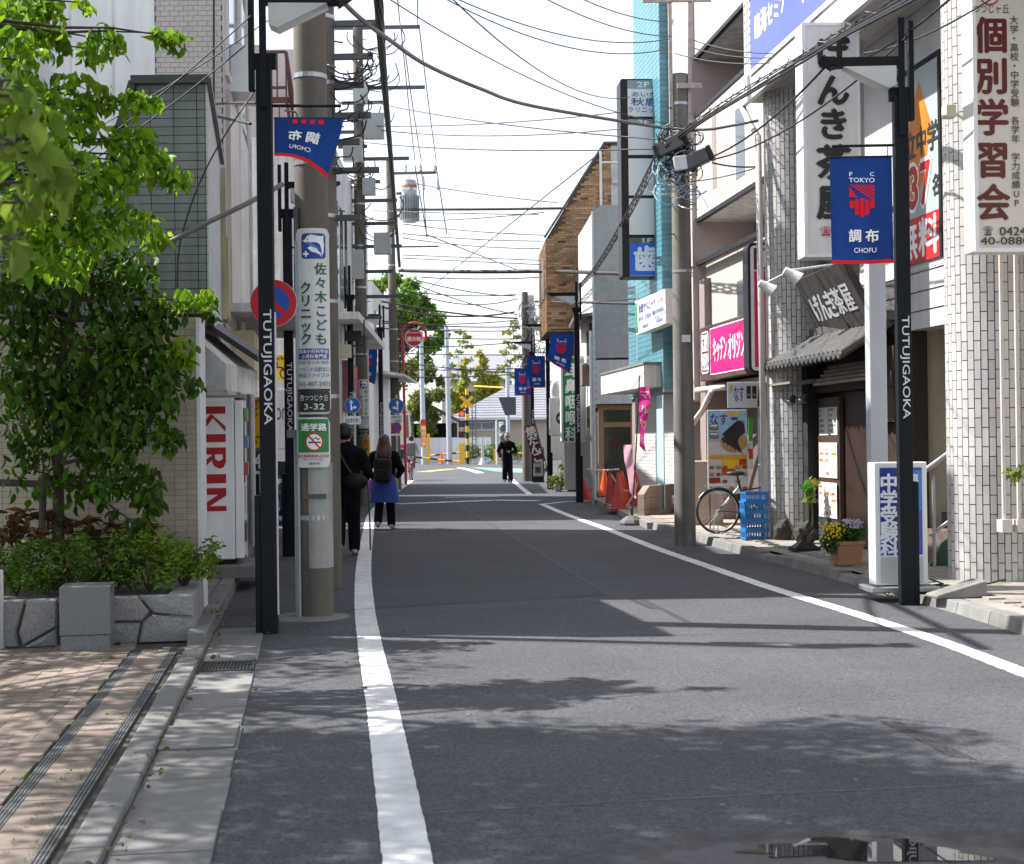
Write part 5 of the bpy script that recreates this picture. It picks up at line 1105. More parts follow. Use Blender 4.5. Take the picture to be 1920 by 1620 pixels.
# ---- beige building with kitchen shop
F0 = rthing('beige_building', 'beige walled flats with stacked balconies above the pink sign shop', 'building')
def fb(name, a0, a1, b0, b1, z0, z1, mt, bevel=0): m = MB(); m.box(a0, a1, b0, b1, z0, z1); return m.build(name, mt, F0, bevel=bevel)
fb('fin_wall', .78, 2.2, 10.7, 12.2, 2.2, 11, mat('pale_mauve_tile', (.44, .37, .355), .7, .1, 40)); fb('pier', .88, 1.4, 10.3, 10.7, .1, 4.3, M_MAUVE)
fb('lower_wall', 1.0, 2.2, 6.45, 10.69, 3.0, 4.55, M_BEIGE); fb('window', .99, .999, 8.2, 8.6, 3.35, 4.05, M_GLASS); fb('window', .855, .859, 7.6, 8.1, 5.6, 6.7, M_GLASS); fb('window', .855, .859, 9.3, 9.55, 5.7, 6.9, M_MAUVE)
fb('recess_wall', 1.9, 2.2, 6.45, 10.69, 4.55, 11, M_MAUVE); fb('balcony_parapet', .86, 1.0, 6.45, 10.69, 5.45, 7.15, M_BEIGE); fb('balcony_slab', .86, 1.9, 6.45, 10.69, 5.33, 5.445, M_PLASTER); fb('balcony_parapet', .86, 1.0, 6.45, 10.69, 8.3, 9.9, M_BEIGE); fb('balcony_slab', .86, 1.9, 6.45, 10.69, 8.2, 8.295, M_PLASTER)
for z in (5.31, 7.152, 8.18, 4.552): fb('edge_trim', .84, .92, 6.45, 10.69, z, z+.07, M_BRACK)
fb('shop_wall', 1.5, 2.2, 6.45, 10.69, 0, 3.0, mat('shop_dark', (.10, .08, .075), .7, .2, 4)); fb('shop_glass', 1.3, 1.32, 6.5, 8.6, .3, 2.4, M_GLASS); fb('shop_mullion', 1.27, 1.3, 7.5, 7.58, .1, 2.5, M_BRACK); fb('ceiling_slab', .95, 1.5, 6.45, 10.69, 2.35, 2.45, M_MAUVE)
m = MB(); m.tube([(.7, 10.2, 2.35), (.85, 9.5, 2.36), (.9, 9.0, 2.36)], .05, 8); m.tube([(.75, 9.4, 2.3), (.7, 9.8, 2.0), (.6, 10.2, 1.75)], .05, 8); m.build('wrapped_pipe', mat('cream_pipe', (.55, .5, .46)), F0, smooth=True)
KS = rthing('kitchen_sign', 'pink and brown shop sign with white kana lettering below the beige wall', 'sign', at=(.78, 10.25, 2.5))
MBR = mat('sign_brown', (.085, .045, .04), .45, .08, 6); m = MB(); m.box(0, .2, -2.9, 0, 0, .92); m.build('box', MBR, KS, bevel=.01)
P = Print(o=(-.0005, 0, 0), r=STR_R, u=STR_U); P.rect(.72, .1, 2.88, .84, '#d80f70'); P.frame(.70, .08, 2.89, .86, .016, '#f0e6ea'); P.text('キッチン', .9, .28, 1.75, .68, '#f4eef0', .05); P.text('オリジン', 1.85, .28, 2.8, .68, '#f4eef0', .05)
P.poly(rrect(.1, .12, .6, .84, .1), '#f0ecec'); P.poly(rrect(.13, .15, .57, .81, .08), '#4a2a28'); P.rect(.17, .50, .53, .78, '#f0ecec'); P.rect(.17, .18, .53, .46, '#f0ecec'); P.text('オリ', .2, .53, .5, .75, '#4a2a28', .05); P.text('ジン', .2, .21, .5, .43, '#4a2a28', .05); P.build(KS)
a = W(1412, 695, 21.2); t = thing('projecting_sign', 'tall pink projecting sign with rounded dark frame beside the downpipe', 'sign', (a.x, 21.2, a.z), R_(4)); hh = W(1412, 455, 21.2).z-a.z
m = MB(); m.prism(rrect(-.06, -.03, .56, hh, .09), (0, 0, 0), (1, 0, 0), (0, 0, 1), .32); m.build('frame', M_BRACK, t); P = Print(o=(0, -.001, 0)); P.poly(rrect(-.02, .0, .53, hh-.04, .07), '#e4dcdc'); P.rect(.03, .05, .48, hh-.42, '#d8125c'); P.rect(.03, hh-.40, .48, hh-.08, '#4a2a28'); P.poly(rrect(.1, hh-.36, .4, hh-.12, .04), '#e8e2e2'); P.build(t)
# menu poster board
def menu(P, w, h):
    P.rect(.01, .01, w-.01, h-.01, '#dcd8d0'); P.rect(.01, h*.46, w-.01, h-.01, '#9cc4dc', 6, 6); P.rect(.01, h*.46, w-.01, h*.62, '#d8d0c8')
    P.rect(w*.42, h*.925, w*.84, h*.965, '#e8b820'); P.text('なす', w*.07, h*.82, w*.5, h*.955, '#5a2a94', .04); P.disc(w*.68, h*.895, w*.1, '#5a2a94', ry=h*.018)
    P.disc(w*.66, h*.62, w*.34, '#b88a58', ry=h*.13)
    for k in range(6):
        a = .25+k*.2; P.poly([(w*(.92-.03*k), h*.88), (w*(.86-.1*k), h*.75-.01*k), (w*(.34+.1*k), h*(.66-.035*k)), (w*(.40+.1*k), h*(.60-.03*k)), (w*(.95-.05*k), h*(.72-.01*k))], '#1c141c' if k % 2 else '#2e2330')
    for z in (.76, .66): P.poly(rrect(w*.05, h*z, w*.27, h*(z+.075), .02), '#2c2420'); P.poly(rrect(w*.07, h*(z+.008), w*.25, h*(z+.038), .01), '#b07850'); P.rect(w*.07, h*(z+.042), w*.25, h*(z+.066), '#e8e4de')
    P.rect(.01, h*.415, w-.01, h*.455, '#e8a010'); P.rect(w*.34, h*.30, w-.01, h*.41, '#f0c010'); P.rect(w*.78, h*.34, w*.97, h*.41, '#b83018'); P.rect(w*.34, h*.22, w*.68, h*.295, '#c04818'); P.rect(w*.02, h*.13, w*.3, h*.19, '#a81c18')
    for r in range(4):
        for i in range(6):
            x, z = w*(.09+i*.165), h*(.06+r*.085)
            if rnd.random() < .75: P.disc(x, z, w*.065, '#2a2018', 14, ry=h*.02); P.disc(x, z+.002, w*.05, rnd.choice(['#b06838', '#c89048', '#a84828', '#d0b080']), 12, ry=h*.014)
t, w_, h_ = board('menu_poster', 'tall menu poster with aubergine dish behind the bicycle', 'poster', 1328, 768, 1401, 926, 22.4, th=.03, rz=R_(2)); P = Print(); menu(P, w_, h_); P.build(t); m = MB(); m.cyl((.03, .04, -.55), (.03, .04, 1.4), .012, n=8); m.cyl((w_-.03, .04, -.55), (w_-.03, .04, 1.4), .012, n=8); m.build('stand', M_STEELD, t)
t, w_, h_ = board('shop_banner', 'white banner with purple kana and lunch boxes below the pink sign', 'banner', 1364, 716, 1426, 765, 21.9, th=.01, rz=R_(3), mt=mat('banner_white_cloth', (.68, .70, .74), .8, .05))
P = Print(); P.disc(.06, h_*.75, .03, '#e8c020', ry=.06); P.text('なす', w_*.2, h_*.25, w_*.5, h_*.85, '#5a2a94', .03)
for k in (.58, .75): P.poly(rrect(w_*k, h_*.35, w_*(k+.13), h_*.85, .02), '#302824'); P.disc(w_*(k+.065), h_*.5, .022, '#c08850')
P.poly([(w_*.9, h_*.05), (w_, h_*.05), (w_, h_*.95), (w_*.95, h_*.8)], '#2c2038'); P.build(t)
t, w_, h_ = board('flag_strip', 'thin green and red vertical strip flag on the shop window', 'flag', 1404, 783, 1411, 880, 22.3, th=.008); P = Print(); P.rect(0, h_*.55, w_, h_, '#18b030'); P.rect(0, h_*.2, w_, h_*.4, '#c82828'); P.build(t)
m = MB(); p = loc(1330, 880, 23.5); m.box(p.x-.45, p.x+.2, p.y-.1, p.y+.5, .1, 1.15); o = m.build('utility_cabinet', mat('beige_cabinet', (.42, .35, .28), .5, .06, 5), bevel=.01); o.matrix_basis = RM; tag(o, 'beige metal cabinet behind the bicycle wheel', 'cabinet')
# bicycle
p = G(1347, 1000, .11); BK = thing('bicycle', 'black city bicycle parked beside the blue crates', 'bicycle', (p.x+.02, p.y+.15, .108), R_(9)); MBK = mat('bike_frame_blue_black', (.018, .02, .06), .3, .1, 6, coat=.5)
for x in (0, 1.08):
    R0_ = .325; m = MB(); m.tube([(x+R0_*math.cos(a), 0, R0_+R0_*math.sin(a)) for a in [2*math.pi*i/40 for i in range(41)]], .017, 8); ty = m.build('tyre', M_BLACK, BK, smooth=True)
    m = MB(); m.tube([(x+.305*math.cos(a), 0, R0_+.305*math.sin(a)) for a in [2*math.pi*i/40 for i in range(41)]], .008, 6); m.build('rim', M_STEEL, ty)
    m = MB()
    for i in range(28): a = 2*math.pi*i/28; m.tube([(x+.02*math.cos(a+.8), (.02 if i % 2 else -.02), R0_+.02*math.sin(a+.8)), (x+.3*math.cos(a), 0, R0_+.3*math.sin(a))], .0016, 4, caps=False)
    m.cyl((x, -.035, R0_), (x, .035, R0_), .022, n=10); m.build('spoke', M_STEEL, ty)
    m = MB(); m.tube([(x+.35*math.cos(a), 0, R0_+.35*math.sin(a)) for a in [R_(60 if x else 15)+R_(130)*i/14 for i in range(15)]], .014, 6); m.build('mudguard', M_STEELD, BK)
m = MB(); bb = (.46, 0, .28); m.tube([bb, (.32, 0, .78)], .016, 8); m.tube([bb, (.93, 0, .70)], .018, 8); m.tube([(.36, 0, .62), (.93, 0, .70)], .014, 8); m.tube([(0, .04, .325), (.4, .03, .3), bb], .010, 6); m.tube([(0, -.04, .325), (.4, -.03, .3), bb], .010, 6); m.tube([(0, .04, .325), (.34, 0, .7)], .009, 6); m.tube([(0, -.04, .325), (.34, 0, .7)], .009, 6); m.tube([(1.08, 0, .325), (.98, 0, .58), (.9, 0, .9)], .015, 8); m.build('frame', MBK, BK)
m = MB(); m.tube([(.32, 0, .78), (.30, 0, .86)], .012, 8); m.sph((.28, 0, .885), (.15, .09, .04), 14, 8); m.build('saddle', M_BLACK, BK, smooth=True)
m = MB(); m.tube([(.72, -.26, 1.0), (.86, -.2, 1.03), (.9, 0, .95), (.86, .2, 1.03), (.72, .26, 1.0)], .011, 8); m.build('handlebar', M_STEEL, BK)
m = MB(); m.tube([(.95, -.16, .72), (1.25, -.16, .72), (1.25, .16, .72), (.95, .16, .72), (.95, -.16, .72)], .008, 6); m.tube([(.95, -.18, .98), (1.3, -.18, .98), (1.3, .18, .98), (.95, .18, .98), (.95, -.18, .98)], .01, 6)
for i in range(6): m.tube([(.95+i*.06, -.18, .98), (.95+i*.055, -.16, .72)], .004, 4); m.tube([(.95+i*.06, .18, .98), (.95+i*.055, .16, .72)], .004, 4)
m.build('basket', M_STEELD, BK)
m = MB(); m.tube([(-.22, -.07, .70), (.26, -.07, .72), (.26, .07, .72), (-.22, .07, .70), (-.22, -.07, .70)], .006, 6); m.tube([(0, .05, .33), (-.1, .07, .7)], .005, 5); m.tube([(0, -.05, .33), (-.1, -.07, .7)], .005, 5); m.build('rear_rack', M_STEEL, BK)
m = MB(); m.cyl((.46, -.05, .28), (.46, -.045, .28), .09, n=20); m.tube([(.46, -.06, .28), (.40, -.07, .12)], .009, 6); m.obox((.38, -.11, .11), (.09, .08, .02), Matrix.Identity(3)); m.tube([(.46, .06, .28), (.52, .07, .44)], .009, 6); m.obox((.53, .11, .45), (.09, .08, .02), Matrix.Identity(3)); m.build('crank', M_STEELD, BK)
m = MB(); m.tube([(0, -.09, .32), (-.05, -.12, .01)], .007, 6); m.tube([(0, .09, .32), (-.05, .12, .01)], .007, 6); m.tube([(-.05, -.12, .01), (-.05, .12, .01)], .006, 6); m.build('kickstand', M_STEEL, BK)
# ---- teal building, shutter shop
M_TEAL = mat('teal_tile', (.095, .265, .32), .35, .12, 1.2, rand=.14, wp=True, streak=.15); M_TEALG = mat('teal_grout', (.22, .30, .32), .8, .1, 6)
G0 = rthing('teal_building', 'teal tiled building with roller shutter beside the tenant sign', 'building')
def gb(name, a0, a1, b0, b1, z0, z1, mt, bevel=0): m = MB(); m.box(a0, a1, b0, b1, z0, z1); return m.build(name, mt, G0, bevel=bevel)
gb('tower_wall', .62, 4, 12.4, 14.9, 2.4, 12.5, M_TEALG); gb('street_wall', 1.0, 4, 14.9, 17.6, 2.4, 5.6, M_TEALG)
T = MB(); T.box(.004, .296, -.01, 0, .004, .096); L_ = []
for i in range(12):
    for j in range(100):
        M = Matrix.Translation((.62+i*.3, 12.4, 2.45+j*.1)); L_.append((vis_key(RM @ M.translation), M))
for i in range(8):
    for j in range(100):
        M = Matrix.Translation((.62, 12.4+(i+1)*.299, 2.45+j*.1)) @ Matrix.Rotation(R_(-90), 4, 'Z'); L_.append((vis_key(RM @ M.translation)+.2, M))
for i in range(9):
    for j in range(32):
        M = Matrix.Translation((1.0, 14.92+(i+1)*.298, 2.45+j*.1)) @ Matrix.Rotation(R_(-90), 4, 'Z'); L_.append((vis_key(RM @ M.translation)+.2, M))
L_.sort(key=lambda t: t[0]); pieces(G0, 'tile', T, M_TEAL, [t[1] for t in L_], 300, 'tile_field')
gb('shop_wall', 1.05, 4, 12.4, 17.6, 0, 2.4, M_MAUVE)
gb('shutter_frame', .98, 1.05, 12.5, 16.9, .25, 2.42, mat('shutter_cream', (.56, .54, .50), .5, .05, 4))
for i in range(30): gb('shutter_slat', .955, .975, 12.6, 14.6, .3+i*.07, .3+i*.07+.062, mat('shutter_slat', (.58, .56, .53), .45, .05, 4, rand=.04)); gb('shutter_slat', .955, .975, 14.7, 16.8, .3+i*.07, .3+i*.07+.062, mat('shutter_slat', (.58, .56, .53)))
gb('shutter_post', .94, .98, 14.6, 14.7, .25, 2.42, M_STEEL)
gb('canopy', .28, 1.0, 12.6, 17.2, 2.5, 2.92, mat('canopy_white', (.60, .58, .55), .6, .08, 4, streak=.2)); gb('canopy_cap', .26, 1.0, 12.55, 17.25, 2.925, 2.97, M_CONCD)
gb('pale_blue_panel', .6, .62, 12.42, 13.0, .2, 2.35, mat('pale_blue_panel', (.35, .52, .58), .4, .05, 4))
m = MB(); p = loc(1304, 365, 26.2); m.sph((p.x, p.y, p.z), (.13, .16, .17), 14, 10); m.build('vent_hood', M_STEEL, G0, smooth=True)
m = MB(); p = loc(1283, 328, 26.6); m.box(p.x-.05, p.x+.05, p.y-.08, p.y+.05, p.z-.06, p.z+.06); m.tube([(p.x, p.y, p.z), (p.x+.12, p.y-.05, p.z-.2), (p.x+.08, p.y-.05, p.z-.42), (p.x-.1, p.y-.05, p.z-.45)], .015, 6); m.build('junction_box', M_WHITE, G0)
m = MB(); p = loc(1280, 20, 26.8); m.tube([(p.x-.2, p.y-.2, p.z-.3), (p.x+.1, p.y-.1, p.z), (p.x+.15, p.y, p.z+.8)], .14, 12); m.build('duct', M_STEEL, G0, smooth=True)
# tenant sign
a = W(1178, 520, 27.6); t = thing('tenant_sign', 'tall dark framed tenant sign with blank white panels and blue dental panel', 'sign', (a.x, 27.6, a.z), R_(4)); s_ = 27.6/FPX; w_ = 70*s_; h_ = (520-147)*s_
m = MB(); m.prism(rrect(-.11, 0, w_+.02, h_, .05), (0, 0, 0), (1, 0, 0), (0, 0, 1), .5); m.build('frame', M_BRACK, t)
zz = lambda py: h_-(py-147)*s_
for y0, y1, nm in ((150, 218, 0), (223, 290, 1), (297, 366, 2), (372, 440, 3), (446, 518, 4)):
    m = MB(); m.box(.03, w_-.03, -.012, -.001, zz(y1), zz(y0)); m.build('panel', mat('acrylic_white', (.86, .87, .88), .3, .03, 3, trans=.25), t)
P = Print(o=(0, -.0125, 0)); P.rect(.03, zz(166), w_-.03, zz(150), '#86949c'); P.text('2F', w_*.3, zz(163), w_*.62, zz(153), '#dfe6ea', .03); P.text('あいか', w_*.15, zz(181), w_*.85, zz(172), '#2c4f9c', .01); P.text('秋鹿', w_*.13, zz(198), w_*.86, zz(183), '#2c4f9c', .03); P.text('クリニック', w_*.05, zz(211), w_*.92, zz(200), '#2c4f9c', .01)
P.rect(.03, zz(234), w_-.03, zz(223), '#7c868c'); P.text('2F', w_*.3, zz(232), w_*.62, zz(225), '#dfe6ea', .03); P.rect(.03, zz(456), w_-.03, zz(446), '#56585c'); P.text('1F', w_*.4, zz(455), w_*.65, zz(447), '#d0d4d8', .03); P.rect(.03, zz(517), w_-.03, zz(456), '#1766d0')
P.v('歯', w_*.5, zz(460), .52, 1, '#dde4ec', .05); P.build(t)
m = MB(); m.bar((w_*.6, .25, .6), (w_+.6, .3, .6), .1, .1); m.bar((w_*.6, .25, 3), (w_+.6, .3, 3), .1, .1); m.build('mounting_arm', M_STEELD, t)
t, wp = quad_board('clinic_sign', 'slanted white clinic sign box with green edge and blue lettering above shutter shop', [W(1193, 628, 28.0), W(1249, 606, 25.6), W(1247, 541, 25.6), W(1190, 566, 28.0)], .22, M_SIGNW)
P = Print(warp=wp, eps=.004); P.rect(.01, .05, .07, .95, '#2a9a58'); P.text('秋鹿クリニック', .13, .6, .68, .86, '#3c4c9c', .03); P.text('■内科・循環器科', .13, .35, .55, .5, '#5a62a8', .02); P.text('■耳鼻咽喉科', .6, .38, .95, .52, '#5a62a8', .02); P.text('03-0000', .25, .12, .5, .2, '#8a8ec0') if False else None; P.rect(.25, .13, .42, .2, '#8a90c0'); P.rect(.7, .14, .9, .21, '#8a90c0'); P.text('休診', .76, .66, .92, .8, '#e0a0a8', .02); P.build(t)
# ---- platform, cones, block wall
p0, p1, p2, p3 = G(1222, 998), G(1104, 938), G(1200, 930), G(1290, 970)
PF = bpy.data.objects.new('timber_platform', None); COL.objects.link(PF); tag(PF, 'low grey boarded step in front of the shutter shop', 'platform'); m = MB()
q0, q1 = G(1212, 992), G(1108, 941); dvv = (q1-q0); n_ = Vector((dvv.y, -dvv.x, 0)).normalized()
for i in range(10):
    a, b2 = q0+n_*(i*.14+.01), q1+n_*(i*.14+.01); c_, d_ = b2+n_*.125, a+n_*.125; m = MB()
    m.add([(v.x, v.y, -.02) for v in (a, b2, c_, d_)]+[(v.x, v.y, .11) for v in (a, b2, c_, d_)], [(4, 7, 6, 5), (0, 1, 5, 4), (1, 2, 6, 5), (2, 3, 7, 6), (3, 0, 4, 7)]); fixn(m.build('plank', mat('grey_plank', (.20, .17, .16), .8, .2, 8, rand=.2), PF))
p = G(1122, 965); m = MB(); m.add([(0, 0, .0), (.42, .1, .0), (.5, .45, .1), (.05, .4, .1), (0, 0, -.01), (.42, .1, -.01), (.5, .45, -.01), (.05, .4, -.01)], [(0, 1, 2, 3), (0, 4, 5, 1), (1, 5, 6, 2), (2, 6, 7, 3), (3, 7, 4, 0)]); o = m.build('kerb_ramp', M_BLACK); o.location = (p.x, p.y, .005); tag(fixn(o), 'black rubber kerb ramp at the edge of the boarded step', 'ramp')
MCO = mat('cone_orange', (.85, .10, .03), .45, .1, 8, trans=.08); MCD = mat('cone_red_faded', (.38, .035, .03), .5, .15, 8)
def cone(px, py, z, h, label, tilt=(0, 0), mt=None):
    p = G(px, py, z); t = thing('traffic_cone', label, 'traffic cone', (p.x, p.y, z), 0, 'traffic cones by the shutter shop'); t.rotation_euler = (R_(tilt[0]), R_(tilt[1]), 0)
    m = MB(); m.lathe([(h*.21, .03), (h*.05, h*.94), (h*.045, h)], 20); smooth_by_angle(m.build('cone', mt or MCO, t)); m = MB(); m.box(-h*.27, h*.27, -h*.27, h*.27, 0, .03); m.build('base', M_BLACK if mt is None else MCD, t, bevel=.01)
cone(1134, 932, .1, .70, 'upright bright orange cone left of the steel post'); cone(1160, 955, .1, .74, 'tallest red cone nearest the flag pole', mt=MCD); cone(1176, 944, .1, .72, 'orange cone leaning towards the block wall', (0, -9)); cone(1147, 945, .1, .7, 'dark red cone behind the tallest cone', (0, -3), MCD); cone(1196, 950, .1, .72, 'red cone behind the pink flag pole', (0, -3), MCD); cone(1103, 938, 0, .72, 'dark cone leaning against the navy lamp', (0, -16), MCD)
m = MB(); pts = [W(1100, 880, 33), W(1133, 882, 33.4), W(1160, 880, 30)]; m.tube([(p.x, p.y, p.z) for p in pts], .022, 8); tag(m.build('cone_bar', mat('pink_white_bar', (.6, .42, .46), .5, .2, 9)), 'pale pink barrier bar resting across the cones', 'bar')
m = MB(); ch = sag(W(1147, 890, 30.5), W(1196, 905, 29.6), .25, 16)+sag(W(1196, 905, 29.6), W(1166, 955, 29.2), .1, 8)[1:]
m.tube(ch, .014, 6); tag(m.build('chain', mat('yellow_black_chain', (.45, .36, .2), .5, .5, 60)), 'plastic chain looped between the cones', 'chain')
p = W(1113, 930, 33.6); t = thing('steel_post', 'tall white perforated steel post beside the wooden door', 'post', (p.x, 33.6, 0)); m = MB(); m.cyl((0, 0, 0), (0, 0, 4.05), .06, n=14); m.build('pipe', M_STEEL, t)
m = MB()
for i in range(12): m.box(.05, .1, -.03, .03, 1.9+i*.18, 1.95+i*.18)
m.build('hook', M_STEEL, t)
q0, q1 = G(1208, 978), G(1268, 972); BW = thing('block_wall', 'low tan concrete block wall with sloping end beside the pole', 'wall', (q0.x, q0.y, 0), math.atan2(q1.y-q0.y, q1.x-q0.x)); Lw = (q1-q0).length
for j in range(3):
    for i in range(3):
        x0, x1 = i*.4-(.2 if j % 2 else 0), (i+1)*.4-(.2 if j % 2 else 0)-.006; x0 = max(x0, 0)
        if x1 <= x0: continue
        m = MB(); z0, z1 = j*.22, j*.22+.214
        if j == 2 and i == 0: m.prism([(x0, z0), (x1, z0), (x1, z1), (x0+.2, z1), (x0, z0+.06)], (0, 0, 0), (1, 0, 0), (0, 0, 1), .14)
        else: m.box(x0, x1, 0, .14, z0, z1)
        m.build('block', mat('tan_block', (.27, .215, .165), .85, .2, 6, stain=.4, bump=.3, bscale=60, rand=.06), BW)
# pink nobori flag on a water base
p = G(1186, 985); FL = thing('nobori_flag', 'faded pink advertising flag on a black pole with octagonal water base', 'flag', (p.x, p.y+.12, 0), R_(6))
m = MB(); m.lathe([(.22, 0), (.23, .04), (.20, .09), (.09, .16), (.03, .17)], 8); m.build('base', mat('grey_flag_base', (.10, .095, .095), .45, .15, 8), FL)
m = MB(); m.tube([(0, 0, .1), (.09, 0, 1.3), (.17, 0, 2.65)], .012, 8); m.cyl((0, 0, .1), (0, 0, .3), .025, n=10); m.build('pole', M_BLACK, FL)
def nob(P0, w, h, wav, seed):
    def warp(x, y, hh): t = 1-y/h; return Vector((P0[0]+x*(1-.25*math.sin(t*3))+wav*math.sin(t*5+seed)*x/w, P0[1]+.06*math.sin(x*14+t*6+seed)-hh, P0[2]-h+y*(1) - .12*t*(x/w)))
    return warp
wp = nob((.155, 0, 2.45), .17, 1.05, .05, .4); m = MB(); n, k = 8, 20; m.add([wp(.17*i/n, 1.05*j/k, 0) for j in range(k+1) for i in range(n+1)], [(j*(n+1)+i, j*(n+1)+i+1, (j+1)*(n+1)+i+1, (j+1)*(n+1)+i) for j in range(k) for i in range(n)]); fl = m.build('flag_cloth', mat('hot_pink_cloth', (.62, .03, .26), .8, .1, 6, trans=.25), FL, smooth=True)
P = Print(warp=wp); P.v('マル得市', .09, 1.0, .16, .25, '#f0c8d8', .03); P.disc(.12, .7, .04, '#e8a030'); P.build(fl, 'flag_print', M_CLOTHP)
_wq = nob((-.12, .02, 1.42), .19, .85, -.06, 1.4); wp2 = lambda x, y, h: (lambda v, t: Vector((.1-(.1-v.x)*(1-.75*max(0, t-.35)), v.y, v.z)))(_wq(x, y, h), 1-y/.85); m = MB(); m.add([wp2(.19*i/n, .85*j/k, 0) for j in range(k+1) for i in range(n+1)], [(j*(n+1)+i, j*(n+1)+i+1, (j+1)*(n+1)+i+1, (j+1)*(n+1)+i) for j in range(k) for i in range(n)]); m.build('flag_cloth', mat('faded_pink_cloth', (.66, .38, .47), .8, .12, 6, trans=.35), FL, smooth=True)
# ---- grey and white house
H0 = thing('grey_house', 'grey house with white siding flank and wooden door beyond the cones', 'house', (W(1118, 900, 36).x, 36, 0)); hx = H0.location.x
M_GREYW = mat('grey_render', (.44, .445, .44), .85, .12, 6, bump=.2, bscale=60, stain=.15)
m = MB(); zt = W(1118, 396, 36).z; zb = 3.55
m.add([(hx, 36, zb), (hx+4, 36, zb), (hx+4, 36, zt+.15), (hx+.2, 36, zt+.15), (hx, 36, zt), (hx-.19, 39.7, zb), (hx-.19, 39.7, zt-.1), (hx+4, 39.7, zt), (hx+4, 39.7, zb)], [(0, 1, 2, 3, 4), (0, 4, 6, 5), (4, 3, 2, 7, 6), (0, 5, 8, 1)]); fixn(m.build('upper_wall', M_GREYW, H0, world=True))
for i in range(14): 
    z0 = 4.75+i*.17; m = MB(); m.add([(hx-.012, 36.02, z0), (hx-.2, 39.7, z0), (hx-.2, 39.7, z0+.162), (hx-.012, 36.02, z0+.162), (hx+.02, 36.02, z0), (hx-.15, 39.7, z0), (hx-.15, 39.7, z0+.162), (hx+.02, 36.02, z0+.162)], [(0, 1, 2, 3), (7, 6, 5, 4), (0, 4, 5, 1), (3, 2, 6, 7), (0, 3, 7, 4), (1, 5, 6, 2)]); m.build('siding_board', mat('white_siding_board', (.66, .66, .66), .5, .04, 4), H0, world=True)
m = MB(); m.bar((hx-.02, 35.98, zb), (hx-.02, 35.98, zt), .05, .05); m.build('corner_trim', M_WHITE, H0, world=True)
m = MB(); m.prism([(-.5, 0), (.05, .08), (.05, .16), (-.5, .08)], (hx, 36.05, 4.55), (1, 0, 0), (0, 0, 1), 3.4); m.build('window_hood', mat('brown_hood', (.16, .10, .08), .6, .1, 6), H0, world=True)
m = MB(); m.box(hx-.12, hx-.02, 36.2, 37.6, 3.2, 4.45); m.build('window', M_GLASS, H0, world=True); m = MB(); m.box(hx-.3, hx-.02, 36.3, 37.6, 2.9, 3.4); m.build('window_box', mat('brown_hood', (.16, .1, .08)), H0, world=True)
m = MB(); m.box(hx-.05, hx+4, 36.02, 39.5, 2.4, 3.5); m.build('lower_bulkhead', M_SIGNW, H0, world=True); m = MB(); m.box(hx+.1, hx+4, 36.6, 39.5, .0, 2.35); m.build('lower_wall', M_DARK, H0, world=True)
MWO = mat('oak_frame', (.38, .22, .11), .55, .15, 12)
m = MB(); x0, x1 = W(1122, 800, 36.3).x, W(1192, 800, 36.3).x
m.box(x0, x0+.13, 36.3, 36.4, .1, 2.38); m.box(x1-.13, x1, 36.3, 36.4, .1, 2.38); m.box(x0+.13, x1-.13, 36.3, 36.4, 1.82, 1.94); m.box(x0+.13, x1-.13, 36.3, 36.4, 2.25, 2.38); m.box(x0+.13, x1-.13, 36.3, 36.4, .1, .2); m.build('door_frame', MWO, H0, world=True)
m = MB(); m.box(x0+.13, x1-.13, 36.34, 36.36, .2, 1.82); m.box(x0+.13, x1-.13, 36.34, 36.36, 1.94, 2.25); d_ = m.build('door_glass', mat('green_glass', (.02, .035, .02), .12, .6, 3, spec=.7), H0, world=True)
m = MB(); m.box(x0+.33, x0+.55, 36.325, 36.335, 1.3, 1.5); m.build('door_notice', mat('maroon_notice', (.08, .02, .03)), H0, world=True)
# ---- brown brick building with sloping roof
YI = 41.0; ix = W(1025, 500, YI).x; I0 = thing('brick_building', 'brown brick building with steep sloping roof edge beyond the grey house', 'building', (ix, YI, 0))
M_BRK = mat('brown_brick', attr=True, rough=.8, var=.12, scale=8, stain=.3, bump=.3, bscale=50); M_BMORT = mat('brick_mortar', (.10, .07, .05), .9, .2, 6)
zl, zp, zb = W(1025, 447, YI).z, W(1142, 270, YI).z, W(1025, 622, YI).z; xp = W(1132, 300, YI).x
def roofz(x): return zl+(zp-zl)*min(1, max(0, (x-ix)/(xp-ix)))
m = MB(); m.add([(ix, YI+.01, zb), (ix+5, YI+.01, zb), (ix+5, YI+.01, zp), (xp, YI+.01, zp), (ix, YI+.01, zl), (ix-.14, YI+3.9, zb), (ix-.14, YI+3.9, zl), (xp, YI+3.9, zp), (ix+5, YI+3.9, zp), (ix+5, YI+3.9, zb)], [(0, 1, 2, 3, 4), (0, 4, 6, 5), (4, 3, 7, 6), (3, 2, 8, 7), (0, 5, 9, 1)]); fixn(m.build('wall', M_BMORT, I0, world=True))
m = MB(); r_ = random.Random(4); z = zb+.01; j = 0; BRL = []
while z < zp-.06:
    x = ix+.005-(.11 if j % 2 else 0)
    while x < ix+2.4:
        if z+.06 < roofz(max(x, ix))-.0 and x+.21 > ix: 
            g = r_.uniform(.55, 1.2); c = (.46*g, .27*g, .14*g) if r_.random() > .08 else (.20*g, .12*g, .08*g); BRL.append((max(x, ix+.002), min(x+.213, ix+2.4), z, c))
        x += .22
    z += .068; j += 1
for x0, x1, z0, c in BRL: m.box(x0, x1, YI-.006, YI+.012, z0, z0+.06, 0, c)
z = zb+.01; j = 0
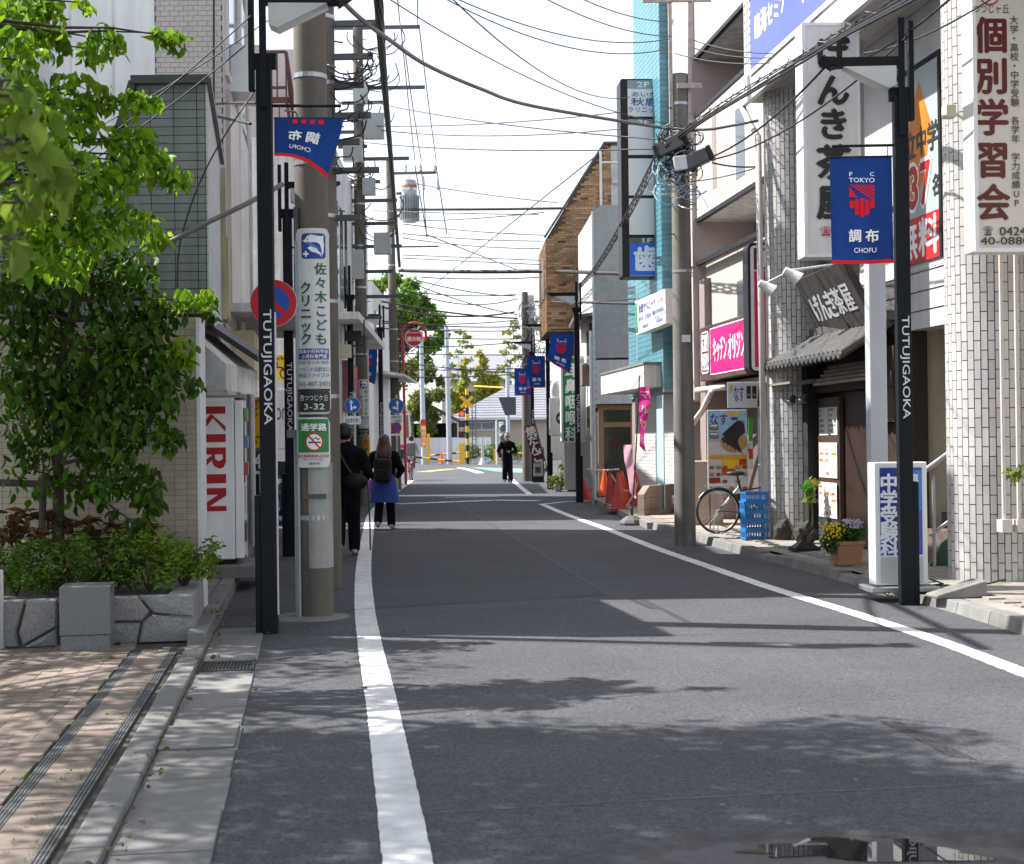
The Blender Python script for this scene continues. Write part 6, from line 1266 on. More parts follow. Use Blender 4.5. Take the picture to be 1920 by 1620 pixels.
while z < zl-.06:
    y = YI+.02+(.11 if j % 2 else 0)
    while y < YI+3.8: 
        g = r_.uniform(.6, 1.2); 
        if not (YI+.8 < y < YI+2.8 and zb+1.0 < z < zl-.45): m.box(ix-.02-.036*(y-YI), ix+.012-.036*(y-YI), y, y+.213, z, z+.06, 0, (.40*g, .25*g, .14*g))
        y += .22
    z += .068; j += 1
tag(m.build('brickwork', M_BRK, I0, world=True), kind='stuff')
m = MB(); m.bar((ix-.05, YI-.02, zl+.02), (xp+.02, YI-.02, zp+.03), .1, .06); m.bar((xp, YI-.02, zp+.03), (ix+5, YI-.02, zp+.03), .1, .06); m.build('roof_edge', M_STEELD, I0, world=True)
for y0 in (.9, 1.9): m = MB(); m.box(ix-.1, ix-.03, YI+y0, YI+y0+.85, zb+1.05, zl-.5); m.build('window', M_GLASS, I0, world=True); m = MB(); m.box(ix-.11, ix-.06, YI+y0-.06, YI+y0, zb+1.0, zl-.45); m.build('window_frame', M_WHITE, I0, world=True)
x = W(1127, 400, YI).x; m = MB(); m.cyl((x, YI-.06, W(1127, 440, YI).z), (x, YI-.06, W(1127, 282, YI).z), .04, n=8); m.cyl((x, YI-.06, W(1127, 305, YI).z), (x+.5, YI-.06, W(1127, 305, YI).z), .03, n=8); m.build('downpipe', M_SIGNW, I0, world=True)
x = W(1145, 300, YI).x; m = MB(); m.box(x, x+2.5, YI-.04, YI-.012, 5.4, W(1145, 275, YI).z); m.build('rendered_wall', M_GREYW, I0, world=True); q = W(1153, 338, YI); m = MB(); m.box(q.x-.1, q.x+.1, YI-.2, YI-.04, q.z-.12, q.z+.1); m.build('vent_hood', M_STEEL, I0, world=True)
m = MB(); m.tube([W(1073, 396, YI-.05), W(1075, 470, YI-.05), W(1081, 530, YI-.05)], .02, 6); m.build('wall_pipe', M_MAUVE, I0, world=True)
m = MB(); m.box(ix+.55, ix+5, YI+.6, YI+4, 0, zb); m.build('lower_wall', mat('dark_shop_wall', (.09, .055, .04), .8, .2, 5), I0, world=True)
r_ = random.Random(8); m = MB(); z = .1
while z < 3.6:
    x = ix+.56
    while x < ix+1.6: g = r_.uniform(.6, 1.2); m.box(x, x+.21, YI+.585, YI+.61, z, z+.06, 0, (.30*g, .16*g, .08*g)); x += .22
    z += .068
tag(m.build('brickwork', M_BRK, I0, world=True), kind='stuff')
m = MB(); m.prism([(0, 0), (1.9, 0), (1.9, .12), (0, .12)], (ix+.1, YI+.1, 1.98), (1, 0, 0), (0, 0, 1), .08)
for k in range(4): m.bar((ix+.1, YI-.05, 1.86-k*.07), (ix+1.8, YI-.05, 1.86-k*.07), .05, .04)
m.build('awning', M_WOODD, I0, world=True)
q0, q1 = W(1035, 890, YI-.5), W(1120, 805, YI-.5); m = MB(); m.box(q0.x+.35, q1.x, YI-.4, YI-.3, .1, 1.85); tag(m.build('grey_screen', mat('grey_translucent_screen', (.34, .35, .34), .4, .12, 2)), 'grey panel screen behind the navy lamp and potted plants', 'screen')
t, w_, h_ = board('dango_sign', 'white shop sign with round black crest below the brick building', 'sign', 1031, 745, 1100, 816, 40.3, th=.15); P = Print(); P.ring(w_*.36, h_*.45, .14, .2, '#1c1818'); P.stroke([(w_*.36-.1, h_*.45-.1), (w_*.36+.1, h_*.45+.1)], .09, '#1c1818'); P.stroke([(w_*.36-.1, h_*.45+.1), (w_*.36+.1, h_*.45-.1)], .09, '#1c1818'); P.text('和', w_*.25, h_*.76, w_*.42, h_*.95, '#5a1c24', .03); P.text('04-81', w_*.42, h_*.03, w_*.95, h_*.14, '#5a3030', .01); P.build(t)
a = W(1053, 830, 38.6); t = thing('ear_clinic_sign', 'green vertical clinic sign with rounded white frame beside the navy lamp', 'sign', (a.x, 38.6, a.z), R_(4)); s_ = 38.6/FPX; w_ = 46*s_; h_ = 162*s_; m = MB(); m.prism(rrect(0, 0, w_, h_, .06), (0, 0, 0), (1, 0, 0), (0, 0, 1), .3); m.build('box', M_SIGNW, t); P = Print(); P.poly(rrect(w_*.08, .04, w_*.74, h_-.04, .05), '#0b7a42'); P.v('耳鼻咽喉科', w_*.40, h_*.93, w_*.62, h_*.185, '#e8f0ea', .03, .8); P.v('ののクリ', w_*.87, h_*.97, .12, .2, '#2c8a5c', .02); P.build(t)
t, w_, h_ = board('skewer_flag', 'slanted maroon flag with white brush lettering before the far shops', 'flag', 1000, 797, 1020, 868, 43.6, th=.01, mt=mat('maroon_cloth', (.09, .015, .03), .85, .1, 8)); t.rotation_euler = (0, R_(-14), 0); P = Print(); P.v('焼だんご', w_*.5, h_*.97, w_*.95, h_*.235, '#e8e4e0', .05); P.build(t); m = MB(); m.cyl((w_+.02, .02, -.85), (w_+.02, .02, h_+.1), .015, n=6); m.build('pole', M_BLACK, t)
t, w_, h_ = board('folding_sign', 'white standing signboard with black brush lettering beside grey pole', 'sign', 1001, 840, 1018, 893, 46, th=.05, mt=mat('dull_white_board', (.5, .5, .5))); P = Print(); P.v('今木屋', w_*.45, h_*.95, w_*.7, h_*.3, '#1c1a1a', .04); P.build(t); m = MB(); m.box(-.03, w_+.03, .051, .08, -.2, h_+.02); m.build('frame', M_BLACK, t)
# far-right pole, tower sign
p = W(988, 900, 52.5); UP6 = util_pole('concrete utility pole wrapped in coiled cables near the crossing', (p.x, 52.5, 0), .17, .12, 6.9, bands=(4.2, 5, 5.6))
m = MB(); r_ = random.Random(3)
for k in range(46):
    z = r_.uniform(4.0, 6.6); R2 = r_.uniform(.15, .55); cx2 = r_.uniform(.0, .6); a0 = r_.uniform(0, 6.3)
    m.tube([(cx2+R2*math.cos(a0+t_*.5), r_.uniform(-.25, .1), z+R2*.8*math.sin(a0+t_*.5)-.15*(t_ % 3)) for t_ in range(9)], .014, 4, caps=False)
tag(m.build('cable_tangle', [M_WIREG], UP6), kind='stuff')
t, w_, h_ = board('tower_sign', 'tall narrow pale sign tower behind the cable-wrapped far pole', 'sign', 983, 553, 1001, 690, 54.5, th=.3, mt=mat('tower_sign_face', (.48, .47, .43), .5, .06, 3)); P = Print(); P.rect(0, .1, w_, .55, '#c8c8c6'); P.text('1F', w_*.3, .2, w_*.8, .45, '#30302e', .02); P.rect(0, -.3, w_, .08, '#2a2c30'); P.build(t); m = MB(); m.cyl((w_*.6, .15, -4), (w_*.6, .15, 0), .1, n=10); m.build('mast', M_STEELD, t)
# small hanging basket lamp and dish on the brick building
q = W(1040, 735, 40.4); m = MB(); m.sph((q.x, 40.4, q.z), (.13, .06, .3), 12, 8); tag(m.build('satellite_dish', M_PLASTER, smooth=True), 'small pale dish on the wall left of the green clinic sign', 'dish')
# ================================================================== FAR: level crossing, train, station house
YX = 92.0
def bx(name, x0, x1, y0, y1, z0, z1, mt, parent=None, world=True, bevel=0): m = MB(); m.box(x0, x1, y0, y1, z0, z1); return m.build(name, mt, parent, world=world and parent is not None, bevel=bevel)
M_YEL = mat('safety_yellow', (.75, .42, .02), .45, .1, 5)
p = W(877, 870, YX); CX = thing('crossing_signal', 'level crossing signal with yellow cross, red lamp lit, striped pole', 'crossing signal', (p.x, YX, 0))
for i in range(12): m = MB(); m.cyl((0, 0, i*.4), (0, 0, i*.4+.4), .11, n=12); m.build('pole_band', M_YEL if i % 2 else M_BLACK, CX)
zc = W(877, 754, YX).z
for s in (-1, 1): m = MB(); m.obox((0, -.16-.04*s, zc), (1.0, .03, .2), Matrix.Rotation(R_(42*s), 3, 'Y')); m.build('cross_blade', M_YEL, CX, bevel=.05)
for px, py, lit in ((866, 776, 1), (866, 795, 0), (866, 815, 0)):
    q = W(px, py, YX)-CX.location; m = MB(); m.box(q.x-.2, q.x+.2, -.3, -.1, q.z-.2, q.z+.2); m.bar((q.x, -.15, q.z+.15), (0, 0, q.z+.15), .06, .06); o = m.build('lamp_housing', M_BLACK, CX)
    m = MB(); m.cyl((q.x, -.33, q.z), (q.x, -.3, q.z), .13, n=20); m.build('lamp', mat('red_lamp_lit', (.9, .02, .01), .4, 0, emit=4) if lit else mat('red_lamp_dark', (.06, .005, .01), .3), o)
m = MB(); m.tube([(.32, 0, .3), (.32, 0, 4.6)], .03, 6); m.tube([(.55, 0, .3), (.55, 0, 4.6)], .03, 6)
for i in range(12): m.tube([(.32, 0, .5+i*.35), (.55, 0, .5+i*.35)], .02, 5)
m.build('ladder', M_STEELD, CX)
def arm_(label, px0, py0, px1, py1, d):
    a, b2 = W(px0, py0, d), W(px1, py1, d); t = thing('crossing_barrier', label, 'barrier', a, 0, 'level crossing barrier arms'); n = max(4, int((b2-a).length/.45))
    for i in range(n): m = MB(); m.tube([(b2-a)*(i/n), (b2-a)*((i+1)/n-.004)], .06, 8); m.build('stripe', M_YEL if i % 2 == 0 else M_BLACK, t)
arm_('lower striped barrier arm reaching left across the road', 862, 866, 778, 857, 90); arm_('upper thin striped barrier arm beyond the first', 868, 848, 790, 856, 98); arm_('striped barrier arm reaching right behind the walking man', 866, 858, 985, 849, 93)
for px, d, lb in ((866, 89.8, 'orange barrier machine at the crossing centre'), (930, 91, 'orange barrier machine left of the walking man')):
    q = W(px, 855, d); bx('barrier_machine', q.x-.16, q.x+.16, d, d+.4, 0, 1.3 if px < 900 else .95, M_YEL); tag(bpy.context.scene.objects[-1] if False else [o for o in COL.objects if o.name.startswith('barrier_machine')][-1], lb, 'barrier machine', 'barrier machines')
q = W(803, 838, 90.5); tag(bx('yellow_post', q.x-.09, q.x+.09, 90.5, 90.7, 0, 1.95, M_YEL), 'plain yellow post left of the tall steel poles', 'post')
for px, lb, top in ((795, 'left of two tall galvanised steel poles at the crossing', 626), (843, 'right of two tall galvanised steel poles at the crossing', 612)):
    q = W(px, 865, 91.5); t = thing('steel_pole', lb, 'pole', (q.x, 91.5, 0), 0, 'galvanised poles at the crossing'); m = MB(); zt = W(px, top, 91.5).z; m.tube([(0, 0, 0), (-.1, 0, zt)], [.17, .13], 14); smooth_by_angle(m.build('shaft', mat('pale_galvanised', (.42, .48, .55), .5, .08, 5, metal=.3), t)); m = MB(); m.bar((-.5, 0, zt-.2), (.9, 0, zt-.2), .08, .08); m.build('cross_arm', M_STEEL, t)
    if px == 795: P = Print(o=(-.17, -.19, 1.1)); P.rect(0, 0, .34, 1.4, '#d07a18'); P.rect(0, 1.4, .34, 1.75, '#c02418'); P.v('踏切注意', .17, 1.35, .3, .33, '#f0e0c0', .02); P.build(t, 'notice')
q = W(905, 868, 88.5); t = thing('flanged_post', 'grey flanged steel post before the crossing hedge', 'post', (q.x, 88.5, 0)); m = MB(); m.lathe([(.28, 0), (.1, .35), (.08, .4), (.08, 1.7), (.1, 1.75)], 10); m.build('post', M_STEEL, t)
q = W(828, 868, 94); t = thing('traffic_cone', 'small red cone between the two tall steel poles', 'traffic cone', (q.x, 94, 0), 0, 'traffic cones by the shutter shop'); m = MB(); m.lathe([(.2, 0), (.2, .04), (.13, .05), (.04, .75)], 12); m.build('cone', MCO, t)
# traffic signal side view
q = W(942, 850, 88); t = thing('traffic_signal', 'side-on traffic signal head with three hoods at the crossing', 'traffic signal', (q.x, 88, 0)); m = MB(); m.cyl((-.35, 0, 0), (-.35, 0, 2.7), .05, n=8); m.build('post', M_WHITE, t); m = MB(); m.box(-.2, .1, 0, .3, .9, 2.6); m.build('housing', mat('pale_grey_signal', (.55, .56, .58)), t, bevel=.04)
for z in (1.2, 1.72, 2.3): m = MB(); m.tube([(-.05, -.02, z), (.1, -.3, z-.08)], [.2, .24], 12); m.build('hood', mat('signal_hood', (.10, .12, .14), .5), t)
# hedge strip, concrete fence
def leaves(mb, c, r, n, s, rg, colf, droop=.4):
    for _ in range(n):
        while True:
            v = Vector((rg.uniform(-1, 1), rg.uniform(-1, 1), rg.uniform(-1, 1)))
            if v.length < 1: break
        v = v*(.55+.45*rg.random()); p = Vector(c)+Vector((v.x*r[0], v.y*r[1], v.z*r[2])); a = Vector((rg.gauss(0, 1), rg.gauss(0, 1), rg.gauss(0, .7)-droop)).normalized(); b2 = a.cross(Vector((rg.gauss(0, 1), rg.gauss(0, 1), rg.gauss(0, 1)))).normalized(); l = s*rg.uniform(.6, 1.3); cc = colf(rg, v)
        n_ = a.cross(b2); mb.add([p, p+a*l*.35+b2*l*.33+n_*l*.06, p+a*l, p+a*l*.35-b2*l*.33+n_*l*.06], [(0, 1, 2), (0, 2, 3)], 0, cc)
M_LEAF = mat('leaf', attr=True, rough=.45, var=.1, scale=3, trans=.5, spec=.3)
def gcol(h0, h1, y0=.9, y1=1.3): return lambda rg, v: tuple(c*rg.uniform(y0, y1) for c in [a+(b2-a)*rg.random() for a, b2 in zip(h0, h1)])
rg = random.Random(21)
for i, (px, d, lb) in enumerate(((885, 93, 'low green hedge clump left of flanged post'), (922, 93, 'low green hedge clump behind the orange barrier machine'), (975, 95, 'low hedge clump right of the walking man'))):
    q = W(px, 850, d); m = MB(); leaves(m, (q.x, d, .75), (1.0, .6, .75), 500, .16, rg, gcol((.05, .13, .02), (.14, .22, .03))); tag(m.build('hedge', M_LEAF), lb, 'hedge', 'hedge clumps at the crossing')
q = W(700, 838, 101); q2 = W(900, 838, 101)
FN = thing('concrete_fence', 'low white panel fence along the railway beyond the crossing', 'fence', (q.x, 101, 0))
for i in range(9): m = MB(); m.box(i*.92, i*.92+.9, 0, .08, .0, 1.7); m.build('panel', M_PAINTW, FN)
# train
q1 = W(771, 820, 99.5); TR_ = thing('train', 'cream railway carriage with magenta stripe passing behind the poles', 'train', (q1.x, 99.6, 0)); CRM = mat('train_cream', (.62, .54, .40), .35, .04, 3)
prof = [(0, .9), (0, 2.2), (-.12, 3.4), (-.5, 3.85), (-1, 3.95), (-14, 3.95), (-14, .9)]
m = MB(); m.prism(prof, (0, 0, 0), (1, 0, 0), (0, 0, 1), 2.8); fixn(m.build('body', CRM, TR_, bevel=.08)); MAG = mat('train_magenta', (.55, .02, .16), .4, .05)
m = MB(); m.box(-14, .005, -.012, -.002, 1.0, 1.25); m.box(-14, -.25, -.012, -.002, 3.42, 3.56); m.build('stripe', MAG, TR_); m = MB(); m.prism([(-.42, 1.7), (-.16, 1.75), (-.2, 3.3), (-.42, 3.3)], (0, -.004, 0), (1, 0, 0), (0, 0, 1), .01); m.build('cab_window', M_GLASS, TR_)
m = MB(); m.prism([(-3.2, .95), (-2.3, .95), (-2.75, 1.7), (-3.2, 2.1)], (0, -.006, 0), (1, 0, 0), (0, 0, 1), .01); m.build('nose_flash', MAG, TR_)
P = Print(o=(-3.15, -.006, 2.55)); P.text('KEIO', -.5, 0, .75, .36, '#5a4a58', .03); P.build(TR_)
m = MB(); m.box(-.02, .03, .3, 2.5, 1.9, 3.3); m.build('windscreen', M_GLASS, TR_); m = MB(); m.box(-13, -.6, .2, 2.6, .3, .9); m.build('bogie', M_BLACK, TR_)
for i in range(4): m = MB(); m.box(-5-i*2.2, -3.9-i*2.2, -.01, -.002, 1.9, 2.9); m.build('window', M_GLASS, TR_)
# grey-roofed house beyond the line
YS = 112.0; x0, x1 = W(855, 800, YS).x, W(1030, 800, YS).x; SH_ = thing('station_house', 'single-storey cream house with wide grey tiled roof beyond the crossing', 'house', (x0, YS, 0)); ze = W(900, 782, YS).z; zr = W(985, 715, YS).z
m = MB(); m.box(x0+.5, x1+6, YS, YS+8, -.05, ze); m.build('wall', mat('cream_wall', (.52, .46, .37), .75, .08, 2), SH_, world=True)
xr_ = W(975, 715, YS).x; m = MB(); A, B, C_, D_ = (x0-.6, YS-.8, ze-.1), (x1+7, YS-.8, ze-.1), (x1+6, YS+3.5, zr+.2), (xr_, YS+3.5, zr+.2); E_ = (x0-.6, YS+8, ze-.1)
m.add([A, B, C_, D_, E_], [(0, 1, 2, 3), (0, 3, 4)]); ro = m.build('roof', mat('grey_roof', (.22, .22, .25), .6, .06, 2), SH_, world=True)
nr = 15
for i in range(nr):
    t_ = i/nr; a, b2 = Vector(A).lerp(Vector(D_), t_), Vector(B).lerp(Vector(C_), t_); a2, b3 = Vector(A).lerp(Vector(D_), (i+1)/nr), Vector(B).lerp(Vector(C_), (i+1)/nr)
    m = MB(); up = Vector((0, -.02, .05)); m.add([a+up, b2+up, b3+up*.3, a2+up*.3, a, b2], [(0, 1, 2, 3), (4, 5, 1, 0)]); m.build('roof_course', mat('grey_roof_tile', (.26, .26, .30), .55, .05, 2, rand=.06), SH_, world=True)
m = MB(); m.box(W(880, 800, YS).x, W(925, 800, YS).x, YS-.03, YS-.005, W(880, 806, YS).z, W(880, 793, YS).z); wd = m.build('window', mat('pale_window', (.22, .28, .32), .2, .1), SH_, world=True)
m = MB(); m.bar((W(878, 800, YS).x, YS-.05, W(880, 806.5, YS).z), (W(927, 800, YS).x, YS-.05, W(880, 806.5, YS).z), .08, .1); m.bar((W(878, 800, YS).x, YS-.05, W(880, 792, YS).z), (W(927, 800, YS).x, YS-.05, W(880, 792, YS).z), .08, .1); m.bar((W(903, 800, YS).x, YS-.05, W(880, 806.5, YS).z), (W(903, 800, YS).x, YS-.05, W(880, 792, YS).z), .08, .06); m.build('window_frame', M_WHITE, SH_, world=True)
m = MB(); m.bar((x0-.6, YS-.85, ze-.15), (x1+7, YS-.85, ze-.15), .1, .2); m.build('eave', M_PAINTW, SH_, world=True)
YT = 135.0; hx0, hx1 = W(828, 700, YT).x, W(960, 700, YT).x; HT = thing('far_house', 'taller pale house with grey roof behind the yellow-green bamboo', 'house', (hx0, YT, 0)); z1_, z2_ = W(830, 715, YT).z, W(830, 675, YT).z
m = MB(); m.box(hx0, hx1, YT, YT+8, 0, z1_); m.build('wall', mat('cream_wall', (.52, .46, .37)), HT, world=True); m = MB(); m.add([(hx0-.6, YT-.6, z1_), (hx1+.6, YT-.6, z1_), (hx1-.5, YT+4, z2_+.6), (hx0+1, YT+4, z2_+.6)], [(0, 1, 2, 3)]); m.build('roof', mat('grey_roof_tile', (.26, .26, .3)), HT, world=True); m = MB(); m.box(hx0+1, hx0+3, YT-.05, YT-.01, z1_-2.2, z1_-1); m.build('window', M_GLASS, HT, world=True)
q = W(790, 790, 106); SD = thing('shed', 'dark open shed with sloping roof left of the tall steel poles', 'shed', (q.x-1.5, 106, 0)); zt = W(790, 770, 106).z; m = MB(); m.prism([(0, zt-1.2), (2.3, zt+.1), (4.2, zt-.9), (4.2, zt-.65), (2.3, zt+.4), (0, zt-.95)], (0, 0, 0), (1, 0, 0), (0, 0, 1), 4); fixn(m.build('roof', M_STEELD, SD)); m = MB(); m.box(.4, 4, 3, 3.2, 0, zt-.9); m.box(.4, .5, 0, 3, 0, zt-1); m.box(3.8, 3.9, 0, 3, 0, zt-1); m.build('back_wall', M_DARK, SD)
# far solar panel / sign board above the man
q = W(958, 760, 86); m = MB(); m.prism([(-.75, .5), (.3, .5), (.3, -.55), (-.35, -.6)], (q.x, 86, q.z), (1, 0, 0), (0, 0, 1), .1); t = m.build('dark_panel', mat('dark_blue_panel', (.05, .06, .08), .3, .1)); tag(t, 'dark slanted panel on a post left of the far banners', 'panel')
q = W(952, 760, 86.3); t = thing('grey_mast', 'slim grey mast carrying the dark slanted panel', 'mast', (q.x, 86.3, 0)); m = MB(); m.cyl((0, 0, 0), (0, 0, W(950, 688, 86.3).z), .12, n=10); m.build('shaft', mat('pale_galvanised', (.42, .48, .55)), t)
a, b2 = W(889, 724, 90), W(945, 727, 88); m = MB(); m.tube([a, b2], .05, 8); tag(m.build('yellow_beam', M_YEL), 'horizontal yellow beam against the far trees', 'beam')
# ---- trees beyond the line
def far_tree(name, label, base, clusters, n, s, h0, h1, seed, group='trees beyond the railway', trunk=.2, y0=.55, y1=1.35):
    rg = random.Random(seed); t = thing(name, label, 'tree', base, 0, group); m = MB(); tm = MB(); top = max(c[0].z for c in clusters); b0 = Vector(base)
    sp = [b0, b0+Vector((.1, 0, top*.35)), b0+Vector((-.1, .1, top*.7))]; tm.tube(sp, [trunk, trunk*.75, trunk*.4], 8)
    tot = sum(c[1]**2 for c in clusters)
    for c, r, sq in clusters:
        leaves(m, c, (r, r, r*sq), int(n*r*r/tot), s, rg, lambda g, v: tuple(x*g.uniform(y0, y1) for x in [a+(b2-a)*g.random() for a, b2 in zip(h0, h1)])); tm.tube([sp[1].lerp(sp[2], rg.random()), (Vector(c)+sp[2])/2+Vector((0, 0, -.4)), c], [trunk*.35, trunk*.2, trunk*.06], 5)
    m.build('crown', M_LEAF, t, world=True); tm.build('trunk', mat('bark', (.06, .045, .035), .9, .3, 10, bump=.6, bscale=20), t, world=True); return t
d = 108
cl = [(W(px, py, d+dy), r*d/FPX, .85) for px, py, r, dy in ((735, 525, 26, 0), (770, 535, 22, -2), (720, 580, 34, 1), (775, 585, 34, 2), (812, 600, 26, -1), (830, 625, 16, -2), (745, 640, 40, 2), (800, 650, 24, 0), (715, 640, 30, -2), (760, 560, 30, -3), (790, 560, 18, 1), (700, 540, 26, 2), (805, 575, 14, 1))]
cl += [(W(px, py, d+1), r*d/FPX, .9) for px, py, r in ((700, 600, 36), (760, 610, 40), (820, 640, 22), (790, 690, 34), (740, 700, 40), (815, 600, 24))]
far_tree('broadleaf_tree', 'large bright green broadleaf tree behind the transformer pole', (W(745, 870, d).x, d, 0), cl, 13000, .34, (.07, .16, .015), (.20, .32, .04), 5)
d = 104; cl = [(W(px, py, d+dy), r*d/FPX, 1.0) for px, py, r, dy in ((800, 700, 22, 0), (778, 690, 20, 1), (822, 740, 16, -1), (790, 750, 28, 0), (812, 780, 18, 1), (775, 770, 22, -1), (800, 805, 20, 0), (825, 715, 12, 0))]
far_tree('shade_tree', 'dark drooping tree above the shed at the railway', (W(800, 870, d).x, d, 0), cl, 5200, .26, (.06, .12, .025), (.22, .25, .05), 6)
d = 122
for k, (px, top, wd, lb) in enumerate(((868, 655, 12, 'slim yellow-green bamboo left of the tallest one'), (908, 640, 20, 'tallest yellow-green bamboo above the grey roof'), (930, 690, 16, 'short yellow-green bamboo right of the tallest one'), (850, 715, 14, 'low yellow-green bush between pole and roof'))):
    cl = [(W(px+(rg.uniform(-11, 11)), py, d), (wd*(.35+.65*(py-top)/(760-top)))*d/FPX, 1.2) for py in range(top+22, 770, 12)]
    far_tree('bamboo', lb, (W(px, 870, d).x, d, 0), cl, 2200, .3, (.30, .34, .05), (.46, .45, .08), 30+k, 'bamboo beyond the railway', .06)
d = 128
for k, (px, top, lb) in enumerate(((955, 605, 'thin feathery bamboo stem beside the far pole'), (862, 622, 'thin feathery bamboo stem above the left steel pole'))):
    cl = [(W(px+rg.uniform(-22, 22), py, d), 14*d/FPX, .25) for py in range(top, 720, 9)]
    far_tree('feathery_bamboo', lb, (W(px, 870, d).x, d, 0), cl, 520, .36, (.20, .24, .05), (.30, .32, .08), 50+k, 'bamboo beyond the railway', .05)
# potted plants by the far lamp
for k, (px, py, d, lb) in enumerate(((1062, 915, 41, 'leafy potted plants at the foot of the navy lamp'), (1045, 922, 40, 'trailing weeds left of the potted plants'), (1015, 893, 45.5, 'small potted plant beside the maroon flag'))):
    q = G(px, py); m = MB(); t = thing('potted_plant', lb, 'plant', (q.x, q.y, 0), 0, 'plants by the far lamps'); leaves(m, (0, 0, .55 if k == 0 else .3), (.35, .3, .5 if k == 0 else .3), 420, .09, rg, gcol((.06, .11, .03), (.20, .22, .06))); m.build('foliage', M_LEAF, t); m = MB(); m.lathe([(.1, 0), (.14, .24), (.15, .25)], 12); m.build('pot', M_PLASTER, t)
# flowers in the near trough
m = MB(); leaves(m, (0, 0, .36), (.27, .2, .13), 900, .05, rg, gcol((.03, .10, .015), (.10, .22, .03))); leaves(m, (-.2, -.05, .26), (.16, .14, .16), 350, .045, rg, gcol((.04, .11, .015), (.10, .2, .03))); m.build('foliage', M_LEAF, FT)
m = MB()
for k in range(120):
    a = rg.uniform(0, 6.3); q = (-.14+.15*rg.random()*math.cos(a)-.05, -.05+.14*math.sin(a), .40+rg.uniform(-.1, .07)); m.sph(q, .012, 6, 4)
m.build('yellow_flowers', mat('yellow_petal', (.75, .48, .02), .6, .1), FT)
m = MB()
for k in range(160): a = rg.uniform(0, 6.3); m.sph((.06+.12*rg.random()*math.cos(a), -.03+.12*math.sin(a), .46+rg.uniform(-.05, .04)), .011, 6, 4)
m.build('lilac_flowers', mat('lilac_petal', (.50, .36, .50), .6, .1), FT)
for px, py, lb, s in ((1520, 920, 'broad-leaved green plant in the shade beside the column', .1), (1905, 888, 'pale leafy sprig at the right picture edge by the column', .06)):
    dd = 19.3 if px < 1600 else 13.2; q = W(px, py, dd); m = MB(); leaves(m, q, (.1, .1, .3 if px < 1600 else .08), 40, s*1.4, rg, gcol((.05, .12, .02), (.2, .26, .05)))
    t = thing('leafy_plant', lb, 'plant', (q.x, q.y, .1)); m.build('foliage', M_LEAF, t, world=True); m = MB(); m.tube([(0, 0, q.z-.1), (.02, 0, q.z-.4), (.02, 0, 0)] if px < 1600 else [(0, 0, q.z-.1), (.3, .05, q.z-.25), (.5, .1, q.z-.3)], .008, 5); m.build('stem', M_MOSS, t)
# ================================================================== NEAR FOLIAGE
M_LEAFN = mat('broad_leaf', attr=True, rough=.5, var=.12, scale=9, trans=.46, spec=.22)
M_BARK = mat('bark', (.06, .045, .035), .9, .3, 10, bump=.6, bscale=20)
_LT = np.array([(0,0,0),(.24,.27,.07),(.52,.31,.09),(.82,.14,.03),(.24,0,0),(.52,0,-.01),(.82,0,-.06),(.24,-.27,.07),(.52,-.31,.09),(.82,-.14,.03),(1.04,0,-.13)])
_LF = [(0,4,1),(1,4,5,2),(2,5,6,3),(3,6,10),(0,7,4),(4,7,8,5),(5,8,9,6),(6,9,10)]
class Leafer:
    def __init__(s, seed): s.v = []; s.n = 0; s.f = []; s.c = []; s.r = np.random.default_rng(seed)
    def clump(s, c, r, n, size, h0, h1, droop=.9, narrow=1.0, spread=.55, flat=1.0):
        R = s.r; c = np.array(c); h0 = np.array(h0); h1 = np.array(h1)
        for _ in range(n):
            while True:
                u = R.uniform(-1, 1, 3)
                if u @ u < 1: break
            p = c+u*np.array([r, r, r*flat])
            a = np.array([R.normal(0, spread), R.normal(0, spread), -droop+R.normal(0, .35)]); a /= np.linalg.norm(a)+1e-9
            q = np.array([R.normal(0, 1), R.normal(-.35, .9), R.normal(0, .5)]); b = np.cross(a, q); b /= np.linalg.norm(b)+1e-9; m_ = np.cross(a, b)
            L = size*R.uniform(.42, 1.25); cu = R.uniform(.2, 2.4)
            s.v.append(p+L*(_LT[:, :1]*a+narrow*R.uniform(.75, 1.1)*_LT[:, 1:2]*b+cu*_LT[:, 2:3]*m_)); o = 11*s.n; s.f += [tuple(o+i for i in f) for f in _LF]; s.n += 1
            t = R.random(); col = (h0+(h1-h0)*t)*R.uniform(.75, 1.25); s.c.append(col)
    def build(s, name, mt, parent):
        me = bpy.data.meshes.new(name); me.from_pydata(np.concatenate(s.v).tolist(), [], s.f); me.materials.append(mt)
        ca = me.color_attributes.new('Col', 'FLOAT_COLOR', 'CORNER'); C = np.repeat(np.array(s.c), sum(len(f) for f in _LF), axis=0); C = np.clip(np.hstack([C, np.ones((len(C), 1))]), 0, 1)
        ca.data.foreach_set('color', C.astype(np.float32).ravel()); me.polygons.foreach_set('use_smooth', [True]*len(me.polygons))
        o = bpy.data.objects.new(name, me); COL.objects.link(o); o.parent = parent; o.matrix_parent_inverse = parent.matrix_basis.inverted(); return o
def limb(mb, a, b, r0, r1, seed, n=6, bend=.12):
    r = random.Random(seed); a = Vector(a); b = Vector(b); L = (b-a).length; pts = [a.lerp(b, i/n)+Vector((r.uniform(-1, 1), r.uniform(-1, 1), r.uniform(-.3, 1)))*bend*L*math.sin(math.pi*i/n)*.35 for i in range(n+1)]
    mb.tube(pts, [r0+(r1-r0)*i/n for i in range(n+1)], 7); return pts
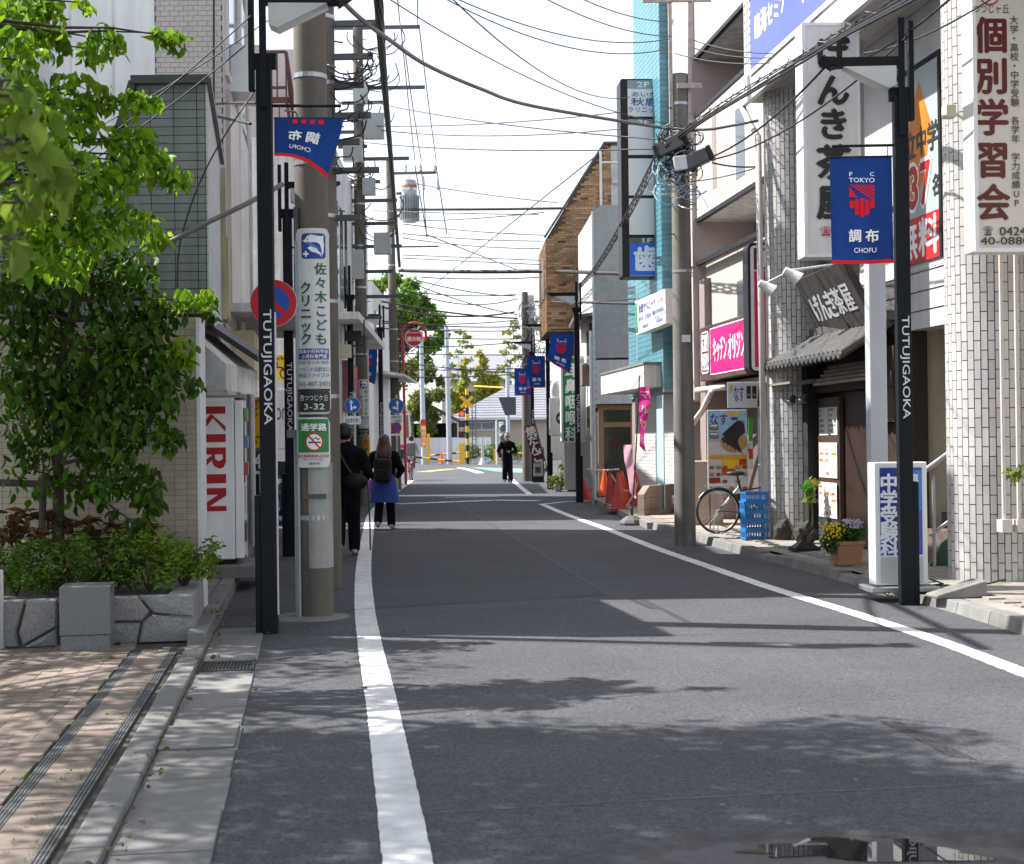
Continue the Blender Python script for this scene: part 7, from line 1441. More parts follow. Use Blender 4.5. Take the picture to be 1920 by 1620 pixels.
def near_tree(name, label, base, spine, clusters, seed, size, h0, h1, r0=.07, dens=1.0, narrow=1.0):
    t = thing(name, label, 'tree', base); lf = Leafer(seed); tb = MB(); b0 = Vector(base); pts = [b0]+[Vector(p) for p in spine]
    tb.tube(smoothpath(pts, 5), [r0*(1-.75*i/(5*(len(pts)-1))) for i in range(5*(len(pts)-1)+1)], 9)
    sp = smoothpath(pts, 6)
    for k, (c, r, n, hh) in enumerate(clusters):
        c = Vector(c); st = min(sp[len(sp)//4:], key=lambda p: (p-c).length+max(0, p.z-c.z)*.6); w_ = limb(tb, st, c, .016+.004*(c-st).length, .004, seed+k)
        a_, b_ = hh if hh else (h0, h1); lf.clump(c, r, int(n*dens), size, a_, b_, narrow=narrow)
        if (c-st).length > .5:
            for q in w_[3:6]: lf.clump(q, r*.45, int(n*dens*.12), size, a_, b_, narrow=narrow)
        for j in range(4): e = c+Vector((random.Random(seed*9+k*5+j).uniform(-1, 1), random.Random(seed*7+k*3+j).uniform(-1, 1), random.Random(seed*3+k+j).uniform(-.6, .6)))*r*.8; tb.tube([c, (c+e)/2+Vector((0, 0, .02)), e], [.005, .0035, .002], 4)
    tb.build('trunk', M_BARK, t, world=True); lf.build('crown', M_LEAFN, t); return t
S = lambda px, py, d, r, n, h=None: (W(px, py, d), r*d/FPX, n, h)
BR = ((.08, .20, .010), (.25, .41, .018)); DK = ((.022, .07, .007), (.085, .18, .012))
# upper bright tree whose crown hangs in from the left
cl = [S(30, 50, 9.6, 60, 70, BR), S(75, 20, 9.9, 45, 50), S(30, 110, 9.3, 60, 60), S(105, 75, 9.7, 28, 22), S(200, 75, 9.8, 34, 30, BR), S(165, 90, 10, 26, 20), S(330, 70, 9.8, 24, 17, BR), S(300, 62, 9.8, 20, 10, BR), S(158, 5, 9.8, 14, 5), S(90, 12, 9.8, 22, 14),
      S(60, 190, 9.2, 60, 60), S(130, 165, 9.7, 40, 36), S(185, 185, 9.8, 36, 34), S(245, 190, 9.9, 28, 22), S(285, 188, 10, 20, 14), S(150, 230, 9.7, 40, 34), S(60, 260, 9.3, 70, 70), S(220, 265, 9.8, 34, 28), S(265, 262, 9.9, 30, 24), S(300, 290, 10, 18, 10),
      S(250, 305, 9.8, 40, 40), S(300, 320, 9.9, 28, 22, BR), S(340, 330, 10, 22, 14, BR), S(205, 340, 9.6, 40, 40), S(140, 310, 9.4, 50, 46), S(140, 390, 9.5, 50, 46), S(60, 380, 9.2, 60, 60), S(230, 400, 9.7, 34, 26), S(270, 420, 9.8, 32, 24), S(295, 440, 9.9, 22, 14), S(180, 430, 9.6, 44, 36), S(60, 460, 9.4, 60, 50), S(120, 480, 9.6, 50, 40)]
rr = random.Random(12)
for k in range(54):                                                 # crown above and left of the frame
    x, y, z = rr.uniform(-6.2, -3.0), rr.uniform(6.2, 8.9), rr.uniform(4.7, 6.8)
    if x > -3.2 and z < 5.0: continue
    cl.append((Vector((x, y, z)), rr.uniform(.4, .65), 130, None))
for k in range(20): cl.append((Vector((rr.uniform(-3.3, -1.9), rr.uniform(5.8, 7.9), rr.uniform(5.3, 6.8))), rr.uniform(.3, .55), 130, None))
for k in range(24): cl.append((Vector((rr.uniform(-5.6, -1.8), rr.uniform(5.0, 6.7), rr.uniform(5.2, 6.8))), rr.uniform(.35, .55), 110, None))
near_tree('katsura_tree', 'leafy bright green tree overhanging from the upper left edge', (-4.9, 9.2, .03), [(-4.8, 9.2, 1.5), (-4.6, 9.3, 3.2), (-4.5, 9.0, 4.8), (-4.6, 8.7, 6.2)], cl, 101, .095, *BR, r0=.10, dens=2.2)
# tree in the planter behind it
cl = [S(60, 540, 12.3, 60, 60), S(150, 545, 12.4, 50, 50), S(215, 540, 12.3, 34, 26), S(230, 590, 12.2, 45, 50), S(300, 590, 12.2, 30, 26), S(345, 560, 12.2, 26, 20, BR), S(385, 560, 12.2, 24, 22, BR), S(395, 590, 12.2, 12, 7), S(100, 620, 12.4, 60, 60), S(190, 640, 12.2, 50, 50), S(280, 640, 12.1, 44, 44), S(340, 655, 12.1, 30, 24, BR), S(320, 690, 12.1, 34, 34), S(360, 715, 12.0, 16, 10), S(240, 700, 12.2, 50, 46), S(160, 700, 12.4, 50, 46), S(60, 700, 12.5, 60, 50), S(310, 735, 12.1, 30, 22), S(100, 770, 12.5, 50, 36), S(190, 790, 12.2, 44, 40), S(250, 800, 12.1, 40, 36), S(310, 820, 12.0, 30, 26), S(335, 815, 12.0, 14, 8), S(150, 830, 12.3, 40, 34), S(220, 860, 12.1, 40, 38), S(200, 910, 12.1, 24, 20), S(270, 900, 12.2, 36, 36), S(285, 940, 12.2, 26, 24), S(265, 985, 12.3, 22, 16), S(60, 830, 12.5, 40, 24), S(40, 620, 12.3, 40, 36)]  # BR clumps: sunlit glow of the branch tips, put into the leaf colour
cl += [S(80, 500, 12.2, 80, 70), S(190, 500, 12.3, 60, 46), S(40, 660, 12.4, 80, 50), S(120, 720, 12.4, 80, 60), S(60, 780, 12.5, 70, 36), S(20, 560, 12.3, 60, 40), S(260, 530, 12.3, 40, 26), S(150, 460, 12.0, 70, 50), S(250, 480, 12.0, 50, 30), S(60, 880, 12.4, 60, 30), S(140, 900, 12.4, 50, 26), S(130, 780, 12.4, 60, 50), S(230, 750, 12.3, 50, 46), S(300, 760, 12.3, 34, 26), S(40, 740, 12.3, 60, 44)]
cl = [(CAM+(p-CAM)*.945, r*.945, n, h) for p, r, n, h in cl]
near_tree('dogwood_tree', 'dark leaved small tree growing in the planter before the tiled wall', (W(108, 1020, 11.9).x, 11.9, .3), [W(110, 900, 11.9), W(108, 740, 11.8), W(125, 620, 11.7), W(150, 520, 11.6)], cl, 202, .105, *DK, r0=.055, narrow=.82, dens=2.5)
t = thing('tree_stake', 'bamboo tree stake frame propping the small tree', 'stake', (W(75, 1000, 11.8).x, 11.8, .3)); m = MB(); m.tube([W(78, 1010, 11.8), W(82, 890, 11.8)], .03, 8); m.tube([W(0, 905, 11.8), W(100, 908, 11.8)], .028, 8); m.build('pole', M_BARK, t, world=True)
# nearest, out-of-focus leaves at the left edge
OL = ((.11, .19, .02), (.20, .28, .035))
cl = [S(60, 180, 4.6, 60, 10, OL), S(30, 270, 4.5, 70, 12, OL), S(90, 290, 4.6, 50, 9, OL), S(40, 380, 4.6, 60, 10, OL), S(105, 340, 4.7, 40, 7, OL), S(20, 150, 4.6, 50, 8, OL), S(20, 450, 4.5, 40, 6, OL)]
for k in range(14): cl.append((Vector((rr.uniform(-3.6, -2.2), rr.uniform(4.0, 6.0), rr.uniform(3.6, 5.4))), .4, 70, None))
near_tree('young_tree', 'nearest blurred olive green leaves at the left picture edge', (-3.0, 4.3, .03), [(-2.95, 4.3, 1.4), (-2.8, 4.4, 2.4), (-2.7, 4.6, 3.6), (-2.7, 4.8, 4.8)], cl, 303, .11, *OL, r0=.05)
# trees beyond the left edge that shade the forecourt
cl = [(Vector((rr.uniform(-8.2, -5.6), rr.uniform(6.8, 12.0), rr.uniform(3.4, 6.4))), .55, 100, None) for _ in range(32)]+[(Vector((rr.uniform(-7.0, -5.2), rr.uniform(11.6, 12.9), rr.uniform(3.2, 5.2))), .5, 150, None) for _ in range(20)]  # second list: unseen dense clumps added to keep the planter in shade
near_tree('plane_tree', 'green street tree just beyond the left picture edge', (-7.0, 9.5, 0), [(-7, 9.5, 2), (-7.1, 9.4, 4), (-7.2, 9.5, 6)], cl, 404, .12, *DK, r0=.12)
# shrubs in the planter
rg2 = np.random.default_rng(5)
spots = [(30, 1062, 11.45, 62, 'clipped green shrub at the left picture edge in the planter'), (120, 1055, 11.4, 66, 'green shrub behind the granite pedestal'), (205, 1062, 11.5, 56, 'dim green shrub in the middle of the planter'), (280, 1045, 11.5, 66, 'bright yellow-green shrub towards the planter corner'), (345, 1045, 11.7, 52, 'lime green shrub overhanging the planter corner beside vending machine')]
for k, (px, py, d, r, lb) in enumerate(spots):
    c = W(px, py, d); t = thing('shrub', lb, 'shrub', (c.x, c.y, .35), 0, 'shrubs in the stone planter'); lf = Leafer(60+k); R = r*d/FPX
    a_, b_ = (((.05, .12, .015), (.12, .22, .025)), ((.06, .13, .015), (.12, .22, .03)), ((.04, .10, .015), (.10, .18, .025)), ((.08, .17, .02), (.19, .29, .03)), ((.10, .2, .02), (.22, .33, .03)))[k]
    for q in range(26):
        u = rg2.uniform(-1, 1, 3); lf.clump((c.x+u[0]*R*.9, c.y+u[1]*R*.8, c.z+u[2]*R*.62), R*.34, 44, .052, a_, b_, droop=.15, narrow=.75, spread=.8)
    lf.clump((c.x, c.y, c.z), R*.8, 40, .05, (.28, .12, .02), (.16, .10, .02), droop=.3, narrow=.7)
    lf.build('foliage', M_LEAFN, t); m = MB()
    for q in range(9): a = q*.7; m.tube([(0, 0, 0), (.1*math.cos(a), .1*math.sin(a), .2), (.14*math.cos(a), .12*math.sin(a), .3)], [.008, .006, .003], 5)
    m.build('stem', M_BARK, t)
for k, (px, py, d, r, lb) in enumerate(((30, 985, 11.8, 55, 'brownish dry-leaved plant at the left edge behind the shrubs'), (150, 1005, 11.9, 60, 'brown dry lanceolate plant behind the middle shrubs'), (240, 1005, 11.95, 45, 'brown dry plant below the small wall lamp'))):
    c = W(px, py, d); t = thing('dry_plant', lb, 'plant', (c.x, c.y, .33), 0, 'dry plants behind the shrubs'); lf = Leafer(80+k); R = r*d/FPX
    for q in range(12): u = rg2.uniform(-1, 1, 3); lf.clump((c.x+u[0]*R, c.y+u[1]*R*.6, c.z+u[2]*R*.5), .05, 20, .13, (.10, .05, .02), (.16, .10, .04), droop=.25, narrow=.42, spread=1.0)
    lf.build('foliage', M_LEAFN, t); m = MB(); m.tube([(0, 0, 0), (.03, 0, .35)], .01, 5); m.build('stem', M_BARK, t)
# weeds by kerbs
for px, py, z, lb in ((395, 1150, .06, 'small weeds at the kerb beside the planter corner'), (1668, 1122, .03, 'tuft of yellow-green weed at the light box foot'), (400, 1165, .06, 'low moss weed on the kerb joint')):
    p = G(px, py, z); lf = Leafer(int(px)); lf.clump((p.x, p.y, z+.05), .1, 40, .05, (.09, .15, .02), (.22, .26, .04), droop=-.5, narrow=.4, spread=.9, flat=.4); t = thing('weed', lb, 'weed', (p.x, p.y, z)); lf.build('blades', M_LEAFN, t)
lf = Leafer(77); rq = random.Random(6)
for _ in range(150):
    p = SL(rq.choice((rq.gauss(-.37, .04), rq.uniform(-.6, 1.2), rq.uniform(-2.2, -.5), rq.gauss(-.37, .04))), rq.uniform(-.5, 8)); lf.clump((p.x, p.y, .048), .004, 1, .035, (.10, .07, .02), (.22, .15, .05), droop=.02, spread=1.2, flat=.1)
q_ = bpy.data.objects.new('fallen_leaves_root', None); tag(lf.build('fallen_leaves', M_LEAFN, q_), kind='stuff').parent = None
bpy.data.objects.remove(q_)
# ================================================================== WIRES
def wire(pts, r, label, group, mt=None, name='overhead_wire', n=6):
    r = max(r, .0004*sum(p.y for p in pts)/len(pts)) if group else r
    m = MB(); m.tube(smoothpath(pts, 7) if len(pts) > 2 else pts, r, n, caps=False); tag(m.build(name, mt or M_WIRE, smooth=True), label, 'cable', group)
T_ = ('thin dark overhead wire strung across the street', 'thin overhead wires')
L2 = ('medium black overhead cable strung across the street', 'medium overhead cables')
def thin_label(x0, d0, x1, d1):
    if d0 < 12.5 and x0 < 300: return 'thin wire slanting up over the grey siding house', 'thin wires over the low house'
    if d1 in (18.5,): return 'thin wire from the tangled pole to the blue school sign wall', 'thin wires to the school sign wall'
    if abs(d1-45) < .8 or d1 == 34.4: return 'thin line wire running down between the cross arms of the left poles', 'line wires between the left poles'
    if x1 >= 1180 and d1 < 28.5: return 'thin wire sloping across the sky to the tangled pole or tenant sign', 'thin wires to the tangled pole'
    if d1 == 41: return 'thin wire from the transformer pole to the brick building', 'thin wires to the brick building'
    if 52 <= d1 <= 53: return 'thin wire from the transformer pole to the coil-wrapped far pole', 'thin wires to the far pole'
    return 'faint far wire spanning the street end near the level crossing', 'faint wires near the crossing'
def wl(x0, y0, d0, x1, y1, d1, sg=.1, r=.006, lab=None, mt=None):
    lab = thin_label(x0, d0, x1, d1) if lab is None or lab is T_ else ((lab, L2[1]) if isinstance(lab, str) else lab)
    a, b2 = W(x0, y0, d0), W(x1, y1, d1); wire(sag(a, b2, sg, 12), r, lab[0], lab[1], mt)
wire([W(x, y, 12.8+i*1.3) for i, (x, y) in enumerate(((600, -45), (668, 28), (735, 78), (800, 122), (900, 166), (1000, 199), (1245, 240)))], .024, 'thickest grey sheathed cable sagging from near pole to right pole', None, M_WIREG, 'thick_cable', 8)
m = MB()
ctrl = [W(704, -90, 11.5), W(712, 40, 15), W(720, 150, 19.5), W(733, 300, 28), W(741, 400, 36), W(749, 500, 44.4)]; sp = smoothpath(ctrl, 10)
for k in range(7):
    a = k*.9; m.tube([p+Vector((.035*math.cos(a+i*.33), .02, .02*math.sin(a+i*.33))) for i, p in enumerate(sp)], .015, 5, caps=False)
tag(m.build('cable_bundle', M_WIRE), 'thick black cable bundle descending towards the transformer pole', 'cable')
m = MB(); sp = smoothpath([W(1262, 262, 20.4), W(1320, 222, 19.3), W(1400, 172, 17.8), W(1500, 112, 15.8), W(1600, 52, 14), W(1750, -30, 12)], 10)
for k in range(4): m.tube([p+Vector((.012*math.cos(k*1.6+i*.25), 0, -.04+.03*k)) for i, p in enumerate(sp)], .017 if k < 2 else .009, 6, caps=False)
r_ = random.Random(5)
m.tube([p+Vector((.035*math.cos(i*2.3), 0, .05+.035*math.sin(i*2.3))) for i, p in enumerate(sp)], .007, 4, caps=False)
tag(m.build('cable_bundle', M_WIRE), 'black cable bundle rising to the upper right from tangled pole', 'cable')
m = MB(); sp = smoothpath([W(1248, 262, 20.4), W(1215, 330, 23), W(1165, 425, 28), W(1110, 512, 34.5), W(1060, 560, 41), W(1000, 610, 50), W(988, 645, 52)], 10)
for k in range(7): m.tube([p+Vector((.05*math.cos(k*.9+i*.5), 0, .05*math.sin(k*.9+i*.5))) for i, p in enumerate(sp)], .010, 5, caps=False)
tag(m.build('cable_bundle', M_WIRE), 'frayed dark cable bundle running from tangled pole to far lamp', 'cable')
for a in ((640, 262, 34.5, 1255, 278, 20.6, .12, .011, 'long purple-black cable from the boxed pole to the tangled pole'), (745, 393, 44.5, 1180, 388, 42, .02, .04, 'thick twisted cable level with the transformer reaching the tenant sign'), (748, 507, 44.5, 1030, 508, 42, .03, .06, 'thickest level black cable from the transformer pole to brick building'), (1030, 508, 42, 1172, 513, 33, .0, .05, 'level black cable from the brick building towards the tenant sign'), (700, 562, 45, 970, 597, 52, .1, .03, 'upper of two black cables sagging to the coil-wrapped far pole'), (700, 572, 45, 965, 585, 52, .25, .03, 'lower and slacker of two black cables sagging to far pole'), (1000, 565, 45, 1190, 569, 29, .0, .03, 'black cable from the far lamp towards the slanted clinic sign'), (700, 600, 45, 975, 612, 52, .1, .022, 'black cable just above the fire hydrant sign'), (700, 395, 45, 1010, 402, 41, .02, .012, T_)): wl(*a)
for a in ((830, -5, 14, 1250, 92, 20.5, .25), (850, -5, 14, 1255, 73, 20.5, .2), (845, -5, 15, 1180, 182, 27, .35, .008), (720, -8, 14, 1250, 232, 20.5, .2), (1018, -5, 15, 1260, 68, 20.5, .1), (1085, -5, 15, 1240, 40, 20.5, .05), (700, 192, 34, 1245, 262, 20.6, .1), (690, 236, 34.5, 1180, 208, 27.6, .1), (700, 243, 34.5, 1180, 240, 27.6, .15), (755, 340, 45, 1045, 380, 41, .05), (755, 415, 45, 1020, 398, 41, .05, .01), (755, 420, 45, 1022, 441, 41, .05, .012), (755, 438, 45, 1015, 452, 41, .05, .012), (755, 446, 45, 1012, 466, 41, .08, .014), (755, 478, 45, 1015, 488, 41, 0, .008), (755, 484, 45, 1012, 496, 41, 0, .008), (790, 520, 45, 1010, 520, 45, .05, .01), (780, 525, 45, 965, 555, 52, .1, .014), (750, 540, 45, 970, 560, 52, .35, .016), (752, 545, 45, 968, 552, 52, .1, .014), (770, 530, 45, 970, 590, 52, .1), (800, 440, 45, 980, 510, 60, 0), (1143, 272, 40.9, 800, 545, 70, 0, .008), (700, 605, 45, 970, 600, 52, .1, .012), (700, 615, 45, 970, 620, 52, .05, .012), (760, 630, 50, 975, 635, 53, .05, .012), (700, 660, 60, 980, 665, 60, .05, .014), (700, 690, 70, 985, 690, 70, .1, .014), (700, 672, 62, 985, 700, 62, .1, .012), (750, 650, 70, 985, 640, 70, .1, .012), (700, 706, 80, 960, 702, 80, .1, .014), (980, 575, 52, 1190, 560, 30, .0, .012)): wl(*a)
for a in ((752, 55, 34.4, 778, 300, 45, .1, .009), (760, 100, 34.4, 790, 302, 45, .1, .009), (786, 50, 34.4, 818, 302, 45, .1, .009), (778, 310, 45, 800, 440, 45.5, .02, .012), (790, 310, 45, 800, 445, 45.5, .02, .012), (818, 312, 45, 838, 440, 45.5, .02, .012), (745, -10, 20, 752, 52, 34.4, .1), (783, -10, 20, 783, 48, 34.4, .1)): wl(*a)
for a in ((140, 305, 11.9, 470, 30, 11.6, .03, .006), (160, 310, 12, 460, 85, 11.6, .03, .006), (150, 258, 12, 640, -60, 11.8, .05, .005)): wl(*a)
wire([W(280, 472, 12.1), W(400, 412, 12.1), W(470, 378, 12.2), W(530, 345, 12.4)], .022, 'thick dark stay cable slanting across the grey siding house', None, M_WIREG, 'stay_cable')
wire([W(333, 560, 12.1), W(340, 445, 12.1), W(400, 290, 12.1), W(520, 110, 12.4)], .007, 'thin wire hanging down the grey siding wall', None); wire([W(402, 195, 16), W(440, 193, 14.5), W(480, 193, 13)], .012, 'upper short black cable fixed to the pink tile wall', 'medium overhead cables'); wire([W(405, 218, 16), W(470, 232, 14)], .014, 'lower short black cable fixed to the pink tile wall', 'medium overhead cables')
for a in ((1330, 296, 20.3, 1545, 128, 15.5, .12, .014, 'black drop cable from cable closure to the brush-lettered sign'), (1330, 300, 20.3, 1700, 70, 12.9, .2, .012, 'longest black drop cable from cable closure to the near lamp'), (1335, 305, 20.3, 1425, 312, 20.3, .03, .012, 'short black drop cable from cable closure to downpipe'), (1300, 340, 20.5, 1425, 312, 20.3, .03, .008, ('teal drop wire beside the downpipe', None), M_WIREB), (1300, 90, 20.5, 1450, 108, 18.5, .05), (1300, 75, 20.5, 1450, 100, 18.5, .05), (1265, 100, 20.5, 1445, 118, 18.5, .06), (1790, -10, 12, 1560, 130, 15.5, .1, .012, 'black cable passing left of the cram-school sign'), (1870, -10, 12, 1620, 100, 15, .08, .01, 'black cable crossing before the cram-school sign top')): wl(*a)
wire([W(1246, 240, 20.4), W(1320, 243, 20.2), W(1370, 236, 20.2), W(1422, 226, 20.2)], .02, 'grey drop cable from the tangled pole to the downpipe', None, M_WIREG)
# hardware on the tangled pole
def closure(px, py, d, L, r, ang, label, mt, name='cable_closure'):
    c = W(px, py, d); t = thing(name, label, 'cable closure', c); ax = Vector((math.cos(ang), -.2, math.sin(ang))).normalized(); m = MB(); m.bar(-ax*L/2, ax*L/2, r*1.7, r*2); m.build('case', mt, t, bevel=.02); m = MB(); m.bar(ax*L/2, ax*(L/2+.07), r*1.8, r*2.1); m.bar(-ax*(L/2+.05), -ax*L/2, r*1.5, r*1.8); m.build('end_cap', M_BLACK, t, bevel=.015)
closure(1256, 272, 20.3, .38, .1, .42, 'grey cable closure on the upper left of tangled pole', mat('closure_grey', (.12, .12, .125), .5, .1, 6)); closure(1304, 300, 20.2, .38, .1, .4, 'black cable closure to the right of tangled pole', M_STEELD)
c = W(1275, 307, 20.2); m = MB(); m.box(-.09, .09, -.08, .08, -.1, .1); o = m.build('terminal_box', M_SIGNW, bevel=.012); o.location = c; o.rotation_euler = (0, -.15, 0); tag(o, 'small white terminal box between the cable closures', 'box')
for mt_, cnt, sd, lb in ((M_WIRE, 60, 1, 'tangle of black loops on the pole beside the bicycle'), (M_WIREB, 16, 2, 'pale blue loops of wire on the tangled pole'), (M_WIREW, 14, 3, 'white loops of wire on the tangled pole')):
    m = MB(); r_ = random.Random(sd)
    for k in range(cnt):
        c = W(1262+r_.uniform(-28, 34), (285 if mt_ is M_WIRE else 318)+r_.uniform(-45, 45), 20.3); a0 = r_.uniform(0, 6.3); R2 = r_.uniform(.05, .16)
        m.tube(smoothpath([c+Vector((R2*math.cos(a0+q*.8)*1.2+q*.01, r_.uniform(-.1, .1), R2*math.sin(a0+q*.8)-.02*q)) for q in range(7)], 3), .0075 if mt_ is M_WIRE else .009, 4, caps=False)
    tag(m.build('wire_tangle', mt_), lb, 'wires')
m = MB(); r_ = random.Random(9)                                      # loops on the boxy pole and near pole
for k in range(32):
    c = W(690+r_.uniform(-45, 30), 100+r_.uniform(-40, 330), 34.3); R2 = r_.uniform(.12, .4); a0 = r_.uniform(2.5, 3.6)
    m.tube(smoothpath([c+Vector((R2*math.cos(a0+q*.55)*1.4, r_.uniform(-.1, .1), R2*math.sin(a0+q*.55))) for q in range(7)], 3), .014, 4, caps=False)
tag(m.build('wire_tangle', M_WIRE), 'hanging black wire loops around the boxed utility pole', 'wires')
m = MB()
for k in range(16):
    c = W(640+r_.uniform(-8, 18), 150+r_.uniform(-60, 160), 15.1); R2 = r_.uniform(.08, .22); a0 = r_.uniform(2.5, 3.6)
    m.tube(smoothpath([c+Vector((R2*math.cos(a0+q*.55)*1.3, r_.uniform(-.1, .1), R2*math.sin(a0+q*.55))) for q in range(7)], 3), .009, 4, caps=False)
tag(m.build('wire_tangle', M_WIRE), 'hanging wire loops just right of the near pole', 'wires')
# ================================================================== PEOPLE
def rcone(mb, p0, p1, r0, r1, flat=1.0, n=14, k=5):
    """closed tapered capsule; flat squeezes it front to back"""
    p0 = Vector(p0); p1 = Vector(p1); ax = (p1-p0); L = ax.length; ax = ax/L if L > 1e-6 else Vector((0, 0, 1)); u = Vector((1, 0, 0)); 
    if abs(ax.dot(u)) > .9: u = Vector((0, 0, 1))
    u = (u-ax*u.dot(ax)).normalized(); w_ = ax.cross(u); rings = []
    for i in range(k): a = math.pi/2*(i/k); rings.append((p0-ax*r0*math.cos(a), r0*math.sin(a) if i else r0*.02))
    rings.append((p0, r0)); rings.append((p1, r1))
    for i in range(k-1, -1, -1): a = math.pi/2*(i/k); rings.append((p1+ax*r1*math.cos(a), r1*math.sin(a) if i else r1*.02))
    o = len(mb.v)
    for c, r in rings:
        for j in range(n):
            q = u*math.cos(2*math.pi*j/n)*r+w_*math.sin(2*math.pi*j/n)*r; q.y *= flat; mb.v.append(tuple(c+q))
    for i in range(len(rings)-1):
        for j in range(n): mb.f.append((o+i*n+j, o+i*n+(j+1) % n, o+(i+1)*n+(j+1) % n, o+(i+1)*n+j)); mb.mi.append(0); mb.c.append(None)
    mb.f.append(tuple(o+j for j in reversed(range(n)))); mb.mi.append(0); mb.c.append(None); mb.f.append(tuple(o+(len(rings)-1)*n+j for j in range(n))); mb.mi.append(0); mb.c.append(None)
def figure(name, caps, mats_, parent, vox=.014):
    """caps: (p0, p1, r0, r1, material, flat). One continuous surface from overlapping tapered limbs."""
    m = MB()
    for p0, p1, r0, r1, mi, fl in caps: rcone(m, p0, p1, r0, r1, fl)
    tmp = m.build(name+'_src', mats_[0]); md = tmp.modifiers.new('r', 'REMESH'); md.mode = 'VOXEL'; md.voxel_size = vox; sm = tmp.modifiers.new('s', 'SMOOTH'); sm.factor = .5; sm.iterations = 4
    dg = bpy.context.evaluated_depsgraph_get(); dg.update(); me = bpy.data.meshes.new_from_object(tmp.evaluated_get(dg)); bpy.data.objects.remove(tmp)
    me.materials.clear()
    for mm in mats_: me.materials.append(mm)
    V = np.empty(len(me.polygons)*3); me.polygons.foreach_get('center', V); V = V.reshape(-1, 3); best = np.full(len(V), 1e9); mi_ = np.zeros(len(V), int)
    for p0, p1, r0, r1, k, fl in caps:
        a = np.array(p0, float); b = np.array(p1, float); ab = b-a; t = np.clip(((V-a) @ ab)/max(ab @ ab, 1e-9), 0, 1); dd = V-(a+t[:, None]*ab); dd[:, 1] /= fl; d = np.linalg.norm(dd, axis=1)-(r0+(r1-r0)*t); w_ = d < best; best[w_] = d[w_]; mi_[w_] = k
    me.polygons.foreach_set('material_index', mi_.tolist()); me.polygons.foreach_set('use_smooth', [True]*len(me.polygons)); me.name = name
    o = bpy.data.objects.new(name, me); COL.objects.link(o); o.parent = parent; return o
SKIN = mat('skin', (.42, .25, .18), .5, .06, 10); HAIRK = mat('black_hair', (.006, .005, .005), .5, .3, 40, bump=.5, bscale=60); HAIRB = mat('brown_hair', (.075, .030, .015), .4, .35, 40, bump=.5, bscale=60)
BLK = mat('black_cloth', (.0055, .0055, .007), .9, .35, 9, bump=1.2, bscale=9, spec=.12); BLK2 = mat('black_trousers', (.006, .006, .008), .9, .35, 9, bump=1.2, bscale=9, spec=.12); SHO = mat('shoe_dark', (.02, .02, .02), .5, .1); SHW = mat('shoe_pale', (.45, .43, .40), .6, .1); BLU = mat('blue_skirt_cloth', (.01, .045, .26), .75, .15, 12, bump=.3, bscale=20)
def hand(c, d, s=1, fl=1.0, mi=0, curl=.5, side=1):
    c = Vector(c); d = Vector(d).normalized(); out = [(tuple(c), tuple(c+d*.055*s), .032*s, .034*s, mi, .7)]; x = Vector((1, 0, 0)); x = (x-d*x.dot(d)).normalized()
    for i, l in enumerate((.055, .066, .062, .048)):
        b = c+d*.07*s+x*((i-1.5)*.019*s); e = b+d*l*s*.55+Vector((0, .0, -.01)); out += [(tuple(b), tuple(e), .009*s, .0085*s, mi, 1), (tuple(e), tuple(e+d*l*s*.3+Vector((0, curl*.03, -.015*curl))), .0085*s, .007*s, mi, 1)]
    out.append((tuple(c+x*side*.03*s), tuple(c+x*side*.055*s+d*.05*s), .0105*s, .009*s, mi, 1)); return out
def legs(s, mi=3, sh=4, wide=1.0, lf=(.0, .0), rf=(.0, .0), lz=0., rz_=0., r=(.085, .06, .05)):
    out = []
    for sg, (kf, af), dz in ((-1, lf, lz), (1, rf, rz_)):
        hip = (sg*.085, 0, .90*s); kn = (sg*.095, kf, .50*s+dz*.3); an = (sg*.1, af, .10*s+dz); out += [(hip, kn, r[0]*wide, r[1]*wide, mi, 1), (kn, an, r[1]*wide, r[2]*wide, mi, 1)]
        f = Vector((sg*.1, af, .045*s+dz)); tilt = -dz*.5; out.append(((f.x, f.y-.045, f.z+.01), (f.x+sg*.015, f.y+.15, f.z-.012+(tilt if dz else 0)), .042, .036, sh, 1))
    return out
def head(z, hair, s=1.0, long=False, front=1):
    out = [((0, .005, z-.16), (0, .0, z-.06), .055, .055, 0, 1), ((0, .01*front, z-.035), (0, .012*front, z+.085), .078*s, .095*s, 0, 1.08), ((0, .1*front, z+.01), (0, .112*front, z-.005), .014, .014, 0, 1)]
    for sx in (-1, 1): out.append(((sx*.092, 0, z+.0), (sx*.096, 0, z+.04), .016, .018, 0, 1))
    out += [((0, -.02*front, z+.06), (0, -.02*front, z+.10), .104*s, .100*s, hair, 1.05), ((0, .03*front, z+.125), (0, -.03*front, z+.13), .075, .07, hair, 1)]
    if long: out += [((0, -.045*front, z+.03), (0, -.055*front, z-.16), .105, .135, hair, .62), ((-.07, -.02, z), (-.1, -.03, z-.15), .05, .05, hair, 1), ((.07, -.02, z), (.1, -.03, z-.15), .05, .05, hair, 1)]
    return out
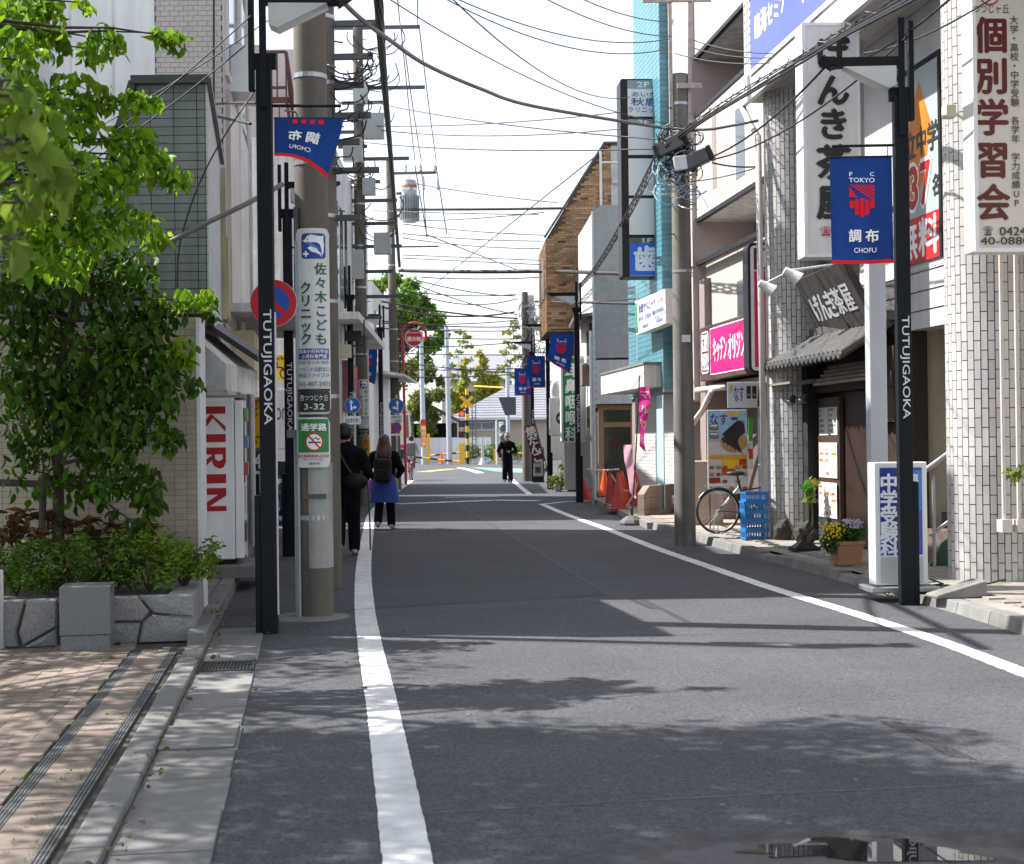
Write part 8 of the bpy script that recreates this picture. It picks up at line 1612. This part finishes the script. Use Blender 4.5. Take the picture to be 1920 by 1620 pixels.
# --- man in black, walking away
p = G(651, 1041); M1 = thing('person', 'person in black coat with crossbody bag walking away past the clinic pole', 'person', (p.x, p.y, 0), R_(6))
c = legs(1.0, lf=(.06, -.22), rf=(.04, .06), lz=.09, wide=1.28, r=(.088, .07, .062)) + [((0, 0, .82), (0, 0, 1.12), .175, .19, 2, .75), ((0, 0, 1.1), (0, .0, 1.34), .19, .20, 2, .68), ((-.17, 0, 1.37), (.17, 0, 1.37), .095, .095, 2, .85), ((-.2, 0, 1.38), (-.27, -.03, 1.1), .075, .066, 2, 1), ((-.27, -.03, 1.1), (-.22, .16, .95), .064, .05, 2, 1), ((.2, 0, 1.38), (.3, -.03, 1.12), .078, .068, 2, 1), ((.3, -.03, 1.12), (.24, .2, 1.0), .066, .05, 2, 1), ((0, 0, 1.42), (0, 0, 1.5), .085, .07, 2, .9)] + hand((.23, .23, .99), (-.1, .9, 0)) + hand((-.21, .2, .92), (0, .6, -.6))
c += [(tuple(Vector(q[0])+Vector((-.02, .02, 0))), tuple(Vector(q[1])+Vector((-.02, .02, 0))), *q[2:]) for q in head(1.60, 1, 1.04)]
figure('body', c, [SKIN, HAIRK, BLK, BLK2, SHW], M1)
m = MB(); m.sph((.12, -.19, 1.0), (.17, .07, .12), 16, 10); o = m.build('bag', mat('bag_black_nylon', (.007, .007, .009), .55, .2, 20, bump=.5, bscale=30, spec=.25), M1, smooth=True)
m = MB(); m.tube(smoothpath([(-.14, .04, 1.48), (-.10, -.12, 1.42), (0, -.165, 1.22), (.1, -.19, 1.06)], 5), .018, 6); m.build('bag_strap', M_BLACK, M1)
m = MB(); m.tube(smoothpath([(.24, .30, 1.02), (.26, .20, 1.06), (.285, .24, .95), (.31, .2, .5), (.315, .16, .05)], 5), .011, 6); tag(m.build('walking_stick', M_BLACK), 'thin black walking stick held beside the person in black coat', 'stick').matrix_basis = M1.matrix_basis
# --- woman with backpack
p = G(722, 992); M2 = thing('person', 'person with long brown hair, black backpack and blue skirt walking away', 'person', (p.x, p.y, 0), R_(-2)); s = .94
c = legs(s, lf=(.05, -.18), rf=(.03, .10), lz=.06, wide=1.25, r=(.08, .066, .06)) + [((0, 0, .80), (0, 0, .95), .17, .17, 5, .75), ((0, 0, .9), (0, 0, 1.2), .185, .19, 2, .75), ((0, 0, 1.1), (0, 0, 1.27), .19, .18, 2, .7), ((-.15, 0, 1.29), (.15, 0, 1.29), .088, .088, 2, .85), ((-.19, 0, 1.29), (-.29, -.02, 1.04), .075, .07, 2, 1), ((-.29, -.02, 1.04), (-.22, .14, .92), .066, .05, 2, 1), ((.19, 0, 1.29), (.3, -.02, 1.03), .075, .07, 2, 1), ((.3, -.02, 1.03), (.22, .13, .92), .066, .05, 2, 1)] + hand((-.24, .15, .88), (0, .4, -.8)) + hand((.21, .16, .9), (-.2, .8, -.3)) + head(1.47, 1, 1.0, True)
figure('body', c, [SKIN, HAIRB, BLK, BLK2, SHW, BLU], M2)
m = MB(); vs = []; n = 40
for z, r in ((.98, .17), (.85, .195), (.7, .225), (.55, .25), (.47, .262)):
    for j in range(n): a = 2*math.pi*j/n; q = r*(1+.05*(1-z)*math.sin(a*9)); vs.append((q*math.cos(a), q*.78*math.sin(a)-.01, z+.012*math.sin(a*3)*(1-z)))
m.add(vs, [(i*n+j, (i+1)*n+j, (i+1)*n+(j+1) % n, i*n+(j+1) % n) for i in range(4) for j in range(n)]); m.build('skirt', BLU, M2, smooth=True)
m = MB(); m.box(-.155, .155, -.32, -.13, .82, 1.25); o = m.build('backpack', mat('bag_black_nylon', (.014, .015, .018)), M2); b_ = o.modifiers.new('b', 'BEVEL'); b_.width = .07; b_.segments = 4
m = MB(); m.box(-.12, .12, -.365, -.3, .85, 1.05); o2 = m.build('backpack_pocket', mat('bag_black_nylon', (.014, .015, .018)), M2); b_ = o2.modifiers.new('b', 'BEVEL'); b_.width = .03; b_.segments = 3
m = MB(); m.tube([(-.12, -.2, 1.24), (-.12, 0, 1.40), (-.12, .14, 1.25)], .022, 6); m.tube([(.12, -.2, 1.24), (.12, 0, 1.40), (.12, .14, 1.25)], .022, 6); m.build('backpack_strap', M_BLACK, M2)
m = MB(); m.sph((-.27, .12, .72), (.07, .06, .14), 12, 8); m.tube([(-.25, .14, .86), (-.24, .15, .93)], .01, 5); o = m.build('carrier_bag', mat('lilac_plastic_bag', (.42, .22, .55), .4, .15, 14, trans=.3), smooth=True); o.matrix_basis = M2.matrix_basis; tag(o, 'small lilac carrier bag held by the brown-haired person', 'bag')
# --- man in black coming towards us, looking at a phone
p = G(952, 905); M3 = thing('person', 'distant person in wide black clothes walking towards us looking at phone', 'person', (p.x, p.y, 0), R_(180))
c = legs(1.0, lf=(.04, .14), rf=(.05, -.16), rz_=.05, wide=1.12, r=(.09, .085, .085)) + [((0, 0, .84), (0, 0, 1.12), .16, .165, 2, .72), ((0, 0, 1.1), (0, 0, 1.36), .165, .175, 2, .66), ((-.15, 0, 1.38), (.15, 0, 1.38), .08, .08, 2, .85), ((-.2, 0, 1.39), (-.31, -.02, 1.12), .065, .06, 2, 1), ((-.31, -.02, 1.12), (-.1, .24, 1.08), .07, .05, 2, 1), ((.2, 0, 1.39), (.32, -.04, 1.12), .08, .075, 2, 1), ((.32, -.04, 1.12), (.25, .1, .92), .07, .055, 2, 1)] + hand((-.07, .27, 1.09), (.7, .5, .2)) + hand((.24, .13, .88), (0, .4, -.8)) + [(tuple(Vector(q[0])+Vector((0, .03, -.01))), tuple(Vector(q[1])+Vector((0, .04, -.01))), *q[2:]) for q in head(1.60, 1, 1.0)]
figure('body', c, [SKIN, HAIRK, BLK, BLK2, SHO], M3, .016)
m = MB(); m.box(-.03, .045, .33, .34, 1.06, 1.2); tag(m.build('phone', M_BLACK), 'dark phone in the hand of the distant walking person', 'phone').matrix_basis = M3.matrix_basis
m = MB(); m.box(-.075, -.012, .135, .142, 1.61, 1.645); m.box(.012, .075, .135, .142, 1.61, 1.645); m.bar((-.012, .138, 1.63), (.012, .138, 1.63), .005, .005); m.build('glasses', M_BLACK, M3)
# --- cyclist
p = G(771, 901); M4 = thing('person', 'cyclist in pale clothes with grey backpack riding away by the red pole', 'person', (p.x, p.y, 0), 0)
c = [((-.09, 0, .92), (-.11, .32, .75), .085, .07, 3, 1), ((-.11, .32, .75), (-.1, .12, .38), .065, .05, 3, 1), ((.09, 0, .92), (.11, .34, .9), .085, .07, 3, 1), ((.11, .34, .9), (.1, .2, .55), .065, .05, 3, 1), ((-.1, .1, .34), (-.1, .25, .32), .04, .035, 4, 1), ((.1, .18, .5), (.1, .33, .48), .04, .035, 4, 1), ((0, 0, .95), (0, .16, 1.3), .16, .18, 2, .8), ((-.15, .18, 1.36), (.15, .18, 1.36), .085, .085, 2, .9), ((-.18, .18, 1.36), (-.24, .4, 1.12), .06, .05, 2, 1), ((-.24, .4, 1.12), (-.24, .58, 1.05), .045, .04, 0, 1), ((.18, .18, 1.36), (.24, .4, 1.12), .06, .05, 2, 1), ((.24, .4, 1.12), (.24, .58, 1.05), .045, .04, 0, 1)] + [(tuple(Vector(q[0])+Vector((0, .2, 0))), tuple(Vector(q[1])+Vector((0, .2, 0))), *q[2:]) for q in head(1.56, 1)]
figure('body', c, [SKIN, HAIRK, mat('pale_shirt', (.42, .38, .36), .8, .1), mat('grey_brown_trousers', (.10, .07, .065), .8, .2), SHO], M4, .018)
m = MB(); m.box(-.19, .19, -.2, .02, .95, 1.48); o = m.build('backpack', mat('grey_backpack', (.13, .12, .13), .7, .25, 14), M4); b_ = o.modifiers.new('b', 'BEVEL'); b_.width = .08; b_.segments = 4
t = thing('bicycle', 'red-framed bicycle ridden away by the cyclist', 'bicycle', (p.x, p.y+.1, 0), R_(90))
for x in (-.5, .55):
    m = MB(); m.tube([(x+.32*math.cos(a), 0, .33+.32*math.sin(a)) for a in [2*math.pi*i/24 for i in range(25)]], .022, 6); ty = m.build('tyre', M_BLACK, t, smooth=True); m = MB(); m.tube([(x+.29*math.cos(a), 0, .33+.29*math.sin(a)) for a in [2*math.pi*i/24 for i in range(25)]], .008, 5)
    for i in range(12): a = 2*math.pi*i/12; m.tube([(x, 0, .33), (x+.29*math.cos(a), 0, .33+.29*math.sin(a))], .003, 4, caps=False)
    m.build('rim', M_STEEL, ty)
m = MB(); m.tube([(0, 0, .3), (-.12, 0, .85)], .018, 6); m.tube([(0, 0, .3), (.42, 0, .85)], .02, 6); m.tube([(-.5, 0, .33), (0, 0, .3)], .014, 6); m.tube([(-.5, 0, .33), (-.1, 0, .75)], .012, 6); m.tube([(.55, 0, .33), (.42, 0, .95)], .016, 6); m.build('frame', MR, t); m = MB(); m.sph((-.13, 0, .9), (.12, .08, .04)); m.build('saddle', M_BLACK, t); m = MB(); m.tube([(.45, -.27, 1.03), (.44, 0, .97), (.45, .27, 1.03)], .012, 6); m.build('handlebar', M_STEEL, t); m = MB(); m.box(-.64, -.62, -.08, .08, .45, .52); m.build('reflector', MR, t)
bpy.data.objects.remove(_tob)
